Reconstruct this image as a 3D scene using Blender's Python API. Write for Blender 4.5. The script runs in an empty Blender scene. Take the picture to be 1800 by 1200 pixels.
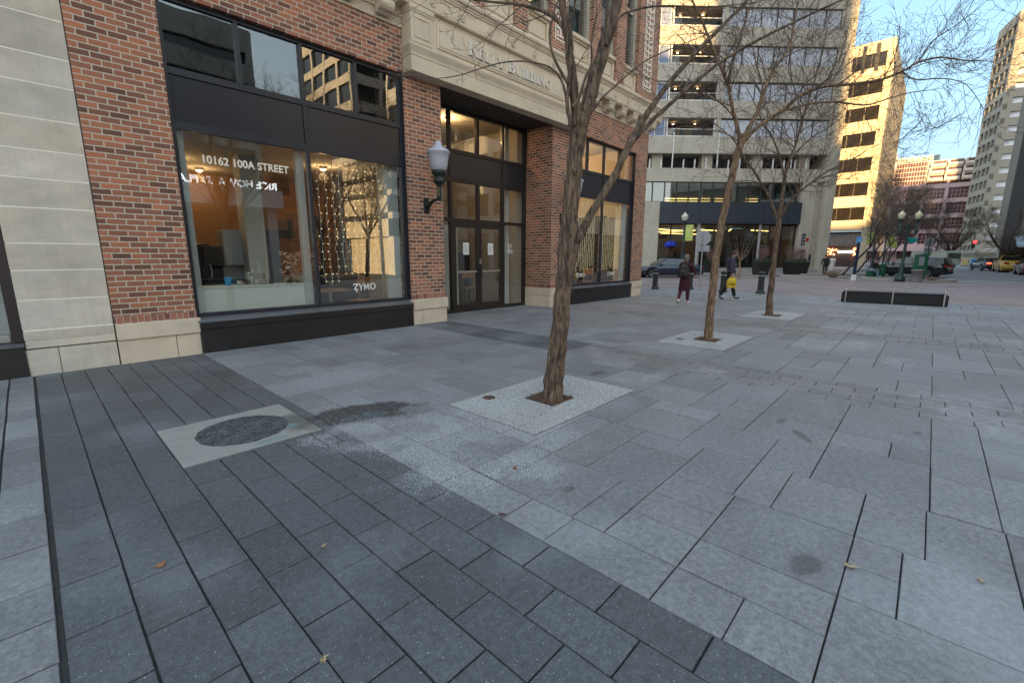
import bpy, math, random
from mathutils import Vector, Matrix, noise as mnoise
SC = bpy.context.scene
COL = SC.collection
PI = math.pi
rng = random.Random(7)
# ---------------------------------------------------------------- camera calibration (focal 785 px on an 1800x1200 frame)
CR = Matrix(((0.681, 0.138, -0.720), (-0.733, 0.130, -0.668), (0.002, 0.982, 0.189)))
EYE = 1.6
def _ortho():
    a, b, c = (Vector(CR.col[i]) for i in range(3))
    c.normalize(); a = (a - c * a.dot(c)).normalized(); b = c.cross(a)
    return Matrix((a, b, c)).transposed()
CR = _ortho()
def ray(px, py): return CR @ Vector((px - 900, -(py - 600), -785))
def at(px, py, D):
    """the point seen at that pixel at horizontal distance D from the viewer"""
    r = ray(px, py); return Vector((0, 0, EYE)) + r * (D / math.hypot(r.x, r.y))
def ground(px, py, z=0.0):
    r = ray(px, py); return Vector((0, 0, EYE)) + r * ((z - EYE) / r.z)
# ---------------------------------------------------------------- objects
def tag(o, label=None, cat=None, group=None, kind=None):
    if label: o['label'] = label
    if cat: o['category'] = cat
    if group: o['group'] = group
    if kind: o['kind'] = kind
    return o
def thing(name, label, cat, loc=(0, 0, 0), rz=0.0, group=None):
    o = bpy.data.objects.new(name, None); COL.objects.link(o)
    o.location = loc; o.rotation_euler = (0, 0, rz); o.empty_display_size = .2
    return tag(o, label, cat, group)
def wmat(o):
    m = Matrix.LocRotScale(o.location, o.rotation_euler, o.scale)
    return wmat(o.parent) @ m if o.parent else m
def copy_tree(o, parent=None):
    c = o.copy(); COL.objects.link(c); c.parent = parent
    for ch in [x for x in bpy.data.objects if x.parent == o]: copy_tree(ch, c)
    return c
def place(o, loc, rz=None, label=None, group=None, scale=None):
    o.location = loc
    if rz is not None: o.rotation_euler = (0, 0, rz)
    if label: o['label'] = label
    if group: o['group'] = group
    if scale: o.scale = scale if not isinstance(scale, (int, float)) else (scale,) * 3
    return o
class MB:
    def __init__(s): s.v = []; s.f = []; s.mi = []; s.M = Matrix.Identity(4); s.tone = None
    def add(s, vs, fs, mi=0):
        k = len(s.v)
        s.v += [s.M @ Vector(v) for v in vs]
        for f in fs: s.f.append([i + k for i in f]); s.mi.append(mi)
        return s
    def box(s, x0, x1, y0, y1, z0, z1, mi=0):
        return s.add([(x0,y0,z0),(x1,y0,z0),(x1,y1,z0),(x0,y1,z0),(x0,y0,z1),(x1,y0,z1),(x1,y1,z1),(x0,y1,z1)],
              [(0,3,2,1),(4,5,6,7),(0,1,5,4),(1,2,6,5),(2,3,7,6),(3,0,4,7)], mi)
    def cbox(s, c, d, mi=0):
        return s.box(c[0]-d[0]/2, c[0]+d[0]/2, c[1]-d[1]/2, c[1]+d[1]/2, c[2]-d[2]/2, c[2]+d[2]/2, mi)
    def quad(s, a, b, c, d, mi=0): return s.add([a, b, c, d], [(0, 1, 2, 3)], mi)
    def prism(s, poly, axis, a, b, mi=0):
        n = len(poly)
        def P(p, t): return (t, p[0], p[1]) if axis == 'x' else (p[0], t, p[1]) if axis == 'y' else (p[0], p[1], t)
        vs = [P(p, a) for p in poly] + [P(p, b) for p in poly]
        area = sum(poly[i][0]*poly[(i+1)%n][1] - poly[(i+1)%n][0]*poly[i][1] for i in range(n))
        flip = (area < 0) != (axis == 'y')
        fs = [tuple(reversed(range(n))), tuple(range(n, 2*n))] + [(i, (i+1)%n, n+(i+1)%n, n+i) for i in range(n)]
        if flip: fs = [tuple(reversed(f)) for f in fs]
        return s.add(vs, fs, mi)
    def tube(s, pts, rads, n=8, mi=0, cap=True):
        pts = [Vector(p) for p in pts]; k = len(pts)
        if isinstance(rads, (int, float)): rads = [rads] * k
        vs = []; up = None
        for i, p in enumerate(pts):
            t = (pts[min(i+1, k-1)] - pts[max(i-1, 0)])
            t = t.normalized() if t.length > 1e-9 else Vector((0, 0, 1))
            if up is None:
                up = Vector((1, 0, 0)) if abs(t.x) < .8 else Vector((0, 1, 0))
            up = (up - t * up.dot(t)); up = up.normalized() if up.length > 1e-6 else t.orthogonal().normalized()
            w = t.cross(up)
            for j in range(n):
                a = 2*PI*j/n; vs.append(p + (up*math.cos(a) + w*math.sin(a)) * rads[i])
        fs = [(i*n+j, i*n+(j+1)%n, (i+1)*n+(j+1)%n, (i+1)*n+j) for i in range(k-1) for j in range(n)]
        if cap: fs += [tuple(reversed(range(n))), tuple(range((k-1)*n, k*n))]
        return s.add(vs, fs, mi)
    def lathe(s, c, prof, n=16, mi=0):
        return s.tube([(c[0], c[1], c[2] + z) for r, z in prof], [r for r, z in prof], n, mi) if False else s._lathe(c, prof, n, mi)
    def _lathe(s, c, prof, n=16, mi=0):
        vs = [(c[0]+r*math.cos(2*PI*j/n), c[1]+r*math.sin(2*PI*j/n), c[2]+z) for r, z in prof for j in range(n)]
        k = len(prof)
        fs = [(i*n+j, i*n+(j+1)%n, (i+1)*n+(j+1)%n, (i+1)*n+j) for i in range(k-1) for j in range(n)]
        fs += [tuple(reversed(range(n))), tuple(range((k-1)*n, k*n))]
        return s.add(vs, fs, mi)
    def disc(s, c, nrm, r, n=16, mi=0):
        nrm = Vector(nrm).normalized(); u = nrm.orthogonal().normalized(); w = nrm.cross(u)
        return s.add([Vector(c) + (u*math.cos(2*PI*j/n) + w*math.sin(2*PI*j/n))*r for j in range(n)], [tuple(range(n))], mi)
    def ball(s, c, r, n=10, m=7, mi=0, sc=(1,1,1)):
        vs = []; 
        for i in range(m+1):
            t = PI*i/m
            for j in range(n): vs.append((c[0]+sc[0]*r*math.sin(t)*math.cos(2*PI*j/n), c[1]+sc[1]*r*math.sin(t)*math.sin(2*PI*j/n), c[2]+sc[2]*r*math.cos(t)))
        return s.add(vs, [(i*n+j, (i+1)*n+j, (i+1)*n+(j+1)%n, i*n+(j+1)%n) for i in range(m) for j in range(n)], mi)
    def build(s, name, mats, parent=None, smooth=False, bevel=0, local=False):
        me = bpy.data.meshes.new(name)
        vs = s.v
        if parent is not None and not local:
            inv = wmat(parent).inverted(); vs = [inv @ v for v in vs]
        me.from_pydata([tuple(v) for v in vs], [], s.f)
        for m in (mats if isinstance(mats, (list, tuple)) else [mats]): me.materials.append(m)
        me.polygons.foreach_set('material_index', s.mi)
        if smooth: me.polygons.foreach_set('use_smooth', [True]*len(me.polygons))
        if s.tone:
            at_ = me.color_attributes.new('tone', 'FLOAT_COLOR', 'CORNER')
            buf = []
            for i, p in enumerate(me.polygons):
                t = s.tone[i]; buf += list(t) * p.loop_total
            at_.data.foreach_set('color', buf)
        me.validate(); me.update()
        o = bpy.data.objects.new(name, me); COL.objects.link(o)
        if parent is not None: o.parent = parent
        if bevel:
            b = o.modifiers.new('bevel', 'BEVEL'); b.width = bevel; b.segments = 2; b.limit_method = 'ANGLE'; b.angle_limit = .7
        return o
def text_mb(mb, s, size, extrude, M, bold=0.0, mi=0, align='CENTER', spacing=1.0, xs=1.0):
    cu = bpy.data.curves.new('t', 'FONT'); cu.body = s; cu.size = size; cu.extrude = extrude; cu.offset = bold
    cu.align_x = align; cu.space_character = spacing; cu.resolution_u = 3
    o = bpy.data.objects.new('t', cu); COL.objects.link(o)
    dg = bpy.context.evaluated_depsgraph_get(); dg.update()
    me = bpy.data.meshes.new_from_object(o.evaluated_get(dg))
    vs = [M @ Vector((v.co.x*xs, v.co.y, v.co.z)) for v in me.vertices]; fs = [tuple(p.vertices) for p in me.polygons]
    COL.objects.unlink(o); bpy.data.objects.remove(o); bpy.data.curves.remove(cu); bpy.data.meshes.remove(me)
    mb.add(vs, fs, mi)
def face_M(org, right, out):
    """text frame: x along right, y up, z along out"""
    r = Vector(right).normalized(); z = Vector(out).normalized(); u = z.cross(r)
    return Matrix.Translation(Vector(org)) @ Matrix((r, u, z)).transposed().to_4x4()
# ---------------------------------------------------------------- materials
class NT:
    def __init__(s, name):
        s.mat = bpy.data.materials.new(name); s.mat.use_nodes = True
        s.t = s.mat.node_tree; s.t.nodes.clear()
        s.out = s.t.nodes.new('ShaderNodeOutputMaterial')
    def n(s, typ, ins=None, **props):
        nd = s.t.nodes.new('ShaderNode' + typ)
        for k, v in props.items(): setattr(nd, k, v)
        for k, v in (ins or {}).items():
            if hasattr(v, 'is_output'): s.t.links.new(v, nd.inputs[k])
            else: nd.inputs[k].default_value = v
        return nd
    def math(s, op, a, b=0.0, c=0.0, clamp=False):
        return s.n('Math', {0: a, 1: b, 2: c}, operation=op, use_clamp=clamp).outputs[0]
    def mix(s, fac, a, b, typ='MIX'):
        nd = s.n('MixRGB', {'Fac': fac, 'Color1': a, 'Color2': b}, blend_type=typ); return nd.outputs[0]
    def ramp(s, fac, a, b):  # linear remap clamp to 0..1
        return s.n('MapRange', {0: fac, 1: a, 2: b, 3: 0.0, 4: 1.0}).outputs[0]
    def noise(s, vec, scale, detail=4.0, rough=.55):
        return s.n('TexNoise', {'Vector': vec, 'Scale': scale, 'Detail': detail, 'Roughness': rough}).outputs[0]
    def pos(s): return s.n('NewGeometry').outputs['Position']
    def obj(s): return s.n('TexCoord').outputs['Object']
    def xyz(s, v): 
        o = s.n('SeparateXYZ', {0: v}).outputs; return o[0], o[1], o[2]
    def vec(s, x, y, z=0.0): return s.n('CombineXYZ', {0: x, 1: y, 2: z}).outputs[0]
    def bsdf(s, col, rough=.6, metal=0.0, normal=None, **kw):
        ins = {'Base Color': col, 'Roughness': rough, 'Metallic': metal}
        if normal is not None: ins['Normal'] = normal
        ins.update(kw)
        b = s.n('BsdfPrincipled', ins); s.t.links.new(b.outputs[0], s.out.inputs[0]); return b
    def bump(s, h, strength=.3, dist=.01): return s.n('Bump', {'Strength': strength, 'Distance': dist, 'Height': h}).outputs[0]
def c4(c): return (c[0], c[1], c[2], 1.0)
def simple(name, col, rough=.6, metal=0.0, var=.12, scale=6.0, bump=0.0, bscale=60.0, detail=5.0, streak=0.0, **kw):
    m = NT(name); p = m.obj()
    nz = m.noise(p, scale, detail)
    k = m.math('MULTIPLY_ADD', nz, 2*var*1.6, 1 - var*1.6)
    if streak:
        x, y, z = m.xyz(p); st = m.noise(m.vec(m.math('MULTIPLY', x, 5.0), m.math('MULTIPLY', y, 5.0), m.math('MULTIPLY', z, .4)), 1.0, 4.0)
        k = m.math('MULTIPLY', k, m.math('MULTIPLY_ADD', st, 2*streak, 1-streak))
    col_ = m.mix(1.0, c4(col), m.vec(k, k, k), 'MULTIPLY')
    r = m.math('MULTIPLY_ADD', m.noise(p, scale*2.3, 3.0), .2, rough - .1, clamp=True)
    nrm = m.bump(m.noise(p, bscale, 4.0), bump, .01) if bump else None
    m.bsdf(col_, r, metal, nrm, **kw); return m.mat
def emit(name, col, strength):
    m = NT(name); e = m.n('Emission', {'Color': c4(col), 'Strength': strength}); m.t.links.new(e.outputs[0], m.out.inputs[0]); return m.mat
def glassmat(name, tint=(.92,.95,.94), ior=1.5, gain=1.0, rough=0.0, wav=0.0):
    m = NT(name)
    bf = m.n('NewGeometry').outputs['Backfacing']   # thin pane: both faces reflect like the outer one
    fr = m.n('Fresnel', {'IOR': m.math('MULTIPLY_ADD', bf, 1.0/ior-ior, ior)}).outputs[0]
    fr = m.math('MULTIPLY', fr, gain, clamp=True)
    ins = {'Roughness': rough, 'Color': (1,1,1,1)}
    if wav: ins['Normal'] = m.bump(m.noise(m.pos(), 1.1, 1.0), wav, .02)
    g = m.n('BsdfGlossy', ins); t = m.n('BsdfTransparent', {'Color': c4(tint)})
    mx = m.n('MixShader', {0: fr, 1: t.outputs[0], 2: g.outputs[0]}); m.t.links.new(mx.outputs[0], m.out.inputs[0]); return m.mat
def bricks(name, c1, c2, cm, w=.22, h=.081, mo=.012, dark=(.085,.045,.038), vertical=False, rough=.85):
    m = NT(name); p = m.pos(); x, y, z = m.xyz(p)
    nx, ny, nz = m.xyz(m.n('NewGeometry').outputs['True Normal'])
    side = m.math('GREATER_THAN', m.math('ABSOLUTE', nx), .6)
    u = m.math('ADD', m.math('MULTIPLY', x, m.math('SUBTRACT', 1.0, side)), m.math('MULTIPLY', y, side))
    wob = m.math('MULTIPLY', m.math('SUBTRACT', m.noise(p, 9.0, 2.0), .5), .008)
    z2 = m.math('ADD', z, wob); u = m.math('ADD', u, m.math('MULTIPLY', m.math('SUBTRACT', m.noise(p, 13.0, 2.0), .5), .01))
    v = m.vec(z2, u) if vertical else m.vec(u, z2)
    b = m.n('TexBrick', {'Vector': v, 'Color1': c4(c1), 'Color2': c4(c2), 'Mortar': c4(cm), 'Scale': 1.0, 'Mortar Size': mo*.5, 'Mortar Smooth': .15, 'Bias': 0.0, 'Brick Width': w, 'Row Height': h}, offset=.5, squash=1.0)
    # per-brick dark bricks: a second lookup with the same layout
    b2 = m.n('TexBrick', {'Vector': m.n('VectorMath', {0: v, 1: (w*40, h*62, 0)}, operation='ADD').outputs[0], 'Color1': (0,0,0,1), 'Color2': (1,1,1,1), 'Mortar': (0,0,0,1), 'Scale': 1.0, 'Mortar Size': 0.0, 'Bias': 0.0, 'Brick Width': w, 'Row Height': h}, offset=.5, squash=1.0)
    dk = m.ramp(b2.outputs['Color'], .50, .92)
    brick = m.mix(m.math('MULTIPLY', dk, .75), b.outputs['Color'], c4(dark))
    nzv = m.math('MULTIPLY_ADD', m.noise(p, 55.0, 4.0), .7, .62)
    brick = m.mix(1.0, brick, m.vec(nzv, nzv, nzv), 'MULTIPLY')
    big = m.math('MULTIPLY_ADD', m.noise(p, .7, 4.0), .5, .75)
    brick = m.mix(1.0, brick, m.vec(big, big, big), 'MULTIPLY')
    mort = m.mix(m.noise(p, 25.0, 3.0), c4(cm), c4([k*.7 for k in cm]))
    col = m.mix(b.outputs['Fac'], brick, mort)
    hgt = m.math('ADD', m.math('SUBTRACT', 1.0, b.outputs['Fac']), m.math('MULTIPLY', m.noise(p, 90.0, 4.0), .35))
    m.bsdf(col, rough, 0.0, m.bump(hgt, .7, .006)); return m.mat
M = {}
M['brick'] = bricks('red_brick', (.47,.178,.090), (.28,.122,.078), (.62,.54,.43), mo=.017)
M['soldier'] = bricks('soldier_brick', (.42,.17,.11), (.30,.135,.095), (.52,.47,.39), w=.2, h=.081, mo=.01, vertical=True)
M['limestone'] = simple('limestone', (.64,.545,.41), .8, var=.14, scale=2.2, bump=.15, bscale=40, streak=.10)
M['limestone_base'] = simple('limestone_base', (.64,.55,.43), .8, var=.14, scale=3.0, bump=.15, bscale=40, streak=.08)
def pierstone():
    m = NT('pier_stone'); p = m.pos(); x, y, z = m.xyz(p)
    cl = m.noise(m.vec(m.math('MULTIPLY', x, 1.6), 0.0, m.math('MULTIPLY', z, 3.2)), 1.0, 6.0, .62)
    st = m.noise(m.vec(m.math('MULTIPLY', x, 16.0), 0.0, m.math('MULTIPLY', z, 1.1)), 1.0, 4.0)
    k = m.math('MULTIPLY', m.math('MULTIPLY_ADD', cl, .9, .58), m.math('MULTIPLY_ADD', st, .26, .87))
    k = m.math('MULTIPLY', k, m.math('MULTIPLY_ADD', m.noise(p, 70.0, 3.0), .25, .875))
    c = m.mix(m.ramp(m.noise(p, 1.1, 4.0), .4, .65), (.56,.495,.405,1), (.525,.495,.43,1))
    c = m.mix(1.0, m.mix(1.0, c, m.n('Attribute', attribute_name='tone').outputs['Color'], 'MULTIPLY'), m.vec(k, k, k), 'MULTIPLY')
    scuff = m.ramp(m.noise(m.vec(m.math('MULTIPLY', x, 9.0), 0.0, m.math('MULTIPLY', z, 26.0)), 1.0, 5.0, .7), .66, .74)
    c = m.mix(m.math('MULTIPLY', scuff, .35), c, (.75,.74,.70,1))
    m.bsdf(c, .7, 0.0, m.bump(m.noise(p, 30.0, 4.0), .12, .01)); return m.mat
M['stone_pier'] = pierstone()
M['caulk'] = simple('pale_joint', (.86,.83,.74), .8, var=.05)
M['joint'] = simple('dark_joint', (.10,.09,.08), .9, var=.1)
M['black_metal'] = simple('black_metal', (.020,.022,.030), .36, .0, var=.15, scale=3)
M['black_panel'] = simple('black_panel', (.022,.023,.029), .30, .0, var=.02, scale=.03)
M['bronze'] = simple('dark_bronze', (.028,.022,.020), .40, .2, var=.1)
M['steel'] = simple('brushed_steel', (.55,.53,.50), .35, .9, var=.08)
M['galv'] = simple('galvanised_steel', (.42,.43,.44), .5, .6, var=.1)
M['glass'] = glassmat('shop_glass', gain=2.8, ior=1.5, wav=.012)
M['glass_dark'] = glassmat('upper_glass', (.75,.8,.8), 1.6, 2.2, 0.0, .10)
def granite(name, a, b, rough):
    m = NT(name); p = m.obj()
    f = m.ramp(m.noise(p, 140.0, 3.0, .7), .42, .62); g = m.ramp(m.noise(p, 3.0, 4.0), .3, .7)
    c = m.mix(f, c4(a), c4(b)); c = m.mix(m.math('MULTIPLY', g, .5), c, c4([k*.6 for k in a]))
    m.bsdf(c, rough); return m.mat
M['granite'] = granite('black_granite', (.014,.013,.014), (.035,.032,.032), .3)
M['granite_sill'] = granite('granite_sill', (.10,.105,.115), (.15,.155,.165), .35)
M['plaster'] = simple('pale_plaster', (.62,.58,.48), .85, var=.06, scale=2)
M['dark_soffit'] = simple('soffit_panel', (.045,.043,.045), .6, var=.15, scale=2)
M['white_vinyl'] = simple('white_vinyl', (.82,.82,.80), .5, var=.03)
M['cream_vinyl'] = simple('cream_vinyl', (.80,.74,.62), .5, var=.04)
M['paper'] = simple('paper', (.80,.80,.78), .7, var=.03)
M['concrete'] = simple('pale_concrete', (.48,.45,.37), .85, var=.14, scale=1.2, bump=.2, bscale=12, streak=.16)
M['concrete_grey'] = simple('grey_concrete', (.30,.295,.275), .85, var=.14, scale=1.4, bump=.2, bscale=12, streak=.14)
M['rubber'] = simple('tyre_rubber', (.012,.012,.013), .8, var=.1)
M['dark_green'] = simple('dark_green_paint', (.016,.040,.036), .42, var=.12)
M['bollard'] = simple('charcoal_iron', (.030,.031,.030), .5, .2, var=.2)
M['green'] = simple('green_paint', (.012,.10,.055), .45, var=.12)
M['black'] = simple('matt_black', (.012,.012,.013), .6, var=.12)
M['white'] = simple('white_paint', (.75,.75,.74), .5, var=.05)
# ================================================================ GROUND
def paving_mat(name, base, speck=1.0, mottle=.30, salt_all=0.0, fine=.42):
    m = NT(name); p = m.pos(); x, y, z = m.xyz(p)
    tone = m.n('Attribute', attribute_name='tone').outputs['Color']
    col = m.mix(1.0, c4(base), tone, 'MULTIPLY')
    n1 = m.noise(p, 2.3, 6.0, .62); k = m.math('MULTIPLY_ADD', n1, 2*mottle, 1-mottle)
    k = m.math('MULTIPLY', k, m.math('MULTIPLY_ADD', m.noise(p, 75.0, 3.0, .7), 2*fine, 1-fine))
    k = m.math('MULTIPLY', k, m.math('MULTIPLY_ADD', m.ramp(m.noise(p, 26.0, 6.0, .78), .35, .68), mottle*2.2, 1-mottle*1.0))
    col = m.mix(1.0, col, m.vec(k, k, k), 'MULTIPLY')
    def blob(cx, cy, rx, ry, ang=0.0, wob=1.1):
        ca, sa = math.cos(ang), math.sin(ang)
        dx = m.math('SUBTRACT', x, cx); dy = m.math('SUBTRACT', y, cy)
        u = m.math('DIVIDE', m.math('ADD', m.math('MULTIPLY', dx, ca), m.math('MULTIPLY', dy, sa)), rx)
        v = m.math('DIVIDE', m.math('SUBTRACT', m.math('MULTIPLY', dy, ca), m.math('MULTIPLY', dx, sa)), ry)
        d = m.math('SQRT', m.math('ADD', m.math('MULTIPLY', u, u), m.math('MULTIPLY', v, v)))
        d = m.math('ADD', d, m.math('MULTIPLY', m.math('SUBTRACT', m.noise(p, 3.5, 5.0, .65), .5), wob*2))
        return m.math('SUBTRACT', 1.0, m.ramp(d, .75, 1.1))
    # leached lime bloom: slow pale clouds
    cl = m.ramp(m.noise(p, .55, 5.0, .6), .52, .72)
    col = m.mix(m.math('MULTIPLY', cl, .30), col, (.42, .44, .48, 1))
    for a in ((5.56, 2.55, .30, .14), (10.2, .88, .45, .35), (8.9, .2, .5, .22), (12.2, .9, .5, .3), (6.7, -.6, .8, .5)):
        col = m.mix(m.math('MULTIPLY', m.math('MULTIPLY', blob(*a), .45), m.ramp(m.noise(p, 6.0, 6.0, .7), .40, .7)), col, (.50, .50, .54, 1))
    # grime spots
    for a in ((4.59, .667, .16, .045, .6), (2.59, .297, .13, .07, -.2), (2.38, 1.66, .05, .03), (5.21, 3.22, .2, .08), (4.9, .9, .1, .04), (5.4, -.1, .05, .03), (11.5, 5.6, .2, .1)):
        col = m.mix(m.math('MULTIPLY', blob(*a), .5), col, (.028, .027, .028, 1))
    # the damp dirty patch beside the utility slab
    st = m.math('MULTIPLY', blob(2.2, 4.12, .55, .30, -.35), m.ramp(m.noise(p, 30.0, 4.0, .7), .25, .5))
    col = m.mix(m.math('MULTIPLY', st, .92), col, (.026, .023, .021, 1))
    teal = m.math('MULTIPLY', blob(2.15, 4.02, .22, .10, -.4), m.ramp(m.noise(p, 18.0, 3.0), .42, .62))
    col = m.mix(m.math('MULTIPLY', teal, .55), col, (.14, .25, .27, 1))
    # ice-melt grains: more of them round the tree pit
    zone = m.math('MAXIMUM', m.math('MULTIPLY', blob(2.55, 2.7, 1.05, .95, 0, .5), 1.0), m.math('MULTIPLY', blob(2.0, 3.55, .7, .45, -.4, .5), 1.0))
    zone = m.math('MULTIPLY', zone, m.ramp(m.noise(p, 1.9, 3.0), .28, .52))
    thr = m.math('MULTIPLY_ADD', zone, -.19, .742 - salt_all)
    gr = m.noise(p, 118.0, 1.0, .3)
    gr = m.ramp(m.math('SUBTRACT', gr, thr), 0.0, .035)
    col = m.mix(m.math('MULTIPLY', gr, .8*speck), col, (.62, .63, .66, 1))
    rough = m.math('MULTIPLY_ADD', n1, .25, .5)
    h = m.math('ADD', m.noise(p, 110.0, 4.0, .7), m.math('MULTIPLY', m.noise(p, 8.0, 3.0), 1.2))
    m.bsdf(col, rough, 0.0, m.bump(h, .45, .004)); return m.mat
M['pave'] = paving_mat('grey_paving', (.200,.202,.209))
M['pave_dark'] = paving_mat('charcoal_paving', (.091,.096,.103), mottle=.30, salt_all=.012, fine=.62)
M['pave_band'] = paving_mat('small_brown_paving', (.188,.180,.180))
M['sand'] = simple('joint_sand', (.042,.038,.036), .95, var=.3, scale=14)
g = MB(); g.box(-160, 420, -160, 420, -.9, -.016); tag(g.build('ground', M['sand']), kind='structure')
PITS = [(2.94, 4.85), (7.97, 9.82), (12.97, 14.92)]
PY = (2.44, 3.69)
SLAB = (.6125, 1.695, 3.985, 5.045)
holes = [(a, b, PY[0], PY[1]) for a, b in PITS] + [SLAB]
def cut(r, h):
    x0, x1, y0, y1 = r; a0, a1, b0, b1 = h
    if x1 <= a0 or x0 >= a1 or y1 <= b0 or y0 >= b1: return [r]
    out = []
    if x0 < a0: out.append((x0, a0, y0, y1)); x0 = a0
    if x1 > a1: out.append((a1, x1, y0, y1)); x1 = a1
    if y0 < b0: out.append((x0, x1, y0, b0)); y0 = b0
    if y1 > b1: out.append((x0, x1, b1, y1))
    return out
pv = MB(); pv.tone = []
LAID = [(1.80,2.12,.45,.78),(1.80,2.12,.13,.45),(2.12,2.44,.13,.78),(2.44,3.08,.13,.78),(3.08,3.72,.57,.80),(3.08,3.24,.13,.57),(3.24,3.72,.13,.57),(1.80,2.45,-.52,.13),(2.45,2.76,-.085,.13),(2.76,3.08,-.085,.13),(2.45,3.08,-.52,-.085),(3.08,3.72,-.175,.13),(3.08,3.72,-.52,-.175),(3.72,4.57,-.1915,.46),(4.57,4.95,.06,.46),(4.57,4.95,-.1915,.06),(4.95,5.30,-.1915,.46),(5.30,5.98,-.1915,.46),(3.72,4.36,.46,.80),(4.36,5.0,.46,1.10),(1.80,2.11,.78,1.43),(2.11,2.44,.78,1.22),(2.44,2.75,.78,1.22),(2.11,2.44,1.22,1.45),(2.44,2.75,1.22,1.45),(2.75,3.08,.78,1.22),(3.08,3.72,.80,1.22),(1.80,2.11,1.43,1.76),(1.80,2.11,1.76,2.10),(2.11,2.75,1.45,2.10),(2.75,3.40,1.22,1.76),(3.40,3.72,1.22,1.76),(3.72,4.36,.80,1.42),(2.75,3.72,1.76,2.10)]   # the slabs nearest the middle of the plaza, laid as surveyed
def slab(r, mi, gap, spread=.11, fixed=False):
    rs = [r]
    for h in holes + ([] if fixed or mi != 0 else LAID): rs = [q for k in rs for q in cut(k, h)]
    t = 1 + rng.gauss(0, spread*.75); w = rng.uniform(-.012, .012)
    for x0, x1, y0, y1 in rs:
        if x1-x0 < .012 or y1-y0 < .012: continue
        g0 = [gap*.5*rng.uniform(.6, 1.5) for _ in range(4)]
        a, b, c, d = x0+g0[0], x1-g0[1], y0+g0[2], y1-g0[3]; zt = rng.uniform(-.0012, .0012)
        e = .003
        vs = [(a,c,-.015),(b,c,-.015),(b,d,-.015),(a,d,-.015),(a,c,zt-.003),(b,c,zt-.003),(b,d,zt-.003),(a,d,zt-.003),(a+e,c+e,zt),(b-e,c+e,zt),(b-e,d-e,zt),(a+e,d-e,zt)]
        fs = [(8,9,10,11),(0,1,5,4),(1,2,6,5),(2,3,7,6),(3,0,4,7),(4,5,9,8),(5,6,10,9),(6,7,11,10),(7,4,8,11)]
        pv.add(vs, fs, mi); pv.tone += [(t+w, t, t-w, 1)]*9
def ashlar(x0, x1, y0, y1, mi, ox, oy, mod=.3215, gap=.0065):
    i0, i1 = math.floor((x0-ox)/mod+1e-6), math.ceil((x1-ox)/mod-1e-6); j0, j1 = math.floor((y0-oy)/mod), math.ceil((y1-oy)/mod)
    occ = set()
    sizes = [(2,2)]*7 + [(3,2)]*4 + [(2,3)]*2 + [(2,1)]*7 + [(1,2)]*5 + [(3,1)]*4 + [(4,2)] + [(1,1)]*3
    for j in range(j0, j1):
        for i in range(i0, i1):
            if (i, j) in occ: continue
            rng.shuffle(sizes)
            for w, h in sizes + [(1, 1)]:
                cells = [(i+a, j+b) for a in range(w) for b in range(h)]
                if all(c not in occ and c[0] < i1 and c[1] < j1 for c in cells): break
            occ.update(cells)
            r = (max(x0, ox+i*mod), min(x1, ox+(i+w)*mod), max(y0, oy+j*mod), min(y1, oy+(j+h)*mod))
            if r[1] > r[0] and r[3] > r[2]: slab(r, mi, gap)
def running(x0, x1, y0, y1, w, L, mi, off=0.0, gap=.008, spread=.11, along='y'):
    n = round((x1-x0)/w) if along == 'y' else round((y1-y0)/w)
    for c in range(n):
        t = (y0 if along == 'y' else x0) - L + (L/2 if c % 2 else 0) + off
        lo, hi = (y0, y1) if along == 'y' else (x0, x1)
        while t < hi:
            a, b = max(t, lo), min(t+L, hi)
            if b - a > .02:
                if along == 'y': slab((x0+c*(x1-x0)/n, x0+(c+1)*(x1-x0)/n, a, b), mi, gap, spread)
                else: slab((a, b, y0+c*(y1-y0)/n, y0+(c+1)*(y1-y0)/n), mi, gap, spread)
            t += L
YF = 8.64
ashlar(-6, -.335, -5, YF, 0, -.335, .13, gap=.010)
t = -5.0
while t < YF:
    L = rng.choice([.32, .45, .62]); slab((-.33, -.118, t, min(t+L, YF)), 0, .010); t += L
running(-.10, 1.80, -4.19, YF, .2375, .445, 1, 0.0, .0075, .10)
ashlar(1.80, 5.98, -9, YF, 0, 1.80, .13)
for q in LAID: slab(q, 0, .0065, .09, True)
running(5.98, 6.98, 4.4, 9.72, .2, .4, 1, 0.0, .007)
running(5.98, 6.98, -9, 4.4, .2, .4, 2, .1, .007, .14)
ashlar(6.98, 11.12, -9, 9.72, 0, 6.98, .13)
running(11.12, 12.12, -9, YF, .2, .4, 2, .1, .007, .14)
ashlar(12.12, 16.9, -10, YF, 0, 12.12, .13)
running(16.9, 17.9, -10, 24, .2, .4, 2, .1, .007, .14)
ashlar(17.9, 21.7, -10, 24, 0, 17.9, .13)
ashlar(-6, 5.98, -11, -9, 0, 1.8, .13)
tag(pv.build('pavement', [M['pave'], M['pave_dark'], M['pave_band']]), kind='structure')
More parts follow.
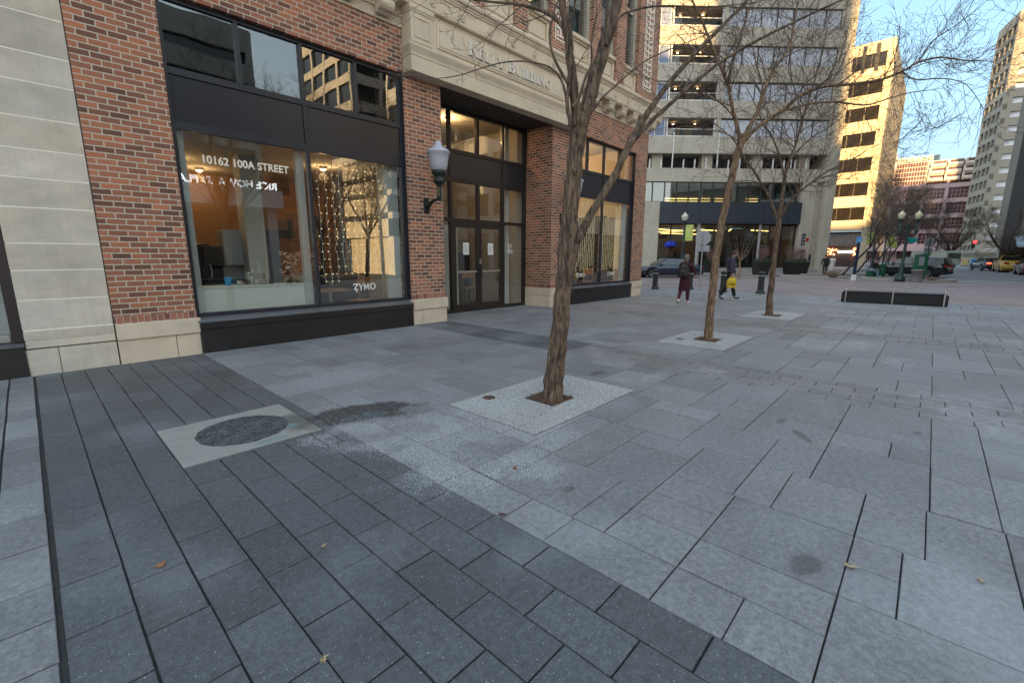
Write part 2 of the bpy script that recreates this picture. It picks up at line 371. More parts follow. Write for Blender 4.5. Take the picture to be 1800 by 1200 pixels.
# ---- roads
def asphalt():
    m = NT('asphalt'); p = m.pos()
    k = m.math('MULTIPLY', m.math('MULTIPLY_ADD', m.noise(p, .35, 6.0, .6), .6, .7), m.math('MULTIPLY_ADD', m.noise(p, 60.0, 3.0), .5, .75))
    m.bsdf(m.mix(1.0, (.17,.17,.172,1), m.vec(k,k,k), 'MULTIPLY'), .8, 0.0, m.bump(m.noise(p, 90.0), .4, .006)); return m.mat
M['asphalt'] = asphalt()
def road_bricks():
    m = NT('road_brick'); p = m.pos(); x, y, z = m.xyz(p)
    b = m.n('TexBrick', {'Vector': m.vec(y, x), 'Color1': (.26,.19,.185,1), 'Color2': (.18,.145,.15,1), 'Mortar': (.30,.27,.26,1), 'Scale': 1.0, 'Mortar Size': .012, 'Brick Width': .62, 'Row Height': .31})
    k = m.math('MULTIPLY_ADD', m.noise(p, .5, 6.0, .6), .9, .55)
    m.bsdf(m.mix(1.0, b.outputs['Color'], m.vec(k,k,k), 'MULTIPLY'), .8); return m.mat
M['road_brick'] = road_bricks()
g = MB(); g.box(21.7, 400, -120, 300, -.3, -.006); tag(g.build('road', M['asphalt']), kind='structure')
g = MB(); g.quad((21.72,-16,-.002),(40.2,-16,-.002),(40.2,34,-.002),(21.72,34,-.002)); tag(g.build('brick_road', M['road_brick']), kind='structure')
M['road_paint'] = simple('worn_road_paint', (.55,.55,.53), .7, var=.35, scale=7)
for x0, x1, y0, y1 in ((40.5, 40.85, -14, -.6), (42.6, 42.95, -14, -.4)):
    g = MB(); g.quad((x0,y0,.003),(x1,y0,.003),(x1,y1,.003),(x0,y1,.003)); tag(g.build('road_marking', M['road_paint']), kind='structure')
S2 = math.sqrt(.5)
def f45(u, n, z=0.0):
    """frame of the concrete building: u to the right along its face, n outward from it"""
    return Vector((45 + (u-n)*S2, 15.81 + (-u-n)*S2, z))
M['walk'] = simple('pale_sidewalk', (.26,.235,.22), .85, var=.14, scale=.8)
def poly_slab(name, pts, z0, z1, mat):
    g = MB(); g.prism([(p[0], p[1]) for p in pts], 'z', z0, z1); tag(g.build(name, mat), kind='structure')
poly_slab('sidewalk', [f45(-34, 7.2), f45(4.5, 7.2), f45(12, 5.5), f45(15, 0), (92, 7.2), (92, 40), f45(-34, -10)], -.2, .11, M['walk'])
poly_slab('side_street_pavement', [(62, -5.6), (180, -9.5), (180, -60), (62, -40)], -.2, .11, M['walk'])
M['bedsoil'] = simple('dry_planting_soil', (.15,.125,.095), .95, var=.3, scale=5, bump=.6, bscale=14)
M['kerb'] = simple('kerb_concrete', (.30,.29,.27), .85, var=.14)
def island(name, label, pts, h, grp=None):
    c = sum((Vector((p[0], p[1], 0)) for p in pts), Vector())/len(pts)
    t = thing(name, label, 'planting bed', (c.x, c.y, 0), 0, grp)
    g = MB(); g.prism([(p[0], p[1]) for p in pts], 'z', -.05, h); g.build('kerb', M['kerb'], t, bevel=.03)
    g = MB(); ins = [(c + (Vector((p[0], p[1], 0))-c)*.86) for p in pts]
    g.add([(p.x, p.y, h+.004) for p in ins] + [(c.x, c.y, h+.08)], [(i, (i+1) % len(ins), len(ins)) for i in range(len(ins))]); g.build('soil', M['bedsoil'], t, smooth=True)
def ring(cx, cy, rx, ry, n=16, a0=0.0): return [(cx+rx*math.cos(2*PI*i/n)*math.cos(a0)-ry*math.sin(2*PI*i/n)*math.sin(a0), cy+rx*math.cos(2*PI*i/n)*math.sin(a0)+ry*math.sin(2*PI*i/n)*math.cos(a0)) for i in range(n)]
island('planting_bed', 'low kerbed bed of dry soil under the green double street lamp', ring(40.3, 1.2, 1.6, 2.5, 18), .16)
island('planting_bed', 'low kerbed bed with brown shrubs left of the person in jeans', ring(40.6, 6.6, 1.5, 2.2, 18), .16)
p = ground(1300, 487); island('planting_bed', 'kerbed bed around the small twiggy tree before the bank storefront', ring(p.x, p.y, 1.5, 2.0, 16, .8), .15)
# ---- tree surrounds (exposed aggregate) and their mulch
def aggregate():
    m = NT('exposed_aggregate'); p = m.obj()
    v = m.n('TexVoronoi', {'Vector': p, 'Scale': 95.0})
    k = m.xyz(v.outputs['Color'])[0]
    c = m.mix(m.math('POWER', k, 1.3), (.27,.275,.275,1), (.56,.56,.55,1)); c = m.mix(m.ramp(v.outputs['Distance'], .55, .8), c, (.22,.21,.20,1))
    q = m.math('MULTIPLY_ADD', m.noise(p, 1.6, 5.0), .6, .7); c = m.mix(1.0, c, m.vec(q, q, q), 'MULTIPLY')
    m.bsdf(c, .75, 0.0, m.bump(m.math('SUBTRACT', 1.0, v.outputs['Distance']), .6, .006)); return m.mat
M['aggregate'] = aggregate()
M['mulch'] = simple('bark_mulch', (.085,.050,.032), .95, var=.5, scale=26, bump=1.0, bscale=50)
M['chip'] = simple('mulch_chip', (.13,.075,.045), .9, var=.5, scale=20)
TREES = [(3.89, 3.02), (8.87, 3.03), (13.80, 3.06)]
pl_lab = ['pale exposed aggregate panel around the nearest street tree', 'pale exposed aggregate panel around the middle street tree', 'pale exposed aggregate panel around the farthest of the three plaza trees']
for k, (a, b) in enumerate(PITS):
    tx, ty = TREES[k]; t = thing('tree_surround', pl_lab[k], 'paving panel', (tx, ty, 0), 0, 'aggregate panels around the plaza trees')
    h = .21; a += .012; b -= .012; y0, y1 = PY[0]+.012, PY[1]-.012; g = MB()
    for x0, x1, c, d in ((a, tx-h, y0, y1), (tx+h, b, y0, y1), (tx-h, tx+h, y0, ty-h), (tx-h, tx+h, ty+h, y1)): g.box(x0, x1, c, d, -.015, .001)
    g.build('panel', M['aggregate'], t)
    g = MB(); N = 12; r2 = random.Random(k)
    vs = [(tx-h+2*h*i/N, ty-h+2*h*j/N, -.012+r2.uniform(0, .022)) for j in range(N+1) for i in range(N+1)]
    g.add(vs, [(j*(N+1)+i, j*(N+1)+i+1, (j+1)*(N+1)+i+1, (j+1)*(N+1)+i) for j in range(N) for i in range(N)])
    for _ in range(150):
        x, y = tx+r2.uniform(-h, h)*1.03, ty+r2.uniform(-h, h)*1.03; L = r2.uniform(.008, .03); an = r2.uniform(0, PI); w = L*.35; z = r2.uniform(.004, .016)
        dx, dy = math.cos(an)*L, math.sin(an)*L
        g.add([(x-dx, y-dy, z), (x+dy*.4, y-dx*.4, z+r2.uniform(0,.006)), (x+dx, y+dy, z+r2.uniform(0,.008)), (x-dy*.4, y+dx*.4, z)], [(0,1,2,3)], 1)
    g.build('mulch', [M['mulch'], M['chip']], t)
    if k < 2:
        g = MB(); hx, hy = ((3.42, 3.53), (8.55, 3.45))[k]; g._lathe((hx, hy, 0), [(.075,.0015),(.07,.004),(.055,.004),(.05,-.004),(.001,-.004)], 16); g.build('inspection_cap', M['mulch'], t)
# ---- utility slab
def patchmat():
    m = NT('asphalt_patch'); p = m.pos(); v = m.n('TexVoronoi', {'Vector': p, 'Scale': 70.0}); k = m.xyz(v.outputs['Color'])[0]
    c = m.mix(m.math('POWER', k, 2.5), (.030,.031,.033,1), (.15,.155,.16,1)); q = m.ramp(m.noise(p, 6.0, 6.0, .7), .45, .7)
    c = m.mix(m.math('MULTIPLY', q, .5), c, (.16,.20,.21,1))
    m.bsdf(c, .85, 0.0, m.bump(m.math('ADD', m.math('SUBTRACT', 1.0, v.outputs['Distance']), m.noise(p, 20.0, 4.0)), 1.0, .012)); return m.mat
def slabmat():
    m = NT('utility_concrete'); p = m.pos(); x, y, z = m.xyz(p)
    k = m.math('MULTIPLY', m.math('MULTIPLY_ADD', m.noise(p, 4.0, 6.0), .5, .75), m.math('MULTIPLY_ADD', m.noise(p, 90.0), .4, .8))
    c = m.mix(1.0, (.29,.28,.26,1), m.vec(k,k,k), 'MULTIPLY')
    def blob(cx, cy, rx, ry):
        u = m.math('DIVIDE', m.math('SUBTRACT', x, cx), rx); v = m.math('DIVIDE', m.math('SUBTRACT', y, cy), ry)
        d = m.math('ADD', m.math('SQRT', m.math('ADD', m.math('MULTIPLY', u, u), m.math('MULTIPLY', v, v))), m.math('MULTIPLY', m.math('SUBTRACT', m.noise(p, 9.0, 4.0), .5), 1.6))
        return m.math('SUBTRACT', 1.0, m.ramp(d, .6, 1.1))
    c = m.mix(m.math('MULTIPLY', blob(1.62, 4.35, .22, .30), .75), c, (.07,.062,.055,1))
    c = m.mix(m.math('MULTIPLY', blob(1.50, 4.30, .14, .06), .45), c, (.16,.36,.33,1))
    c = m.mix(m.math('MULTIPLY', blob(1.28, 4.06, .22, .05), .5), c, (.13,.24,.22,1))
    m.bsdf(c, .75, 0.0, m.bump(m.noise(p, 60.0), .3, .004)); return m.mat
t = thing('utility_slab', 'square concrete slab with a round dark asphalt patch set in the charcoal paving', 'utility slab', (1.16, 4.51, 0))
g = MB(); g.box(SLAB[0]+.006, SLAB[1]-.006, SLAB[2]+.006, SLAB[3]-.006, -.015, .002); g.build('concrete', slabmat(), t)
M['patch'] = patchmat()
g = MB(); r2 = random.Random(3); n = 48
rim = [(.375*(1+r2.uniform(-.025, .025)), 2*PI*i/n) for i in range(n)]
vs = [(1.185+r*math.cos(a), 4.515+r*math.sin(a), .004) for r, a in rim] + [(1.185+r*.93*math.cos(a), 4.515+r*.93*math.sin(a), .010) for r, a in rim] + [(1.185, 4.515, .006)]
g.add(vs, [(i, (i+1)%n, n+(i+1)%n, n+i) for i in range(n)] + [(n+i, n+(i+1)%n, 2*n) for i in range(n)]); g.build('patch', M['patch'], t)
# ---- fallen leaves
M['leaf'] = simple('dead_leaf', (.30,.14,.06), .8, var=.35, scale=30); M['leaf_pale'] = simple('pale_dead_leaf', (.42,.33,.20), .8, var=.3, scale=30); M['leaf_dark'] = simple('wet_dead_leaf', (.07,.035,.025), .7, var=.3, scale=30)
def leaf(px, py, s, mat, label):
    q = ground(px, py); g = MB(); r2 = random.Random(int(px)); a0 = r2.uniform(0, 6); n = 14
    pts = []
    for i in range(n):
        a = 2*PI*i/n; r = s*(1 if i % 2 else .55)*r2.uniform(.7, 1.15)*(1.35 if i in (0, 1, 13) else .8)
        pts.append((q.x+r*math.cos(a+a0), q.y+r*math.sin(a+a0), .004+r2.uniform(.001, .014)))
    g.add(pts+[(q.x, q.y, .006)], [(i, (i+1)%n, n) for i in range(n)])
    tag(g.build('dead_leaf', mat), label, 'leaf', 'dead leaves on the paving')
leaf(285, 993, .032, M['leaf'], 'orange dead leaf, largest of those on the charcoal paving strip')
leaf(568, 962, .018, M['leaf_pale'], 'tiny pale leaf on the charcoal strip below the utility slab')
leaf(885, 906, .030, M['leaf_dark'], 'dark wet leaf on the edge of the charcoal paving strip')
leaf(905, 823, .028, M['leaf'], 'brown dead leaf on the salted paving before the nearest tree')
leaf(1492, 997, .038, M['leaf_pale'], 'curled pale leaf on the grey paving at lower right')
leaf(1726, 1024, .022, M['leaf_pale'], 'small pale leaf near the right edge of the paving')
leaf(568, 1163, .022, M['leaf_pale'], 'pale leaf at the bottom edge of the charcoal paving strip')
# ================================================================ BRICK CORNER BUILDING
D0 = 8.70
def onY(px, py, y):
    r = ray(px, py); return Vector((0, 0, EYE)) + r * (y / r.y)
BB = thing('brick_building', 'red brick corner building with a carved stone name band and dark shopfronts', 'building', (9.04, 8.7, 0))
def part(g, name, mat, parent=BB, **k): return g.build(name, mat, parent, **k)
# brick walls
g = MB()
g.box(.785, 1.80, 8.70, 9.05, .70, 6.2); g.box(1.80, 5.97, 8.70, 9.05, 5.36, 6.2); g.box(5.97, 6.965, 8.70, 9.80, .70, 6.2)
g.box(11.12, 12.12, 8.70, 9.80, .70, 6.2); g.box(12.12, 16.24, 8.70, 9.05, 5.36, 6.2); g.box(16.24, 17.14, 8.70, 9.05, .70, 6.2)
g.box(16.8, 17.14, 9.05, 30, .70, 10.9); g.box(.785, 16.8, 29.7, 30, 0, 10.9); g.box(.785, 1.1, 9.05, 29.7, 6.2, 10.9)
UP = [(.8,1.9),(3.2,3.7),(4.7,5.2),(6.0,6.7),(7.74,8.2),(9.24,9.72),(10.70,11.45),(12.75,13.16),(14.14,14.70),(15.62,17.12)]
for a, b in UP: g.box(a, b, 8.47, 9.05, 7.235, 11.1)
part(g, 'wall', M['brick'])
for a, b in ((.785,1.80),(5.97,6.965),(11.12,12.12),(16.24,17.14)):
    g = MB(); g.box(a-.004, b+.004, 8.694, 9.05 if a < 5 or a > 15 else 9.80, .59, .70); part(g, 'soldier_course', M['soldier'])
# stone plinths: two courses with a projecting cap
for a, b, y1 in ((.785,1.80,9.05),(5.97,6.965,9.83),(11.12,12.12,9.83),(16.24,17.14,9.6)):
    g = MB(); l, r = (0 if a < 5 else .02), .02
    mid = a + (b-a)*(.70 if a < 5 else .30)
    g.box(a-l+.004, mid-.004, 8.685, y1, -.02, .345); g.box(mid+.004, b+r, 8.685, y1, -.02, .345)
    g.box(a-l+.004, b+r+.025, 8.655, y1+.01, .352, .59)
    g.box(a+.01, b-.01, 8.70, y1-.02, -.01, .58, 1)
    part(g, 'stone_plinth', [M['limestone_base'], M['joint']], bevel=.008)
# carved sign block, stack of rings
def rings(g, x0, x1, y0, y1, lv, mi=0):
    vs = []
    for z, e in lv: vs += [(x0-e,y1,z),(x0-e,y0-e,z),(x1+e,y0-e,z),(x1+e,y1,z)]
    fs = [(4*i+j, 4*i+j+1, 4*i+5+j, 4*i+4+j) for i in range(len(lv)-1) for j in range(3)] + [(0,3,2,1), tuple(4*(len(lv)-1)+j for j in range(4))]
    g.add(vs, fs, mi)
g = MB(); SX0, SX1 = 5.99, 12.09
rings(g, SX0, SX1, 8.40, 8.70, [(5.36,0),(5.655,0),(5.66,.012),(5.69,.012),(5.72,.02),(5.82,.065),(5.87,.065),(5.88,.03),(5.90,.015),(5.91,.0),(6.56,0)])
for a, b in ((SX0-.004, SX0+.54), (SX1-.54, SX1+.004)):
    rings(g, a, b, 8.365, 8.70, [(5.90,0),(6.43,0),(6.45,.02),(6.47,.02),(6.49,.035),(6.575,.035)])
    # sunk panel frame
    m0 = (a+b)/2
    for x0, x1, z0, z1 in ((m0-.2,m0+.2,6.345,6.37),(m0-.2,m0+.2,5.99,6.015),(m0-.2,m0-.175,6.015,6.345),(m0+.175,m0+.2,6.015,6.345)): g.box(x0, x1, 8.350, 8.366, z0, z1)
part(g, 'sign_block', M['limestone'], bevel=.006)
g = MB(); g.box(6.66, 11.42, 8.372, 8.401, 5.955, 6.44); g.box(6.72, 11.36, 8.360, 8.373, 6.0, 6.40)
part(g, 'name_panel', M['limestone'], bevel=.012)
M['pale_letter'] = simple('pale_stone_letter', (.72,.68,.60), .8, var=.05); M['clear_pane'] = glassmat('clear_shop_glass', (.93,.95,.94), 1.5, 1.5)
# serif capitals
def bar(x0, x1, y0=0, y1=1): return [(x0,y0),(x1,y0),(x1,y1),(x0,y1)]
def ser(x0, x1, at_top=True, at_bot=True, e=.065, h=.055):
    o = []
    if at_bot: o.append([(x0-e,0),(x1+e,0),(x1+e,h),(x0-e,h)])
    if at_top: o.append([(x0-e,1-h),(x1+e,1-h),(x1+e,1),(x0-e,1)])
    return o
def bowl(cx, cy, rx, ry, th, tn, a0, a1, n=12):
    o = []
    for i in range(n):
        q = [math.radians(a0+(a1-a0)*(i+k)/n) for k in (0, 1)]
        O = [(cx+rx*math.cos(a), cy+ry*math.sin(a)) for a in q]; I = [(cx+(rx-th)*math.cos(a), cy+(ry-tn)*math.sin(a)) for a in q]
        o.append([I[0], O[0], O[1], I[1]])
    return o
def glyph(c):
    T, t = .19, .075; S = bar(.08, .08+T); s = ser(.08, .08+T)
    if c == 'I': return [S]+s, .36
    if c == 'L': return [S]+s+[bar(.27,.62,0,t), bar(.56,.62,0,.24)], .68
    if c == 'E': return [S]+s+[bar(.27,.62,0,t), bar(.56,.62,0,.24), bar(.27,.60,1-t,1), bar(.54,.60,.78,1), bar(.27,.48,.47,.47+t), bar(.44,.48,.38,.63)], .70
    if c == 'K': return [S]+s+[[(.27,.40),(.34,.46),(.74,.97),(.64,.97)], [(.40,.54),(.52,.64),(.90,.03),(.68,.03)]]+ser(.62,.74,True,False)+ser(.68,.90,False,True,.03), .90
    if c == 'Y': return [bar(.33,.33+T,0,.45)]+ser(.33,.52,False,True)+[[(.33,.43),(.52,.43),(.24,.97),(.03,.97)], [(.44,.46),(.52,.43),(.80,.97),(.71,.97)]]+ser(.03,.24,True,False,.04)+ser(.69,.81,True,False,.05), .84
    if c == 'B': return [S]+s+bowl(.36,.755,.30,.245,T*.9,t,-90,90)+bowl(.38,.27,.34,.27,T,t,-90,90)+[bar(.27,.37,1-t,1), bar(.27,.39,0,t), bar(.27,.39,.51,.51+t*.8)], .76
    if c == 'D': return [S]+s+bowl(.36,.5,.44,.5,T,t,-90,90,16)+[bar(.27,.37,1-t,1), bar(.27,.37,0,t)], .86
    if c == 'U': return [bar(.08,.27,.34,1)]+ser(.08,.27,True,False)+[bar(.66,.74,.34,1)]+ser(.66,.74,True,False)+bowl(.41,.35,.33,.35,.13,.09,180,360,14), .82
    if c == 'N': return [bar(.10,.18), bar(.70,.78)]+ser(.10,.18)+ser(.70,.78,True,False)+[[(.08,.99),(.30,.99),(.78,.0),(.66,.0)]], .86
    if c == 'G': return bowl(.46,.5,.42,.5,T,t,55,310,20)+[bar(.62,.62+T*.85,.06,.42)]+ser(.62,.78,False,False)+[bar(.54,.86,.40,.455), bar(.66,.73,.70,.88)], .90
    return [], .35
g = MB(); x = 0; words = []
for c, big in [(c, i in (0, 6)) for i, c in enumerate('KELLY BUILDING')]:
    H = .265 if big else .215
    ps, w = glyph(c); words.append((x, H, ps)); x += (w*H*.98 + .022) if c != ' ' else .10
X0, X1 = 7.52, 10.57; fx = (X1-X0)/x; q = 0
for x, H, ps in words:
    for p_ in ps:
        q = (q+1) % 7
        g.prism([(X0+fx*(x+a*H*.98), 6.075+b*H) for a, b in p_], 'y', 8.325-.0006*q, 8.3605)
part(g, 'lettering', M['pale_letter'])
# entablature
prof = [(8.385,6.575),(8.385,6.60),(8.36,6.62),(8.36,6.915),(8.335,6.925),(8.335,6.955),(8.315,6.965),(8.315,6.995),(8.275,7.02),(8.265,7.05),(8.265,7.085),(8.30,7.10),(8.46,7.235),(9.05,7.235),(9.05,6.575)]
g = MB(); g.prism(prof, 'x', -.6+1.38, 17.47)
g.prism([(8.40,6.562),(8.33,6.574),(8.33,6.576),(8.40,6.5765)], 'x', SX0+.6, SX1-.6)
part(g, 'cornice', M['limestone'])
for a, b in ((.785, SX0-.006), (SX1+.006, 17.16)):
    g = MB(); g.box(a, b, 8.672, 9.05, 6.203, 6.255); g.box(a, b, 8.69, 9.05, 6.255, 6.40); g.box(a, b, 8.655, 9.05, 6.40, 6.572)
    part(g, 'stone_band', M['limestone'], bevel=.005)
def bracket(x):
    g = MB(); w = .155
    g.prism([(8.655,6.27),(8.60,6.27),(8.56,6.31),(8.48,6.32),(8.44,6.36),(8.42,6.40),(8.42,6.50),(8.655,6.50)], 'x', x-w, x+w)
    g.box(x-w-.025, x+w+.025, 8.40, 8.655, 6.50, 6.573); part(g, 'bracket', M['limestone'], bevel=.004)
for x in (1.35, 2.2, 3.05, 3.9, 4.7, 5.52, 12.55, 13.10, 13.90, 14.72, 15.52, 16.32, 17.0): bracket(x)
for k in range(17):
    x = 9.03 + (k-8)*.828 + (.0 if k < 40 else 0)
    if x > 17.3 or x < 1: continue
    g = MB(); g.M = Matrix.Translation((x, 8.36, 6.765)) @ Matrix.Rotation(PI/2, 4, 'X')
    g._lathe((0,0,0), [(.085,.0),(.085,.012),(.075,.024),(.06,.024),(.052,.010),(.036,.010),(.034,.026),(.018,.034),(.002,.036)], 20)
    part(g, 'rosette', M['limestone'], smooth=False)
# upper storey: sunk stone aprons, sills and tall windows
M['frame_stone'] = simple('painted_frame', (.40,.37,.30), .6, var=.08)
M['sage'] = simple('sage_sash', (.12,.17,.14), .5, var=.1)
for (a0, b0), (a1, b1) in zip(UP[:-1], UP[1:]):
    x0, x1 = b0+.003, a1-.003; gA, gS = MB(), MB()
    gA.box(x0, x1, 8.60, 9.05, 7.236, 7.86)
    for q in ((x0, x1, 7.236, 7.33), (x0, x1, 7.80, 7.86), (x0, x0+.11, 7.33, 7.80), (x1-.11, x1, 7.33, 7.80)): gA.box(q[0], q[1], 8.545, 8.602, q[2], q[3])
    gA.box(x0+.16, x1-.16, 8.575, 8.602, 7.38, 7.75)
    gS.box(x0, x1, 8.475, 9.05, 7.862, 7.96); 
    f = MB(); y0, y1 = 8.62, 8.78; z0, z1 = 7.962, 10.6
    f.box(x0, x0+.16, y0, y1, z0, z1); f.box(x1-.16, x1, y0, y1, z0, z1); f.box(x0+.16, x1-.16, y0, y1, z1-.2, z1); f.box(x0+.16, x1-.16, y0+.03, y1, z0, z0+.08)
    f.box(x0+.16, x1-.16, y0+.05, y1, 9.7, 9.82, 0)
    w = part(f, 'upper_window', M['frame_stone'])
    f = MB(); f.box(x0+.165, x1-.165, 8.72, 8.73, z0+.085, 9.695); f.box(x0+.165, x1-.165, 8.72, 8.73, 9.825, z1-.205); f.build('pane', M['glass_dark'], w)
    f = MB(); f.box(x0+.16, x1-.16, 8.95, 9.0, z0, z1); f.build('blind', M['sage'], w)
    part(gA, 'apron', M['limestone'], bevel=.008); part(gS, 'sill', M['limestone'], bevel=.006)
g = MB(); g.box(.785, 17.14, 8.62, 9.05, 10.6, 11.0); g.box(.7, 17.3, 8.3, 9.3, 11.1, 11.3); part(g, 'parapet', M['limestone'])
g = MB(); g.box(1.1, 16.8, 9.05, 29.7, 10.7, 10.85); part(g, 'roof', M['dark_soffit'])
g = MB(); g.box(1.0, 16.9, 9.06, 9.12, 5.8, 10.7); part(g, 'backing_wall', M['dark_soffit'])
# white key-pattern brickwork on two piers
def ornament(xa, xb, z0, z1):
    g = MB(); y = 8.462
    g.box(xa, xa+.035, y, 8.475, z0, z1); g.box(xb-.035, xb, y, 8.475, z0, z1); g.box(xa+.035, xb-.035, y, 8.475, z0, z0+.035)
    z = z0+.10; c = (xa+xb)/2; w = (xb-xa)/2-.085
    while z < z1-.2:
        g.box(c-w, c+w, y, 8.475, z, z+.04); g.box(c-w, c-w+.045, y, 8.475, z+.04, z+.13); g.box(c+w-.045, c+w, y, 8.475, z+.04, z+.13); g.box(c-.025, c+.025, y, 8.475, z+.04, z+.19); z += .19
    part(g, 'key_pattern', M['caulk'])
ornament(16.0, 16.62, 7.50, 11.0); ornament(10.86, 11.36, 7.50, 11.0)
# ---------------------------------------------------------------- shopfront windows
def frame_grid(g, x0, x1, z0, z1, y, vert, horz, w=.065, d=.09, mi=0):
    """outer frame with mullions: vert = [(x, za, zb)], horz = [(z, xa, xb)]"""
    h = w/2
    g.box(x0, x0+w, y, y+d, z0, z1, mi); g.box(x1-w, x1, y, y+d, z0, z1, mi); g.box(x0+w, x1-w, y, y+d, z0, z0+w, mi); g.box(x0+w, x1-w, y, y+d, z1-w, z1, mi)
    for z, a, b, ww in horz: g.box(max(a, x0+w), min(b, x1-w), y+.002, y+d-.002, z-ww/2, z+ww/2, mi)
    for x, a, b in vert:
        cuts = sorted(z for z in horz if a < z[0] < b and z[1] < x < z[2]); lo = max(a, z0+w)
        for z in cuts + [(min(b, z1-w)+0, 0, 0, 0)]:
            g.box(x-h, x+h, y-.004, y+d-.004, lo, z[0]-z[3]/2, mi); lo = z[0]+z[3]/2
def shopfront(x0, x1, vl, vu):
    Y = 8.79
    g = MB(); zs, zp0, zp1, zt = .585, 3.56, 4.33, 5.36
    frame_grid(g, x0, x1, zs, zt, Y, [(vl, zs, zp1)]+[(x, zp1, zt) for x in vu], [(zp0, x0, x1, .12), (zp1, x0, x1, .10)])
    g.box(x0, x1, Y+.1, Y+.2, 5.32, 5.36)
    w = part(g, 'window', M['black_metal'], bevel=.004)
    for a, b in ((x0+.066, vl-.034), (vl+.034, x1-.066)):
        f = MB(); f.box(a, b, Y+.045, Y+.051, zs+.067, zp0-.061); f.build('pane', M['glass'] if x0 < 5 else M['clear_pane'], w)
        f = MB(); f.box(a, b, Y+.026, Y+.06, zp0+.062, zp1-.052); f.build('spandrel_panel', M['black_panel'], w, bevel=.006)
    e = [x0+.033]+vu+[x1-.033]
    for a, b in zip(e[:-1], e[1:]):
        f = MB(); f.box(a+.034, b-.034, Y+.045, Y+.051, zp1+.052, zt-.067); f.build('pane', M['glass_dark'] if x0 < 5 else M['clear_pane'], w)
    g = MB(); m = (x0+x1)/2+(.02 if x0 < 5 else 0)
    for a, b in ((x0+.02, m-.005), (m+.005, x1+.06 if x0 > 5 else x1+.10)): g.box(a, min(b, x1+.0), 8.635, 8.95, -.02, .40); g.box(a, min(b, x1), 8.615, 8.95, .403, .505)
    g.box(x0+.03, x1-.01, 8.66, 8.9, -.01, .5, 1)
    part(g, 'granite_plinth', [M['granite'], M['caulk']], bevel=.005)
    g = MB(); g.prism([(8.60,.507),(8.60,.527),(8.79,.583),(8.95,.583),(8.95,.507)], 'x', x0+.005, x1-.005); part(g, 'granite_sill', M['granite_sill'])
    # jamb linings
    for a in (x0, x1-.012): g = MB(); g.box(a, a+.012, 8.715, 8.79, .585, 5.355); part(g, 'jamb', M['black_metal'])
    return w
shopfront(1.80, 5.97, 3.885, [2.86, 3.885, 4.935])
shopfront(12.12, 16.24, 14.18, [13.15, 14.18, 15.21])
# pale blinds / drywall returns just inside
M['drywall'] = simple('drywall', (.60,.585,.55), .9, var=.06)
# ---------------------------------------------------------------- recessed entrance
YD = 9.72
g = MB(); X0, X1 = 6.965, 11.12
frame_grid(g, X0, X1, 0.0, 5.39, YD, [(8.06, 0, 5.39), (10.08, 0, 5.39), (9.07, 2.56, 3.58), (9.07, 4.36, 5.39)], [(2.555, X0, X1, .09), (3.60, X0, X1, .10), (4.33, X0, X1, .10)], w=.085, d=.11)
ef = part(g, 'entrance_frame', M['bronze'], bevel=.004)
g = MB(); g.box(X0+.086, 8.06-.044, YD+.02, YD+.06, 3.652, 4.278); g.box(8.06+.044, 10.08-.044, YD+.02, YD+.06, 3.652, 4.278); g.box(10.08+.044, X1-.086, YD+.02, YD+.06, 3.652, 4.278); g.build('spandrel_panel', M['black_panel'], ef, bevel=.006)
for a, b, z0, z1 in ((X0+.086, 8.016, .086, 2.508), (10.124, X1-.086, .086, 2.508), (X0+.086, 8.016, 2.602, 3.548), (8.104, 9.026, 2.602, 3.548), (9.114, 10.036, 2.602, 3.548), (10.124, X1-.086, 2.602, 3.548), (X0+.086, 8.016, 4.382, 5.30), (8.104, 9.026, 4.382, 5.30), (9.114, 10.036, 4.382, 5.30), (10.124, X1-.086, 4.382, 5.30)):
    f = MB(); f.box(a, b, YD+.05, YD+.056, z0, z1); f.build('pane', M['clear_pane'], ef)
def door(x0, x1, hinge):
    g = MB(); y = YD+.015; w = .105
    g.box(x0, x0+w, y, y+.05, .012, 2.50); g.box(x1-w, x1, y, y+.05, .012, 2.50); g.box(x0+w, x1-w, y, y+.05, .012, .22); g.box(x0+w, x1-w, y, y+.05, 2.36, 2.50)
    d = part(g, 'door', M['bronze'], bevel=.004)
    f = MB(); f.box(x0+w+.001, x1-w-.001, y+.022, y+.028, .222, 2.358); f.build('pane', M['clear_pane'], d)
    f = MB(); f.box(x0+w, x1-w, y-.02, y+.005, 1.11, 1.165); f.build('push_bar', M['steel'], d, bevel=.005)
    hx = x1-.05 if hinge < 0 else x0+.05
    f = MB(); f.tube([(hx, y-.065, .98), (hx, y-.065, 1.28)], .014, 8); f.tube([(hx, y, 1.02), (hx, y-.065, 1.02)], .010, 6); f.tube([(hx, y, 1.24), (hx, y-.065, 1.24)], .010, 6); f.build('handle', M['black_metal'], d)
    n = MB(); cx = (x0+x1)/2; n.box(cx-.11, cx+.11, y+.014, y+.016, 1.62, 1.95); n.build('paper_notice', M['paper'], d)
    n = MB()
    for k in range(9):
        L = .07+.02*((k*7) % 3); n.box(cx-.08, cx-.08+L*1.6, y+.0128, y+.0138, 1.885-k*.026, 1.892-k*.026)
    n.build('print', M['joint'], d)
    return d
door(8.106, 9.066, -1); d2 = door(9.074, 10.034, 1)
f = MB(); f.box(9.08, 9.14, YD-.004, YD+.013, 1.36, 1.50); f.build('lock_plate', M['steel'], d2)
g = MB()
for k, (a, b) in enumerate(((X0+.01, 8.055), (8.07, 9.06), (9.08, 10.07), (10.09, X1-.01))): g.box(a, b, 8.74, YD+.1, 5.395, 5.43)
g.box(X0, X1, 8.402, 8.73, 5.362, 5.43); g.box(X0, X1, 8.73, 9.9, 5.432, 5.6, 1)
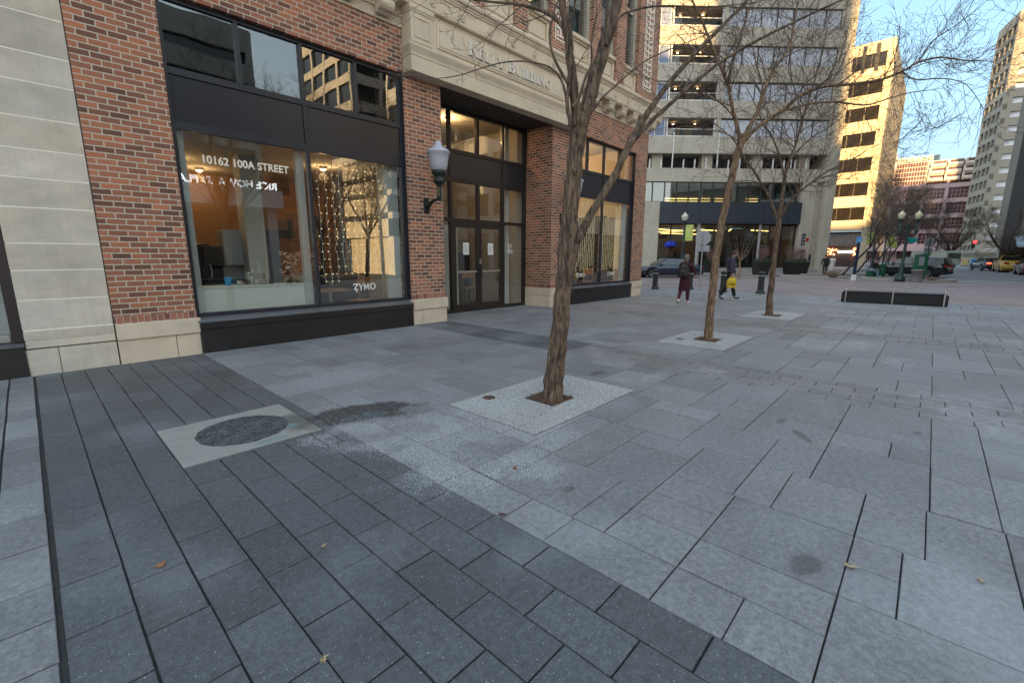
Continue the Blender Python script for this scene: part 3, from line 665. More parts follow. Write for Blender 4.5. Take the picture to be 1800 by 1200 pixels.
part(g, 'soffit', [M['dark_soffit'], M['black']])
# glass lettering
def vinyl(name, rows, org, size, mat, bold=.0, xs=1.0):
    g = MB()
    for s, dx, dz, k in rows: text_mb(g, s, size*k, .0012, face_M((org[0]+dx, org[1], org[2]+dz), (1,0,0), (0,-1,0)), bold*k, 0, 'LEFT', 1.0, xs)
    part(g, name, mat)
GY = 8.828
vinyl('address_lettering', [('10162 100A STREET', 0, 0, 1)], (2.16, GY, 3.055), .172, M['cream_vinyl'], .0045, .93)
def zymo(org, H, stacked=False):
    g = MB(); Mx = face_M(org, (1,0,0), (0,-1,0))
    def put(ps, x, y, s=1.0):
        for p_ in ps:
            n = len(p_); vs = [Mx @ Vector((x+a*H*s, y+b*H*s, .001)) for a, b in p_]; g.add(vs, [tuple(range(n))])
    Z = [bar(.08,.78,.82,1), bar(.08,.16,.68,.82), [(.56,.82),(.78,.82),(.38,.22),(.14,.22)], bar(.14,.80,.06,.22), [(.24,.06),(.46,.06),(.64,-.10),(.52,-.14)], bowl(.48,-.18,.24,.16,.12,.09,-100,60)]
    Z = [q for q in Z if not isinstance(q[0], list)] + Z[-1]
    Yg, m1, O = glyph('Y')[0], [bar(.08,.24), bar(.76,.92), [(.08,1),(.28,1),(.56,.25),(.46,.1)], [(.92,1),(.72,1),(.46,.25),(.54,.1)], bar(.02,.30,0,.07), bar(.70,.98,0,.07)], bowl(.5,.5,.46,.5,.2,.1,0,360,20)
    for k, (ps, x, y, s) in enumerate([(Z,0,0,1),(Yg,.82*H,0,1),(m1,(1.62*H),0,1),(O,2.66*H,0,1)] if not stacked else [(Z,0,1.12*H,1),(Yg,.85*H,1.12*H,1),(m1,0,0,.9),(O,.92*H,0,.9)]): put(ps, x, y, s)
    part(g, 'shop_name_lettering', M['white_vinyl'])
zymo((4.62, GY, .87), .145); zymo((12.70, GY, .87), .145); zymo((14.70, GY, .87), .145)
zymo((10.30, YD+.045, 1.66), .135, True)
# ---------------------------------------------------------------- rooms behind the glass
M['warm_wall'] = simple('ochre_wall', (.30,.17,.085), .85, var=.1, scale=1.5)
M['room_wall'] = simple('room_wall', (.46,.42,.35), .9, var=.08, scale=1.5)
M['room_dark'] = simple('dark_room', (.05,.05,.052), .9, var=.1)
M['wood_floor'] = simple('cafe_floor', (.12,.085,.06), .5, var=.2, scale=3)
def room(x0, x1, y0, y1, z0, z1, wall, floor, ceil, name, side=None):
    t = .06; g = MB()
    g.box(x0, x1, y1, y1+t, z0, z1, 0); g.box(x0-t, x0, y0, y1+t, z0, z1, 3); g.box(x1, x1+t, y0, y1+t, z0, z1, 3); g.box(x0-t, x1+t, y0, y1+t, z0-t, z0, 1); g.box(x0-t, x1+t, y0, y1+t, z1, z1+t, 2)
    part(g, name, [wall, floor, ceil, side or wall])
room(1.45, 6.80, 8.96, 13.6, .12, 3.60, M['warm_wall'], M['wood_floor'], M['room_wall'], 'cafe_interior', M['room_wall'])
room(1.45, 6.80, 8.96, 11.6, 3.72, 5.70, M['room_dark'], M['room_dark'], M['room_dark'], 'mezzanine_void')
room(7.03, 11.05, 9.86, 13.6, -.02, 5.50, M['room_wall'], M['wood_floor'], M['room_wall'], 'lobby_interior')
room(12.13, 16.78, 8.97, 14.6, .12, 5.72, M['room_wall'], M['wood_floor'], M['drywall'], 'dining_interior')
for q in ((3.25, 3.62, 10.6, 11.0, .12, 3.6), (1.90, 1.98, 8.93, 9.5, .6, 3.55), (5.55, 5.90, 8.97, 9.25, .62, 3.5), (3.70, 3.84, 8.95, 9.05, .62, 3.5), (15.85, 16.15, 8.97, 9.25, .62, 3.5)):
    g = MB(); g.box(*q); part(g, 'pale_column', M['drywall'])
g = MB(); g.box(3.75, 6.7, 11.9, 12.0, .12, 2.2); g.box(4.6, 5.5, 11.8, 11.9, 1.2, 2.6); part(g, 'dark_partition', M['room_dark'])
for q in ((8.12, 9.0, 10.6, 10.7, 0, 2.45), (7.2, 8.0, 11.3, 11.4, 0, 2.6)): g = MB(); g.box(*q); part(g, 'lobby_door_panel', M['plaster'])
for q in ((9.1, 10.9, 13.3, 13.5, 0, 2.3), (9.3, 9.9, 11.8, 12.3, 0, 1.0), (10.2, 10.9, 12.2, 12.6, 0, 1.7), (7.1, 9.05, 12.5, 12.7, 2.5, 4.2)): g = MB(); g.box(*q); part(g, 'dark_joinery', M['room_dark'])
for q in ((12.2, 16.7, 14.35, 14.5, .12, 2.5), (16.45, 16.74, 9.4, 14.3, .12, 3.1), (15.2, 16.3, 12.4, 12.9, .12, 1.6), (16.5, 16.75, 10.2, 11.6, 2.4, 3.2)): g = MB(); g.box(*q); part(g, 'dark_joinery', M['room_dark'])
g = MB(); g.box(10.45, 10.62, 10.0, 10.2, 0, 5.4); part(g, 'pale_column', M['drywall'])
# wall lamps on the piers
M['opal'] = simple('ribbed_opal_globe', (.62,.62,.70), .35, var=.06, **{'Transmission Weight': .25})
M['lamp_iron'] = simple('lamp_iron', (.022,.030,.030), .4, .3, var=.25)
M['brass'] = simple('brass_tube', (.35,.30,.18), .35, .9, var=.15)
def wall_lamp(x, label):
    t = thing('wall_lamp', label, 'wall lamp', (x, 8.70, 2.72), 0, 'globe lamps on the brick piers')
    g = MB(); g.box(-.075, .075, -.035, -.001, -.17, .17); g.box(-.05, .05, -.055, -.035, -.14, .14); g.build('back_plate', M['lamp_iron'], t, local=True, bevel=.012)
    pts = [(0,-.05,-.06),(0,-.16,.03),(0,-.28,.085),(0,-.42,.105),(0,-.48,.11)]; g = MB(); g.tube(pts, [.05,.042,.034,.032,.034], 10); g.build('arm', M['lamp_iron'], t, True, local=True)
    c = (0,-.5,0); g = MB()
    g._lathe(c, [(.004,.055),(.035,.075),(.045,.10),(.045,.14),(.055,.15),(.055,.36),(.06,.37),(.06,.40),(.10,.43),(.135,.46),(.14,.49),(.115,.505),(.105,.57),(.13,.60),(.155,.63),(.16,.66),(.16,.70),(.1,.702)], 20); h = g.build('fitter', M['lamp_iron'], t, True, local=True)
    g = MB()
    for k in range(8): a = PI*2*k/8; g.tube([(.058*math.cos(a), -.5+.058*math.sin(a), .16), (.058*math.cos(a), -.5+.058*math.sin(a), .35)], .009, 5)
    g.build('brass_reed', M['brass'], h, local=True)
    N = 40; prof = [(.15,.70),(.165,.72),(.19,.80),(.21,.92),(.225,1.02),(.255,1.06),(.258,1.075),(.235,1.10),(.20,1.13),(.195,1.14),(.15,1.165),(.10,1.19),(.085,1.21),(.075,1.26),(.05,1.30),(.003,1.31)]
    g = MB(); vs = []
    for r, z in prof:
        for j in range(N): a = 2*PI*j/N; rr = r*(1+(.018 if j % 2 else -.012)*(1 if r > .08 else 0)); vs.append((rr*math.cos(a), -.5+rr*math.sin(a), z))
    k = len(prof); g.add(vs, [(i*N+j, i*N+(j+1)%N, (i+1)*N+(j+1)%N, (i+1)*N+j) for i in range(k-1) for j in range(N)]+[tuple(range((k-1)*N, k*N))]); g.build('globe', M['opal'], t, True, local=True)
wall_lamp(6.47, 'black wall lamp with an acorn globe on the brick pier left of the glass doors')
wall_lamp(11.62, 'acorn globe wall lamp half hidden behind the nearest tree trunk')
# ================================================================ STONE FRONTED NEIGHBOUR
SB = thing('stone_building', 'pale stone fronted building at the left edge with a dark window', 'building', (.3, 8.7, 0))
g = MB(); zs = [.352,.455,.60,1.005,1.395,1.745,2.20,2.57,2.93,3.32,3.75,4.10,4.56,5.0,5.4,5.85,6.3,6.8,7.3,7.9,8.5]
g.tone = []
for a, b in zip(zs[:-1], zs[1:]):
    g.box(-.135, .772, 8.703 if a > .5 else 8.69, 9.2, a+.0085, b-.0085); k = rng.uniform(.84, 1.10); w_ = rng.uniform(-.03, .03); g.tone += [(k+w_, k, k-w_, 1)]*6
for z in zs[1:-1]: g.box(-.128, .770, 8.7045, 9.15, z-.009, z+.009, 1)
g.box(.772, .785, 8.715, 9.2, 0, 8.5, 2)
g.box(-.145, .16, 8.682, 9.2, -.02, .343); g.box(.168, .772, 8.682, 9.2, -.02, .343); g.box(.1, .7, 8.69, 9.1, -.01, .355, 2); g.tone += [(1, 1, 1, 1)]*(len(g.f)-len(g.tone))
g.build('stone_pier', [M['stone_pier'], M['caulk'], M['joint']], SB, bevel=.004)
g = MB(); g.box(-6, -.14, 8.73, 9.2, 4.9, 8.5); g.box(-6, -5.2, 8.7, 9.2, .5, 4.9); g.box(-6, .78, 9.2, 22, 8.3, 8.5); g.box(.70, .775, 9.2, 22, 0, 8.5); g.box(-6, .7, 21.7, 22, 0, 8.5); g.box(-6, -5.8, 9.2, 21.7, 0, 8.5); g.build('wall', M['stone_pier'], SB)
g = MB(); g.box(-5.2, -.145, 8.66, 9.1, -.02, .395); g.build('granite_plinth', M['granite'], SB, bevel=.006)
g = MB(); g.prism([(8.63,.40),(8.63,.43),(8.78,.455),(9.1,.455),(9.1,.40)], 'x', -5.2, -.145); g.build('granite_sill', M['granite_sill'], SB)
M['oxblood'] = simple('oxblood_frame', (.020,.010,.012), .4, var=.2)
g = MB(); g.box(-.245, -.137, 8.72, 8.86, .457, 4.9); g.box(-5.2, -5.1, 8.72, 8.86, .457, 4.9); g.box(-2.8, -2.68, 8.72, 8.86, .457, 4.9); g.box(-5.1, -.245, 8.74, 8.86, 4.8, 4.9)
w = g.build('window', M['oxblood'], SB, bevel=.004)
g = MB(); g.box(-5.1, -2.8, 8.80, 8.81, .56, 4.8); g.box(-2.68, -.245, 8.80, 8.81, .56, 4.8); g.build('pane', M['glass'], w)
g = MB(); g.box(-5.1, -.246, 8.735, 8.86, .457, .56); g.build('stone_rail', M['concrete_grey'], w, bevel=.02)
g = MB(); g.box(-5.15, -.2, 9.3, 9.34, .2, 4.9); g.build('blind', M['drywall'], SB)
# ================================================================ OTHER BUILDINGS
M['navy_panel'] = simple('navy_canopy_panel', (.030,.040,.055), .45, var=.12, scale=.7)
M['pale_glass'] = simple('painted_sky_glass', (.56,.61,.69), .2, var=.14, scale=.35, **{'Specular IOR Level': .6})  # pale blue sky reflection put into the glass colour
M['tower_glass'] = simple('tower_glass', (.022,.026,.032), .08, var=.2, scale=.5, **{'Specular IOR Level': .8})
M['blue_curtain'] = simple('blue_curtain', (.20,.25,.38), .8, var=.15, scale=2)
M['teal_glass'] = glassmat('band_glass', (.70,.82,.82), 1.6, 2.6, .0)
M['clear_glass'] = glassmat('storefront_glass', (.85,.9,.88), 1.5, 1.2, .0)
M['dark_frame'] = simple('dark_window_frame', (.02,.022,.025), .45, var=.1)
M['strip_lamp'] = emit('strip_lamp', (1.0,.58,.18), .55)
M['pot_lamp'] = emit('pot_lamp', (1.0,.62,.28), 2.5)
M['bank_wall'] = simple('bank_interior_wall', (.20,.13,.07), .8, var=.35, scale=.6)
def child_copy(o, x, y, z, parent, sc=None):
    c = o.copy(); COL.objects.link(c); c.parent = parent; c.location = (x, y, z)
    if sc: c.scale = sc
    return c
def window_proto(name, w, h, parent, frame, glass, nv=1, nh=1, t=.06, dep=.12):
    """frame mesh with its pane, lower left corner at the origin, outer face at y=0"""
    g = MB(); g.box(0, t, 0, dep, 0, h); g.box(w-t, w, 0, dep, 0, h); g.box(t, w-t, 0, dep, 0, t); g.box(t, w-t, 0, dep, h-t, h)
    for k in range(1, nv): g.box(w*k/nv-t/2, w*k/nv+t/2, .01, dep-.01, t, h-t)
    for k in range(1, nh): g.box(t, w-t, .014, dep-.014, h*k/nh-t/2, h*k/nh+t/2)
    o = g.build(name, frame, parent, local=True)
    g = MB(); g.box(t, w-t, dep*.5, dep*.5+.02, t, h-t); g.build('pane', glass, o, local=True)
    return o
def win_copy(o, loc, parent):
    c = copy_tree(o, parent); c.location = loc; return c
CB = thing('concrete_building', 'beige concrete building across the crossing with a navy canopy over its storefront', 'building', (45, 15.81, 0), -PI/4)
FL = [(8.37,9.57),(10.86,12.30),(13.90,15.33),(16.93,18.34),(19.89,21.38),(22.93,24.42),(25.97,27.46),(29.0,30.5),(32.0,34.0)]
g = MB()
for a, b in FL: g.box(-19, 10.40, 0, .5, a, b)
for a, b in FL[1:]: g.box(-19, 10.40, .012, .02, (a+b)/2-.01, (a+b)/2+.01)
for k in (-10.6,-5.5,-.75,4.0,8.6): g.box(k-.5, k+.5, .55, 1.4, 9.57, 10.86)
for z0, z1 in [(FL[i][1], FL[i+1][0]) for i in range(1, 8)]:
    g.box(-.45, 0.0, .06, .6, z0, z1); g.box(10.15, 10.4, .06, .6, z0, z1)
g.box(-19, -5.2, -.12, .5, 0, 6.55); g.box(8.32, 9.62, -.15, 1.0, 0, 8.36)
g.box(9.62, 10.45, .35, 1.2, 0, 8.36)
g.box(10.46, 11.15, -.55, 1.5, 0, 34.3); g.box(10.40, 10.46, .2, 1.2, 0, 34)
g.box(10.75, 11.15, 1.5, 14, 0, 34)
g.build('wall', M['concrete'], CB, local=True, bevel=.02)
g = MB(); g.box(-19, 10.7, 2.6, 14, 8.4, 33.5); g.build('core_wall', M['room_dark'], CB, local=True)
g = MB()
for z0, z1 in [(FL[i][1], FL[i+1][0]) for i in range(0, 8)]: g.box(-19, 10.4, .5, 2.6, z0-.06, z0-.005); g.box(-19, 10.4, .5, 2.6, z1+.005, z1+.06)
g.build('floor_slab', M['concrete_grey'], CB, local=True)
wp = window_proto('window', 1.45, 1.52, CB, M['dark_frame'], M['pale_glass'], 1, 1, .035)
wp.location = (.05, .12, 13.905 + .02 - 1.6)
first = True
for i in range(1, 8):
    z0 = FL[i][1]+.01; z0 = FL[i][1]+.005
    for k in range(7):
        if first: wp.location = (.02, .12, z0); first = False; continue
        win_copy(wp, (.02+k*1.447, .12, z0), CB)
bw = window_proto('window', 1.9, 1.52, CB, M['white'], M['blue_curtain'], 2, 1, .07)
fr = True
for i in range(1, 8):
    if fr: bw.location = (-7.0, .12, FL[i][1]+.005); fr = False
    else: win_copy(bw, (-7.0, .12, FL[i][1]+.005), CB)
    win_copy(bw, (-10.2, .12, FL[i][1]+.005), CB)
def balcony(z):
    g = MB(); g.box(-5.0, -4.88, .05, .17, z+.005, z+1.5); g.box(-.57, -.47, .05, .17, z+.005, z+1.5); g.box(-4.88, -.57, .05, .15, z+.005, z+.09); g.box(-4.88, -.57, .07, .12, z+.62, z+.68)
    o = g.build('balcony_rail', M['white'], CB, local=True)
    g = MB(); g.box(-4.88, -.57, .085, .095, z+.095, z+.615); g.build('pane', M['clear_glass'], o, local=True)
    g = MB(); g.box(-4.9, -.5, 2.3, 2.4, z, z+1.5); g.build('balcony_back', M['room_dark'], CB, local=True)
    g = MB(); g.box(-4.4, -3.6, 2.2, 2.29, z+.05, z+1.3); g.box(-2.6, -1.7, 2.2, 2.29, z+.05, z+1.3); g.box(-3.3, -2.9, 2.2, 2.29, z+.05, z+1.4); g.build('balcony_door', M['bank_wall'], CB, local=True)
    g = MB(); g.disc((-3.9, 1.4, z+1.40), (0,0,-1), .09); g.disc((-1.9, 1.2, z+1.40), (0,0,-1), .09); g.build('ceiling_lamp', M['pot_lamp'], CB, local=True)
for i in range(1, 8): balcony(FL[i][1])
for k in range(16): g = MB(); x = -7.4+k*1.06; g.box(x-.05, x+.05, .1, .2, 9.575, 10.35 if k % 3 else 10.5); g.build('deck_post', M['white'], CB, local=True)
for x in (-4.3, -.1, 6.9): g = MB(); g.tube([(x, -.10, 9.6), (x, -.10, 12.6)], .055, 8); g.build('flag_pole', M['white'], CB, local=True)
g = MB(); g.box(-12, 8, 2.2, 2.3, 9.6, 10.8); g.build('deck_screen', M['room_dark'], CB, local=True)
# glazed band
g = MB(); zb0, zb1 = 6.56, 8.37
xs = [-14+1.15*k for k in range(20)]
g.box(-14, 8.30, .1, .25, zb1-.07, zb1-.005); g.box(-14, 8.30, .1, .25, zb0-.03, zb0+.05)
for x in xs: g.box(min(x, 8.22), min(x, 8.22)+.07, .09, .24, zb0+.05, zb1-.07)
o = g.build('window_band', M['dark_frame'], CB, local=True)
for a, b in zip(xs[:-1], xs[1:]):
    g = MB(); g.box(a+.07, min(b, 8.3), .16, .18, zb0+.05, zb1-.07); g.build('pane', M['teal_glass'], o, local=True)
g = MB(); g.box(-14, 8.3, 4.0, 4.1, zb0-.3, zb1+.1); g.box(-14, 8.3, .3, 4, zb0-.35, zb0-.25); g.box(-14, 8.3, .6, 4, zb1+.05, zb1+.15); g.build('interior_wall', M['bank_wall'], CB, local=True)
g = MB()
for x, w in ((-3.4,1.5),(-1.6,1.7),(.4,1.0),(1.9,.9),(-2.6,2.6),(5.2,1.2)):
    for k in range(3): g.box(x, x+w, 3.9, 3.96, 6.75+k*.27+.05*(x > 0), 6.83+k*.27)
g.build('shelf_lamp', M['strip_lamp'], CB, local=True)
# canopy
g = MB()
xs = [-5.2+1.225*k for k in range(12)]
for a, b in zip(xs[:-1], xs[1:]): g.box(a+.012, b-.012, -.35, -.2, 4.58, 6.53)
g.box(-5.18, 8.25, -.30, .09, 4.60, 6.50)
g.build('canopy', M['navy_panel'], CB, local=True)
# storefront
g = MB(); xs = [-5.15, -3.9, -2.5, -1.1, .3, 1.6, 3.0, 4.3, 5.7, 6.9, 8.2]
g.box(-5.2, 8.3, .1, .3, 4.45, 4.575); g.box(-5.2, 8.3, .1, .3, .42, .55); 
for x in xs: g.box(x-.04, x+.04, .1, .28, .55, 4.45)
for a, b in zip(xs[:-1], xs[1:]): g.box(a+.04, b-.04, .11, .27, 2.68, 2.76)
o = g.build('storefront', M['dark_frame'], CB, local=True)
for a, b in zip(xs[:-1], xs[1:]):
    g = MB(); g.box(a+.04, b-.04, .18, .2, .55, 2.68); g.box(a+.04, b-.04, .18, .2, 2.76, 4.45); g.build('pane', M['clear_glass'], o, local=True)
g = MB(); g.box(-5.2, 8.3, 7.5, 7.6, .3, 4.6); g.box(-5.3, -5.2, .3, 7.5, .3, 4.6); g.box(8.3, 8.35, 1.05, 7.5, .3, 4.6); g.box(-5.2, 8.3, .3, 7.5, .36, .42); g.box(-5.2, 8.3, .5, 7.5, 4.62, 4.7); g.build('interior_wall', M['bank_wall'], CB, local=True)
g = MB(); r2 = random.Random(5)
for k in range(26):
    x = r2.uniform(-5, 7.8); y = r2.uniform(1.5, 6.8); h = r2.uniform(.5, 1.5); w = r2.uniform(.3, 1.0); g.box(x, x+w, y, y+.4, .42, .42+h)
g.box(4.0, 4.3, 1.0, 1.2, .42, 4.6); g.box(.9, 2.3, 3.5, 3.6, .42, 4.6); g.box(4.8, 6.9, 5.0, 5.1, .42, 3.6)
g.build('furniture', M['room_dark'], CB, local=True)
for q, r_ in ((-1.3,.18),(4.65,.12)): g = MB(); g.tube([(q,-.02,.5),(q,.0,4.6)], r_, 10); g.build('pale_column', M['galv'], CB, local=True)
g = MB()
for a, b, z in (((-4.6,2.2),(-.2,5.2),4.2), ((-4.2,5.5),(-1.0,1.4),4.05), ((-.6,1.2),(2.6,3.2),4.1), ((-3.8,3.0),(3.6,6.2),3.85), ((5.2,2.5),(8.0,4.0),4.15), ((2.9,2.0),(4.2,5.0),4.2)): g.tube([(a[0],a[1],z),(b[0],b[1],z)], .05, 6)
g.build('linear_lamp', M['strip_lamp'], CB, local=True)
g = MB(); r2 = random.Random(8)
for k in range(220): c = Vector((5.7+r2.gauss(0,.42), 1.2+r2.gauss(0,.3), 3.2+r2.gauss(0,.42))); d = Vector((r2.gauss(0,1), r2.gauss(0,1), r2.gauss(0,1))).normalized()*.12; e = d.orthogonal().normalized()*.05; g.add([c-d, c+e, c+d, c-e], [(0,1,2,3)])
M['yellow_leaf'] = simple('yellow_foliage', (.45,.38,.04), .7, var=.4, scale=4)
g.build('indoor_foliage', M['yellow_leaf'], CB, local=True)
g = MB()
for k in range(3): g.box(-5.0, 8.2, -1.3+.43*k, -.87+.43*k if k < 2 else .1, .0, .155*(k+1)+.0)
g.box(8.2, 10.4, -.9, -.2, 0, .16); g.box(8.4, 10.4, -.5, .3, .16, .32)
g.build('step', M['concrete_grey'], CB, local=True)
M['sign_blue'] = simple('sign_navy', (.020,.035,.09), .4, var=.05); M['sign_red'] = simple('sign_red', (.45,.03,.02), .4, var=.05)
g = MB()
for k in range(4):   # stacked upright characters of the bank sign (not legible in the photograph)
    z = 2.55+k*.30; g.box(8.72, 8.80, -.20, -.16, z, z+.24); g.box(8.80, 8.98, -.20, -.16, z+.18, z+.24); g.box(8.80, 8.98, -.20, -.16, z+.08, z+.13); g.box(8.98, 9.06, -.199, -.16, z+(.0 if k % 2 else .1), z+.24)
g.box(8.70, 9.2, -.19, -.16, 1.95, 2.18)
g.build('sign_letters', M['sign_blue'], CB, local=True)
g = MB(); g.M = Matrix.Translation((9.28, -.16, 3.15)) @ Matrix.Rotation(PI/2, 4, 'X'); g._lathe((0,0,0), [(.17,0),(.17,.04),(.001,.04)], 16); g.build('sign_dot', M['sign_red'], CB, local=True)
g = MB(); g.box(9.70, 10.2, .30, .348, 1.15, 1.75); g.build('plaque', M['sign_blue'], CB, local=True)
# ---------------------------------------------------------------- the sunlit office building beyond
M['cream'] = simple('cream_precast', (.60,.50,.35), .8, var=.08, scale=.6)
M['gold_glass'] = simple('bronze_glass', (.016,.013,.010), .12, var=.35, scale=.6)
GB = thing('office_building', 'sunlit cream office building with a jewellery shop at street level', 'building', (80, 11, 0), -PI/2); M['side_glass'] = simple('dim_side_glass', (.07,.06,.05), .35, var=.4, scale=.5)
# local x runs to the right along the front (world -y), local y runs into the building (world +x)
FZ = [6.55+3.25*k for k in range(7)]     # window sills
g = MB(); XL, XR = -9.0, 3.2
for z in FZ: g.box(XL, XR, 0, .4, z-1.50, z)
g.box(XL, XR, 0, .4, FZ[-1]+1.75, 29.2-1.0); g.box(XL, 3.2, -.02, 5, 28.2, 29.2)
g.box(3.2, 4.0, -.55, .6, 0, 29.0);
g.box(XL, 3.4, .5, 24, 28.0, 28.2)
g.build('wall', M['cream'], GB, local=True)
for a, b in ((.55,.95),(1.95,2.4)): g = MB(); g.box(a, b, -.06, -.024, 25.6, 28.9); g.build('roof_slot', M['room_dark'], GB, local=True)
g = MB(); g.box(3.3, 4.05, .65, 24, 4.5, 28.5); g.build('side_wall', M['side_glass'], GB, local=True)
g = MB(); 
for k in range(10): g.box(4.05, 4.12, 1.5+2.4*k, 1.62+2.4*k, 0, 28.5)
for z in FZ: g.box(4.05, 4.10, .65, 24, z-.5, z-.4)
g.build('side_mullion', M['dark_frame'], GB, local=True)
wo = window_proto('window', 1.62, 1.73, GB, M['bronze'], M['gold_glass'], 1, 1, .04); fst = True
for z in FZ:
    for k in range(7):
        if fst: wo.location = (-8.2, .2, z+.005); fst = False; continue
        win_copy(wo, (-8.2+k*1.63, .2, z+.005), GB)
g = MB(); g.box(XL, 3.2, .6, 1.0, 0, 5.0); g.box(XL, 3.2, .3, .35, 3.0, 5.0); g.build('shop_wall', M['room_dark'], GB, local=True)
M['awning'] = simple('shop_fascia', (.16,.125,.105), .7, var=.2, scale=1.5)
g = MB()
for k in range(22): g.prism([(-.5,2.95),(0.28,4.55),(0.28,4.7),(-.5,3.1)], 'x', XL+.55*k+.02, XL+.55*k+.53)
g.build('awning', M['awning'], GB, local=True)
g = MB(); text_mb(g, 'JEWELLERS', .78, .03, Matrix.Translation((.85, -.12, 3.55)) @ Matrix.Rotation(math.radians(64), 4, 'X'), .012); g.build('shop_lettering', M['galv'], GB, local=True)
M['lit_sign'] = emit('lit_sign', (.95,1.0,.8), 1.0)
g = MB(); text_mb(g, 'BIANCO', .46, .02, Matrix.Translation((1.6, .25, 2.05)) @ Matrix.Rotation(PI/2, 4, 'X'), .01); g.build('lit_lettering', M['lit_sign'], GB, local=True)
M['garland_lamp'] = emit('garland_lamp', (1.0,.28,.08), 4.0)
g = MB(); r2 = random.Random(4)
for k in range(90): g.ball((r2.choice([r2.uniform(-1.2,.6), r2.uniform(2.5,3.3)]), .2, r2.uniform(1.75, 2.75)), .045, 5, 4)
g.build('garland_lights', M['garland_lamp'], GB, local=True)
# ---------------------------------------------------------------- pink granite mall
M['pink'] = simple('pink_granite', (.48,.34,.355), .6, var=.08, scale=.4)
M['pink_lit'] = simple('painted_sun_terrace', (.62,.52,.44), .75, var=.06, scale=.4)  # paler copy of the pink stone, sunlight put into its colour
M['red_glass'] = simple('red_tinted_glass', (.085,.034,.036), .12, var=.45, scale=.35)
PB = thing('mall_building', 'pink granite mall with gridded red glass and stepped sunlit terraces', 'building', (175, 0, 0), -PI/2); PB.scale = (1.4,)*3
# local x = -world y
g = MB()
for x in (-11.6, -8.3, -3.2, .15, 3.5, 6.6): g.box(x-.24, x+.24, -.3, .4, 0, 15.6 if x > -4 else 21.5 if x < -8 else 17)
for z in (3.2, 6.1, 9.0, 11.9, 14.7): g.box(-11.6, 6.6, -.2, .4, z-.38, z+.38)
g.box(-11.6, -8.3, -.1, .4, 17.5, 18.3); g.box(-11.6, -8.3, -.1, .4, 20.0, 20.5); g.box(-11.6, -8.3, -.2, 3, 21.3, 21.6)
g.box(-11.6, -3.2, .45, 8, 0, 15.4); g.box(-3.2, 6.6, .45, 8, 0, 15.2)
g.build('wall', M['pink'], PB, local=True)
g = MB(); g.box(-11.8, 6.7, -3.0, .0, 2.2, 2.9); g.build('arcade_canopy', M['pink'], PB, local=True)
pw = window_proto('window', 2.8, 2.1, PB, M['pink'], M['red_glass'], 5, 3, .05); fst = True
for z in (.6, 3.6, 6.5, 9.4, 12.3):
    for x in (-11.35, -6.4+.55, -2.9, .42, 3.78):
        if fst: pw.location = (x, .2, z); fst = False; continue
        win_copy(pw, (x, .2, z), PB)
w2 = window_proto('window', 2.6, 2.1, PB, M['pink'], M['red_glass'], 4, 2, .05); w2.location = (-11.3, .2, 15.35); win_copy(w2, (-11.3, .2, 18.2), PB)
g = MB(); g.box(-8.2, -3.3, 1.0, 1.2, 15.4, 20.0); g.build('glass_wall', M['red_glass'], PB, local=True)
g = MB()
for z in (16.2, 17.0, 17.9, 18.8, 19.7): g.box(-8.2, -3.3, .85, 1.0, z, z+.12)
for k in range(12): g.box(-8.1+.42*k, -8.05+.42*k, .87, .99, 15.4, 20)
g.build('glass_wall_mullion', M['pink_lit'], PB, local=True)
for r_, (z, x0) in enumerate(((15.7,-3.0),(17.1,-3.2),(18.5,-3.3))):
    for k in range(4):
        a = x0+2.45*k+.25*r_; g = MB(); d = .5*r_+.9*(k % 2)*.0
        g.box(a, a+2.25, .3+d, 3+d, z, z+.72); g.box(a+.0, a+.32, .35+d, 3+d, z+.72, z+1.25); g.box(a, a+2.25, .9+d, 3+d, z+1.25, z+1.4)
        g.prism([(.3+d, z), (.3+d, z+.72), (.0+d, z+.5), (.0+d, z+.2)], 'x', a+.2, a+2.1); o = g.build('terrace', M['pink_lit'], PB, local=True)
        g = MB(); g.box(a+.33, a+2.2, .95+d, 1.0+d, z+.73, z+1.24); g.build('pane', M['red_glass'], o, local=True)
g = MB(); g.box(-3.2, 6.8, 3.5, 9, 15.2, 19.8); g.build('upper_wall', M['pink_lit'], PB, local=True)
M['orange_sign'] = emit('orange_sign', (1.0,.25,.05), 1.6)
GG = thing('glass_building', 'low green glass office top showing above the pink mall', 'building', (212, 0, 0), -PI/2); GG.scale = (1.41,)*3
g = MB(); g.box(-10.6, -2.0, 0, 12, 0, 24.6); g.build('glass_wall', simple('green_glass', (.16,.24,.20), .2, var=.2, scale=.3), GG, local=True)
g = MB()
for z in (20.0, 21.6, 23.2, 24.5): g.box(-10.7, -1.9, -.1, .02, z, z+.22)
for k in range(9): g.box(-10.6+1.05*k, -10.45+1.05*k, -.08, .02, 18, 24.5)
g.build('mullion', M['galv'], GG, local=True)
# ---------------------------------------------------------------- far right hotel tower
HT = thing('hotel_tower', 'tall beige tower with deep slot windows at the far right, its top in sunlight', 'building', (149.85, -6.7, 0), math.radians(13.1))
M['tower_con'] = simple('tower_concrete', (.25,.235,.195), .85, var=.07, scale=.3)
g = MB(); LX, LY, HH = 10.8, 34.0, 52.4; fh = 2.88
g.box(.7, LX, -LY, -.7, 0, HH-.2)
nf = 18
for k in range(nf+1):
    z = HH-1.0-k*fh
    if k < nf: g.box(.0, LX, -.7, .0, z-1.15, z) ; g.box(0, .7, -LY, -.7, z-1.65, z)
g.box(0, LX, -LY, 0, HH-1.0, HH)
for k in range(5): g.box(.0+k*2.6, .62+k*2.6 if k else .9, -.72, -.004, 2, HH-1.0)
for y in (-1.4, -9.0, -17): g.box(.004, .72, y-1.2 if y < -2 else y, y if y < -2 else -.72, 2, HH-1.0)
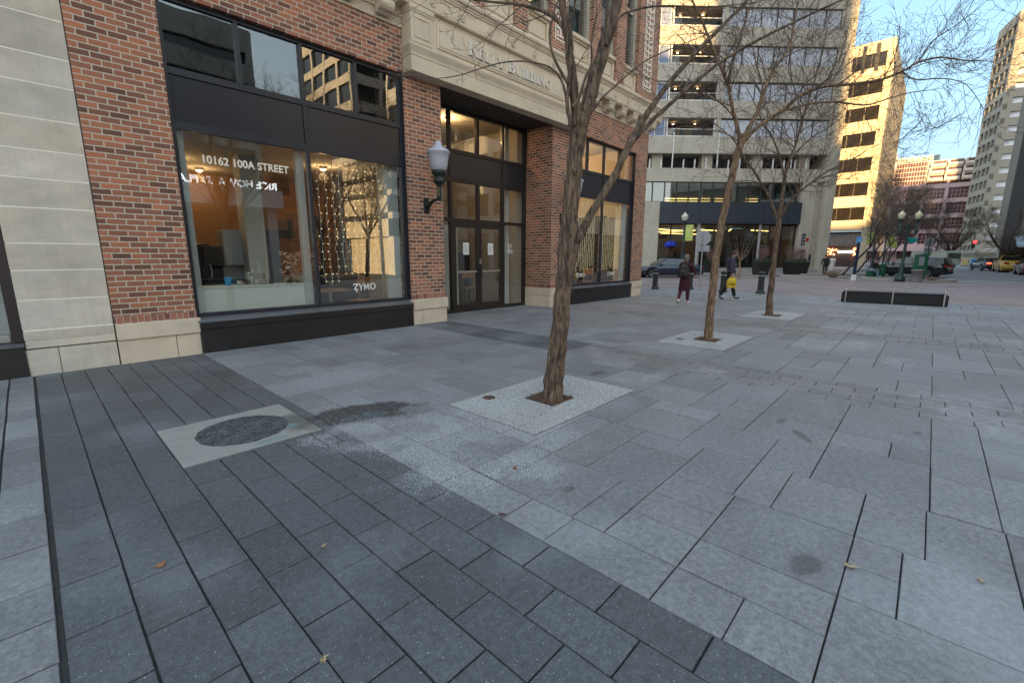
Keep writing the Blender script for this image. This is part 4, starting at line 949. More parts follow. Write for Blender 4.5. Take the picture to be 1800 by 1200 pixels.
g.box(.0, LX, -LY, 0, 0, 3.0)
g.build('wall', M['tower_con'], HT, local=True)
s1 = MB(); s1.box(0, 1.95, 0, .03, 0, 1.70); so = s1.build('window', simple('slot_shade', (.035,.035,.04), .5, var=.3, scale=.6), HT, local=True); so.location = (.66, -.69, HH-1.0-fh+.01); fst = True
for k in range(nf-1):
    for c in range(4):
        if fst: fst = False; continue
        child_copy(so, .66+2.6*c, -.69, HH-1.0-(k+1)*fh+.01, HT)
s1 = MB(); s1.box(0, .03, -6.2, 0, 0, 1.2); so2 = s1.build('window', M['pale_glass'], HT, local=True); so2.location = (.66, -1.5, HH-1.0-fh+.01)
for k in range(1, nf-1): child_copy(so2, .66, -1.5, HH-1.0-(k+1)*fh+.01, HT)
# far right slab block
SL = thing('slab_building', 'grey ribbed concrete block with a pale blue shop awning beside the braking cars', 'building', (70, -5.0, 0), 0)
M['slab_con'] = simple('slab_concrete', (.30,.29,.27), .85, var=.1, scale=.5)
g = MB(); g.box(70.4, 82, -30, -5.6, 0, 26); g.build('wall', M['slab_con'], SL)
g = MB(); g.box(70, 71.0, -6.0, -5.0, 0, 26); 
for k in range(6): g.box(70.1, 70.4, -10.5-3.6*k, -9.6-3.6*k, 4, 26)
g.build('pier', simple('pier_dark', (.10,.10,.105), .8, var=.12), SL)
g = MB(); g.box(71.02, 82, -5.55, -5.2, 3.5, 26)
g.build('side_wall', M['tower_con'], SL)
g = MB(); g.prism([(67.0,2.5),(70.3,3.5),(70.3,3.7),(67.0,2.75)], 'y', -14, -5.9); g.build('shop_awning', simple('pale_blue_awning', (.42,.50,.58), .7, var=.2, scale=1), SL)
g = MB(); g.box(70.2, 70.39, -14, -6.7, 0, 2.6); g.build('shop_window', M['tower_glass'], SL)
# ---------------------------------------------------------------- the buildings behind the viewer (they shade the street and show in the glass)
M['brown_brick'] = bricks('terracotta_brick', (.46,.17,.06), (.36,.13,.05), (.36,.28,.2), .3, .1, .012)
M['office_con'] = simple('office_concrete', (.30,.285,.26), .85, var=.1, scale=.4)
M['parkade_con'] = simple('parkade_concrete', (.56,.55,.52), .85, var=.08, scale=.5)
def block(name, label, x0, x1, y0, y1, h, fh=3.6, wall=None, sp=1.6, glass=None, base=4.5):
    t = thing(name, label, 'building', ((x0+x1)/2, (y0+y1)/2, 0))
    g = MB(); g.box(x0+.25, x1-.25, y0+.25, y1-.25, 0, h-.4); g.build('glazing', glass or M['tower_glass'], t)
    g = MB(); z = base
    while z < h-2:
        g.box(x0, x1, y0, y1, z-sp/2, z+sp/2) if False else None
        for q in ((x0, x1, y0, y0+.25), (x0, x1, y1-.25, y1), (x0, x0+.25, y0+.25, y1-.25), (x1-.25, x1, y0+.25, y1-.25)): g.box(*q, z-sp/2, z+sp/2)
        z += fh
    g.box(x0, x1, y0, y1, h-1.2, h)
    nx = max(1, int((x1-x0)/4)); ny = max(1, int((y1-y0)/4))
    for k in range(nx+1):
        x = x0+(x1-x0)*k/nx
        for yy in (y0-.06, y1-.2): g.box(max(x0, x-.25)-.02, min(x1, x+.25)+.02, yy, yy+.26, 0, h-.1)
    for k in range(ny+1):
        y = y0+(y1-y0)*k/ny
        for xx in (x0-.06, x1-.2): g.box(xx, xx+.26, max(y0, y-.25)-.03, min(y1, y+.25)+.03, 0, h-.1)
    g.build('wall', wall or M['office_con'], t); return t
A = block('office_block', 'dark office block with a white name canopy opposite the brick building', 1.5, 10.4, -16, -12.3, 14, 3.6, M['office_con'], 1.0)
g = MB(); g.box(1.0, 10.6, -12.25, -10.05, 4.2, 5.15); g.box(1.2, 1.7, -11, -10.4, 0, 4.2); g.box(9.8, 10.3, -11, -10.4, 0, 4.2); g.build('entrance_canopy', M['white'], A)
g = MB(); text_mb(g, 'RICE HOWARD PLACE', .52, .03, face_M((7.75, -10.2, 5.2), (-1,0,0), (0,1,0)), .012); g.build('canopy_lettering', emit('glow_letters', (.9,.95,1.0), .6), A)  # plain white letters given a glow so their mirror image reads
Bq = thing('brick_annex', 'orange brick annex in the corner beside the parkade', 'building', (16, -27, 0))
g = MB(); g.box(11.2, 20.4, -32, -23.7, 0, 12.0); g.build('wall', M['brown_brick'], Bq)
g = MB(); 
for z in (3.0, 6.6):
    for x in (12.2, 15.0, 17.6): g.box(x, x+1.4, -23.72, -23.66, z, z+1.6)
g.build('window', M['tower_glass'], Bq)
Pk = thing('parkade', 'pale concrete parkade with dark horizontal slots across the street', 'building', (25, -19, 0))
g = MB(); zz = [(3.2,4.35),(4.95,6.05),(6.65,7.6),(8.1,9.0)]
zz = [(3.1,4.5),(5.0,6.3),(6.75,7.6),(8.05,9.2)]
for a, b in zz: g.box(20.5, 30, -23.7, -14.3, a, b)
g.box(20.5, 21.2, -15.0, -14.3, 0, 9.2); g.box(20.52, 21.2, -23.7, -22.4, 0, 9.19); g.box(20.9, 29.8, -23.4, -14.6, 0, 3.1); g.build('wall', M['parkade_con'], Pk)
g = MB(); g.box(23.5, 29.6, -23.5, -14.5, 3.1, 9.0); g.build('dark_deck', M['black'], Pk)
block('office_block', 'beige slab added behind the parkade to shade the road and the mall', 30.6, 58, -30, -7, 47, 3.6, M['parkade_con'])  # added out of view; height and width set by the shade it casts
block('office_tower', 'tall pale tower added down the street to shade the hotel tower', 58.6, 68, -47, -21.5, 55.5, 3.6, M['tower_con'])  # added blocker that keeps the lower hotel floors out of the sun
block('office_tower', 'ribbed pale tower rising behind the orange brick annex', 33, 46, -58, -42, 62, 3.4, M['parkade_con'], 1.2)
block('office_tower', 'unseen beige tower added at the sunward end to shade the street', -74, -60, -11.2, -3.3, 52, 3.6, M['office_con'])  # added sun blocker behind the camera, shades the concrete building's right part
block('office_block', 'unseen long lower block added beside the beige tower to shade the street', -74, -60, -3.1, 70, 41, 3.6, M['office_con'])  # added blocker, low enough to leave the concrete building's upper corner sunlit
block('office_block', 'unseen squat pale block added on the parkade side to shade the street', -74, -60, -27.5, -11.4, 36, 3.6, M['parkade_con'])  # added blocker, shades the plaza yet lets sun reach the cream offices
# ================================================================ TREES (bare, early winter)
def bark(name, a, b, scale=1.0):
    m = NT(name); p = m.obj(); x, y, z = m.xyz(p)
    q = m.vec(m.math('MULTIPLY', x, 34*scale), m.math('MULTIPLY', y, 34*scale), m.math('MULTIPLY', z, 5.5*scale))
    r = m.noise(q, 1.0, 5.0, .6); r2 = m.noise(p, 60.0, 3.0); big = m.noise(p, 2.2, 3.0)
    f = m.ramp(r, .36, .64)
    c = m.mix(f, c4(a), c4(b)); k = m.math('MULTIPLY', m.math('MULTIPLY_ADD', r2, .6, .7), m.math('MULTIPLY_ADD', big, .7, .65))
    c = m.mix(1.0, c, m.vec(k, k, k), 'MULTIPLY')
    m.bsdf(c, .9, 0.0, m.bump(m.math('ADD', f, m.math('MULTIPLY', r2, .3)), 1.0, .02)); return m.mat
M['bark1'] = bark('furrowed_bark', (.055,.040,.030), (.29,.20,.13))
M['bark2'] = bark('light_furrowed_bark', (.10,.066,.042), (.44,.285,.17), 1.1)
M['bark3'] = bark('brown_bark', (.075,.052,.038), (.30,.205,.135), 1.1)
M['bark_far'] = simple('dark_far_bark', (.050,.040,.036), .9, var=.3, scale=3)
M['twig'] = simple('twig_bark', (.15,.105,.08), .85, var=.3, scale=3)
M['twig_grey'] = simple('grey_twig_bark', (.13,.105,.09), .85, var=.3, scale=3)
def rvec(r): return Vector((r.gauss(0,1), r.gauss(0,1), r.gauss(0,1)))
def smooth_pts(pts, rads, k=3):
    """Catmull-Rom through the traced joints"""
    P = [Vector(p) for p in pts]; out = []; ro = []
    for i in range(len(P)-1):
        p0, p1, p2, p3 = P[max(i-1,0)], P[i], P[i+1], P[min(i+2,len(P)-1)]
        for j in range(k):
            t = j/k; out.append(.5*((2*p1)+(p2-p0)*t+(2*p0-5*p1+4*p2-p3)*t*t+(3*p1-p0-3*p2+p3)*t**3)); ro.append(rads[i]*(1-t)+rads[i+1]*t)
    out.append(P[-1]); ro.append(rads[-1]); return out, ro
class Tree:
    def __init__(s, seed, up=.10, droop=.0, rmin=.0025, dm=1.0, rs=1.0): s.r = random.Random(seed); s.limb = MB(); s.tw = MB(); s.n = 0; s.up = up; s.droop = droop; s.rmin = rmin; s.dm = dm; s.rs = rs
    def twig(s, p, d, L, rad, lev, spread=.8):
        r = s.r; n = max(3, int(L/.16)) if lev > 0 else max(2, int(L/.13)); n = min(n, 8)
        pts = [p.copy()]; rads = [rad]; dd = d.normalized(); kids = []
        for i in range(n):
            dd = (dd + rvec(r)*.16 + Vector((0,0,s.up*(1 if lev > 1 else .4)-s.droop*(lev < 2)))).normalized()
            p = p + dd*(L/n); pts.append(p.copy()); rads.append(max(s.rmin*.8, rad*(1-.75*(i+1)/n)))
            if lev > 0 and i >= 0: kids.append((p.copy(), dd.copy(), rads[-1], (i+1)/n))
        (s.limb if rad > .02 else s.tw).tube(pts, rads, 6 if rad > .02 else 4 if rad > .008 else 3, 0, False); s.n += 1
        if lev > 0:
            for q, dv, rr, t in kids:
                for _ in range(2 if r.random() < (.55 if lev > 1 else .35) else 1):
                    if r.random() < .12: continue
                    side = dv.cross(rvec(r)).normalized(); nd = (dv*r.uniform(.5,1.0)+side*r.uniform(.5,1.1)*spread).normalized()
                    s.twig(q, nd, L*r.uniform(.38,.68)*(1.05-.35*t), max(s.rmin, rr*.62), lev-1, spread)
    def ridged(s, Q, ro, n, mi=0, cap=True):
        # long bark plates: the radius follows stretched ridged noise round and along the trunk
        n = 44; k0 = len(s.limb.v); S, R = [], []
        for i in range(len(Q)-1):
            m = max(1, int((Q[i+1]-Q[i]).length/.035))
            for j in range(m): S.append(Q[i].lerp(Q[i+1], j/m)); R.append(ro[i]+(ro[i+1]-ro[i])*j/m)
        S.append(Q[-1]); R.append(ro[-1]); s.limb.tube(S, R, n, mi, cap); off = s.r.random()*50; L = 0
        for i in range(len(S)):
            if i: L += (S[i]-S[i-1]).length
            for j in range(n):
                v = s.limb.v[k0+i*n+j]; d = v-S[i]; a = 2*PI*j/n; r = R[i]
                q = Vector((math.cos(a)*r*26+off, math.sin(a)*r*26, L*4.2)); w = Vector((math.cos(a)*r*55, math.sin(a)*r*55+off, L*12))
                h = 1-abs(mnoise.noise(q))*2.2; h2 = mnoise.noise(w); big = mnoise.noise(Vector((math.cos(a)*1.2+off, math.sin(a)*1.2, L*1.6)))
                s.limb.v[k0+i*n+j] = S[i] + d*(1 + .085*(h-.5) + .03*h2 + .07*big)
    def limb_px(s, pts, D, dz=None, k=3, n=9, sprout=None):
        """traced limb: (px, py, radius); D horizontal distance; dz optional depth offsets along the limb"""
        P = [at(x, y, D + (dz[i] if dz else 0)) for i, (x, y, r) in enumerate(pts)]
        return s.limb3(P, [q[2]*s.rs for q in pts], k, n, sprout)
    def limb3(s, P, R, k=3, n=9, sprout=None):
        Q, ro = smooth_pts(P, R, k)
        for i in range(1, len(Q)-1): Q[i] = Q[i] + rvec(s.r)*ro[i]*.07
        (s.ridged if n >= 12 else s.limb.tube)(Q, ro, n, 0, True)
        if sprout:
            t0, dens, L, lev = sprout; acc = 0.0
            for i in range(1, len(Q)):
                seg = (Q[i]-Q[i-1]); 
                if i/len(Q) < t0: continue
                acc += seg.length*dens*s.dm
                while acc > 0:
                    if s.r.random() < min(1, acc):
                        dv = seg.normalized(); side = dv.cross(rvec(s.r)).normalized()
                        nd = (dv*s.r.uniform(.25,.9)+side).normalized(); nd.z += .15
                        s.twig(Q[i-1]+seg*s.r.random(), nd, L*s.r.uniform(.6,1.25), max(.004, min(.45*ro[i], .011)), lev)
                    acc -= 1
            d = (Q[-1]-Q[-2]).normalized()
            for _ in range(3): s.twig(Q[-1], (d+rvec(s.r)*.35).normalized(), L*s.r.uniform(.7,1.2), max(.004, ro[-1]*.8), lev)
        return Q
    def finish(s, name, label, cat, base, mat, tmat, group=None, foliage=None):
        t = thing(name, label, cat, base, 0, group)
        s.limb.build('trunk', mat, t, True)
        if s.tw.v: s.tw.build('crown', tmat, t, True)
        return t
def flare(pts):  # root flare rings below the first point
    return pts
# --- tree 1
T1 = Tree(11, rmin=.0022, dm=3.0, rs=.84); D = 4.92
def knot(t, c, r, d):  t.limb.ball(c, r, 10, 8, 0, (1, 1, 1.3))
T1.limb_px([(972,712,.165),(973,694,.135),(977,640,.120),(983,580,.112),(989,520,.106),(995,470,.112),(998,437,.128),(1001,405,.113),(1003,370,.098),(1007,320,.095),(1013,265,.094),(1018,225,.102),(1021,205,.10),(1024,192,.07)], D, None, 4, 18)
knot(T1, at(985,444,D-.05), .045, 0); knot(T1, at(1016,420,D-.02), .045, 0); knot(T1, at(1010,300,D-.08), .03, 0)
T1.limb_px([(1017,222,.07),(1011,180,.060),(1008,150,.056),(1003,110,.052),(999,70,.050),(993,30,.047),(986,-10,.044),(975,-70,.038),(968,-150,.03),(955,-260,.02)], D-.03, [0,-.02,-.04,-.05,-.05,-.05,-.05,0,.1,.2], 3, 10, (.55, 3.0, .7, 2))
T1.limb_px([(1022,215,.085),(1031,185,.080),(1042,150,.078),(1055,108,.074),(1067,65,.070),(1078,28,.064),(1090,-20,.056),(1104,-80,.046),(1120,-170,.034),(1128,-280,.02)], D+.02, [0,.02,.05,.08,.1,.12,.15,.2,.3,.4], 3, 12, (.6, 3.2, .7, 2))
T1.limb_px([(1010,425,.075),(1024,405,.056),(1042,372,.052),(1062,338,.049),(1083,303,.047),(1100,268,.047),(1122,225,.042),(1148,185,.037),(1185,135,.032),(1228,88,.028),(1268,48,.024),(1312,2,.020),(1365,-60,.014)], D+.02, [0,.02,.06,.1,.15,.2,.28,.36,.5,.65,.8,.95,1.1], 3, 10, (.5, 2.6, .65, 2))
T1.limb_px([(1103,262,.034),(1118,242,.031),(1150,208,.026),(1225,142,.022),(1275,104,.019),(1330,72,.016),(1385,44,.013),(1480,0,.009),(1560,-40,.006)], D+.22, [0,.02,.05,.1,.15,.2,.25,.3,.4], 3, 8, (.3, 2.6, .6, 2))
T1.limb_px([(1004,105,.036),(994,62,.028),(984,40,.026),(955,20,.022),(915,9,.018),(870,4,.013),(820,-2,.009),(780,-12,.006)], D-.1, [0,.02,.05,.1,.15,.2,.3,.4], 3, 8, (.15, 3.0, .55, 2))
T1.limb_px([(1003,215,.026),(997,185,.022),(999,150,.020),(1002,110,.018),(1004,60,.016),(1010,10,.012),(1020,-60,.008)], D-.14, None, 3, 8, (.4, 2.0, .5, 1))
T1.limb_px([(1002,222,.022),(998,190,.017),(990,150,.013),(976,126,.011),(955,114,.010),(920,108,.009),(885,110,.008),(850,119,.007),(810,132,.006),(770,138,.005),(735,134,.003)], D-.15, [0,0,.05,.1,.15,.2,.28,.35,.42,.5,.55], 3, 6, (.4, 2.4, .34, 1))
T1.limb_px([(1030,206,.018),(1045,190,.014),(1060,171,.012),(1080,153,.011),(1105,130,.010),(1135,107,.009),(1180,86,.007),(1240,62,.005)], D-.05, [0,.05,.1,.15,.2,.3,.4,.5], 3, 6, (.3, 2.6, .45, 1))
T1.limb_px([(1066,80,.022),(1075,52,.018),(1091,29,.015),(1113,19,.013),(1147,12,.012),(1190,11,.010),(1240,13,.008),(1300,8,.005)], D+.05, [0,.03,.06,.1,.18,.26,.34,.4], 3, 6, (.3, 2.6, .45, 1))
T1.limb_px([(1006,190,.02),(1018,172,.017),(1028,140,.016),(1040,110,.012),(1040,70,.01),(1048,30,.008)], D-.2, None, 3, 6, (.5, 1.6, .35, 1))
T1.limb_px([(1000,150,.018),(975,105,.015),(966,60,.013),(975,20,.011),(990,-30,.008)], D-.22, None, 3, 6, (.3, 2.2, .4, 1))
t1 = T1.finish('street_tree', 'nearest bare street tree with dark furrowed bark and a forked trunk', 'tree', (3.89, 3.02, 0), M['bark1'], M['twig'], 'bare street trees on the plaza')
# --- tree 2
T2 = Tree(23, rmin=.0028, dm=4.4, rs=.72); D = 9.38
T2.limb_px([(1245,601,.135),(1245,590,.115),(1248,550,.098),(1253,505,.092),(1257,465,.090),(1264,420,.088),(1273,370,.086),(1283,325,.084),(1294,280,.082),(1302,250,.085),(1306,236,.06)], D, None, 4, 14)
T2.limb_px([(1302,252,.055),(1295,220,.048),(1287,188,.044),(1280,150,.040),(1264,112,.035),(1248,72,.030),(1232,33,.026),(1214,-5,.021),(1190,-60,.012)], D, [0,-.03,-.05,-.1,-.2,-.3,-.4,-.5,-.6], 3, 8, (.25, 3.2, .85, 2))
T2.limb_px([(1304,248,.065),(1316,225,.055),(1328,203,.050),(1338,178,.046),(1348,148,.042),(1362,118,.036),(1378,100,.030),(1391,70,.024),(1402,5,.018),(1408,-50,.010)], D, [0,.05,.1,.15,.2,.3,.35,.4,.5,.6], 3, 8, (.25, 3.2, .85, 2))
T2.limb_px([(1304,252,.06),(1320,234,.054),(1345,214,.050),(1375,195,.046),(1410,166,.042),(1448,152,.038),(1498,148,.033),(1545,141,.029),(1585,126,.026),(1614,110,.022),(1652,101,.018),(1692,106,.013),(1740,108,.007)], D, [0,0,.05,.1,.2,.3,.4,.5,.6,.7,.8,.9,1.0], 3, 8, (.25, 3.2, .85, 2))
T2.limb_px([(1372,197,.028),(1395,190,.026),(1425,182,.024),(1470,179,.021),(1520,185,.018),(1560,174,.014),(1600,163,.010),(1640,158,.006)], D+.1, [0,.05,.1,.15,.2,.3,.4,.5], 3, 6, (.2, 3.2, .75, 2))
T2.limb_px([(1278,150,.030),(1285,120,.026),(1296,85,.023),(1306,50,.019),(1319,8,.015),(1335,-45,.008)], D-.1, [0,-.05,-.1,-.2,-.3,-.4], 3, 6, (.2, 3.2, .8, 2))
T2.limb_px([(1335,185,.026),(1340,150,.022),(1330,115,.018),(1322,70,.014),(1330,20,.01)], D+.2, [0,.1,.2,.3,.4], 3, 6, (.2, 3.0, .7, 2))
T2.limb_px([(1290,205,.022),(1265,180,.019),(1235,165,.016),(1200,158,.012),(1165,150,.008)], D-.1, [0,-.1,-.2,-.3,-.4], 3, 6, (.15, 3.0, .7, 2))
T2.limb_px([(1301,250,.02),(1270,232,.016),(1240,228,.013),(1210,222,.010),(1180,226,.006)], D-.05, [0,-.2,-.3,-.4,-.6], 3, 6, (.2, 3.0, .6, 1))
T2.limb_px([(1614,110,.016),(1640,72,.013),(1680,45,.010),(1720,15,.007),(1745,-10,.004)], D+.7, [0,.1,.2,.3,.4], 3, 5, (.1, 3.6, .8, 1))
T2.limb_px([(1585,126,.016),(1610,140,.014),(1660,138,.012),(1700,150,.008),(1725,185,.005)], D+.55, [0,.0,.1,.2,.2], 3, 5, (.1, 3.4, .8, 1))
T2.finish('street_tree', 'middle street tree leaning right with light brown furrowed bark', 'tree', (8.87, 3.03, 0), M['bark2'], M['twig'], 'bare street trees on the plaza')
# --- tree 3
T3 = Tree(37, rmin=.0040, dm=4.4, rs=.64); D = 14.13
T3.limb_px([(1352,557,.17),(1352,549,.145),(1354,520,.120),(1357,490,.112),(1361,455,.102),(1365,420,.098),(1369,392,.10),(1371,378,.07)], D, None, 3, 12)
T3.limb_px([(1369,392,.08),(1372,368,.078),(1377,335,.073),(1380,307,.068),(1387,285,.060),(1397,258,.052),(1411,210,.044),(1421,176,.038),(1432,140,.030),(1446,90,.022),(1455,40,.012)], D, [0,0,.05,.1,.1,.15,.2,.3,.4,.5,.6], 3, 9, (.35, 2.6, 1.0, 2))
T3.limb_px([(1368,395,.06),(1362,372,.055),(1352,347,.050),(1338,322,.046),(1322,296,.042),(1312,284,.036),(1300,262,.028),(1284,240,.020),(1262,222,.012)], D, [0,-.05,-.1,-.15,-.2,-.3,-.4,-.5,-.6], 3, 8, (.3, 2.6, .95, 2))
T3.limb_px([(1379,312,.045),(1374,288,.042),(1366,262,.036),(1353,233,.030),(1341,217,.025),(1328,185,.018),(1310,150,.010)], D-.05, [0,-.05,-.1,-.15,-.2,-.3,-.4], 3, 8, (.25, 2.6, .95, 2))
T3.limb_px([(1371,385,.05),(1379,368,.044),(1396,346,.040),(1425,322,.034),(1460,298,.027),(1500,279,.020),(1535,258,.012),(1570,250,.006)], D+.05, [0,.05,.1,.2,.3,.4,.5,.6], 3, 8, (.3, 2.6, .9, 2))
T3.limb_px([(1372,384,.032),(1385,360,.030),(1408,335,.026),(1440,315,.020),(1475,305,.014),(1510,290,.008)], D-.05, [0,-.1,-.15,-.2,-.2,-.2], 3, 6, (.3, 2.6, .8, 2))
T3.limb_px([(1388,283,.036),(1405,262,.030),(1430,240,.024),(1460,222,.018),(1490,200,.010)], D+.1, [0,.2,.3,.4,.5], 3, 6, (.2, 2.8, .9, 2))
T3.limb_px([(1340,324,.026),(1320,318,.02),(1295,318,.015),(1268,306,.010),(1245,300,.006)], D-.2, [0,-.1,-.2,-.4,-.5], 3, 6, (.2, 2.6, .7, 1))
T3.limb_px([(1411,210,.026),(1400,170,.022),(1390,130,.017),(1392,80,.010)], D+.25, [0,.1,.2,.3], 3, 6, (.2, 2.8, .9, 2))
T3.finish('street_tree', 'farthest of the three plaza trees, standing left of the black bench', 'tree', (13.80, 3.06, 0), M['bark3'], M['twig'], 'bare street trees on the plaza')
# --- smaller trees farther off
def far_tree(name, label, base, H, r0, seed, lean=(0,0), spread=.9, group=None, mat='bark3', tm='twig_grey', forks=4, levs=2, first=.28, up=.10, droop=0, dens=2.0, cat='tree'):
    t = Tree(seed, up, droop, .008 if base[0] > 45 else .006, 1.6); b = Vector(base); r = t.r
    top = b + Vector((lean[0], lean[1], H*first))
    t.limb3([b-Vector((0,0,.1)), b+(top-b)*.4+rvec(r)*.03, top], [r0*1.25, r0, r0*.85], 3, 8)
    for k in range(forks):
        a = 2*PI*k/forks + r.uniform(-.4,.4); d = Vector((math.cos(a)*spread+lean[0]*.25, math.sin(a)*spread+lean[1]*.25, 1.0)).normalized()
        L = H*(1-first)*r.uniform(.85,1.1); p = top.copy(); P = [p.copy()]; R = [r0*.62]
        for j in range(4):
            d = (d + rvec(r)*.12 + Vector((0,0,.12))).normalized(); p = p + d*(L/4); P.append(p.copy()); R.append(r0*.55*(1-.235*(j+1)))
        t.limb3(P, R, 2, 6, (.15, dens, H*.17, levs))
    return t.finish(name, label, cat, base, M[mat], M[tm], group)
p = ground(1299, 486, .15); far_tree('young_tree', 'small twiggy tree with curled brown branches before the bank storefront', (p.x, p.y, .15), 3.0, .06, 5, (.2,.1), .8, None, 'bark2', 'twig_grey', 5, 1, .35, .02, .08, 3.2)
M['snowy_twig'] = simple('pale_young_twig', (.30,.27,.26), .8, var=.2)
# trees along the far side
for i, (px, D, H, lab, ln, sd) in enumerate(((1478, 43.5, 6.6, 'slim leaning street tree just right of the white coated pedestrian', (.5,-1.5), 41), (1503, 52, 7.2, 'bare tree rising behind the navy information post', (.4,-1.4), 42), (1528, 60, 7.8, 'bare tree behind the person in the black jacket', (.5,-1.3), 43), (1548, 70, 8.0, 'farthest bare tree of the leaning row before the cream building', (.5,-1.2), 44))):
    b = at(px, 478, D); far_tree('street_tree', lab, (b.x, b.y, .0), H, .075, sd, ln, .5, 'leaning bare trees along the far sidewalk', 'bark_far', 'twig_grey', 5, 2, .34, .12, 0, 3.0)
b = at(1671, 470, 88); far_tree('street_tree', 'wide spreading bare tree on the kerb right of the black estate car', (b.x, b.y, 0), 7.6, .20, 51, (0,.3), 1.1, 'spreading trees beside the far road', 'bark_far', 'twig', 8, 2, .27, .06, 0, 2.4)
b = at(1762, 470, 70); far_tree('street_tree', 'wide spreading bare tree at the right edge behind the yellow pickup', (b.x, b.y, 0), 6.4, .17, 52, (-.2,-.2), 1.15, 'spreading trees beside the far road', 'bark_far', 'twig', 8, 2, .27, .06, 0, 2.4)
b = at(1640, 470, 100); far_tree('street_tree', 'thin bare tree in front of the pink mall behind the grey sign', (b.x, b.y, 0), 8.0, .10, 53, (0,0), .7, None, 'bark_far', 'twig_grey', 5, 2, .35, .1, 0, 1.4)
for i, (x, y, lab, sd) in enumerate(((6.7, -7.2, 'bare tree across the plaza before the white name canopy', 61), (11.3, -7.4, 'bare tree across the plaza between the canopy and the brick annex', 62), (14.2, -7.6, 'bare tree across the plaza in front of the parkade', 63))):
    far_tree('street_tree', lab, (x, y, 0), 9.0, .13, sd, (.1,.2), .6, 'bare trees across the plaza', 'bark_far', 'twig', 5, 2, .3, .1, 0, 1.6)
def shrub(name, label, c, H, R, n, seed, mat, group=None, leafy=None):
    t = thing(name, label, 'shrub', c, 0, group); r = random.Random(seed); g = MB()
    for _ in range(n):
        a = r.uniform(0, 2*PI); s = math.sqrt(r.random()); b = Vector((math.cos(a), math.sin(a), 0))*R*.25*s
        tip = Vector((math.cos(a), math.sin(a), 0))*R*s*r.uniform(.7,1.2) + Vector((0,0,H*r.uniform(.6,1.1))); mid = (b+tip)/2 + rvec(r)*.06*H
        g.tube([b, mid, tip], [.010, .007, .003], 3, 0, False)
        for q in range(4): e = mid.lerp(tip, r.random()) ; g.tube([e, e+rvec(r)*.12*H+Vector((0,0,.08*H))], [.005, .002], 3, 0, False)
    g.build('stems', mat, t, local=True); return t
M['dry_stem'] = simple('dry_stem', (.20,.14,.10), .9, var=.3); M['red_stem'] = simple('dry_red_stem', (.22,.13,.12), .9, var=.3)
b = ground(1464, 488, .17); shrub('dry_shrub', 'low dry brown shrub in the kerbed bed left of the information post', (b.x, b.y, .17), .55, .75, 90, 3, M['dry_stem'])
b = ground(1638, 494, .17); shrub('dry_shrub', 'flat dry tuft in the bed right of the grey litter bin', (b.x+.8, b.y, .17), .22, .5, 60, 4, M['dry_stem'])
print('TWIGS', T1.n, T2.n, T3.n, len(T1.tw.f), len(T2.tw.f), len(T3.tw.f))
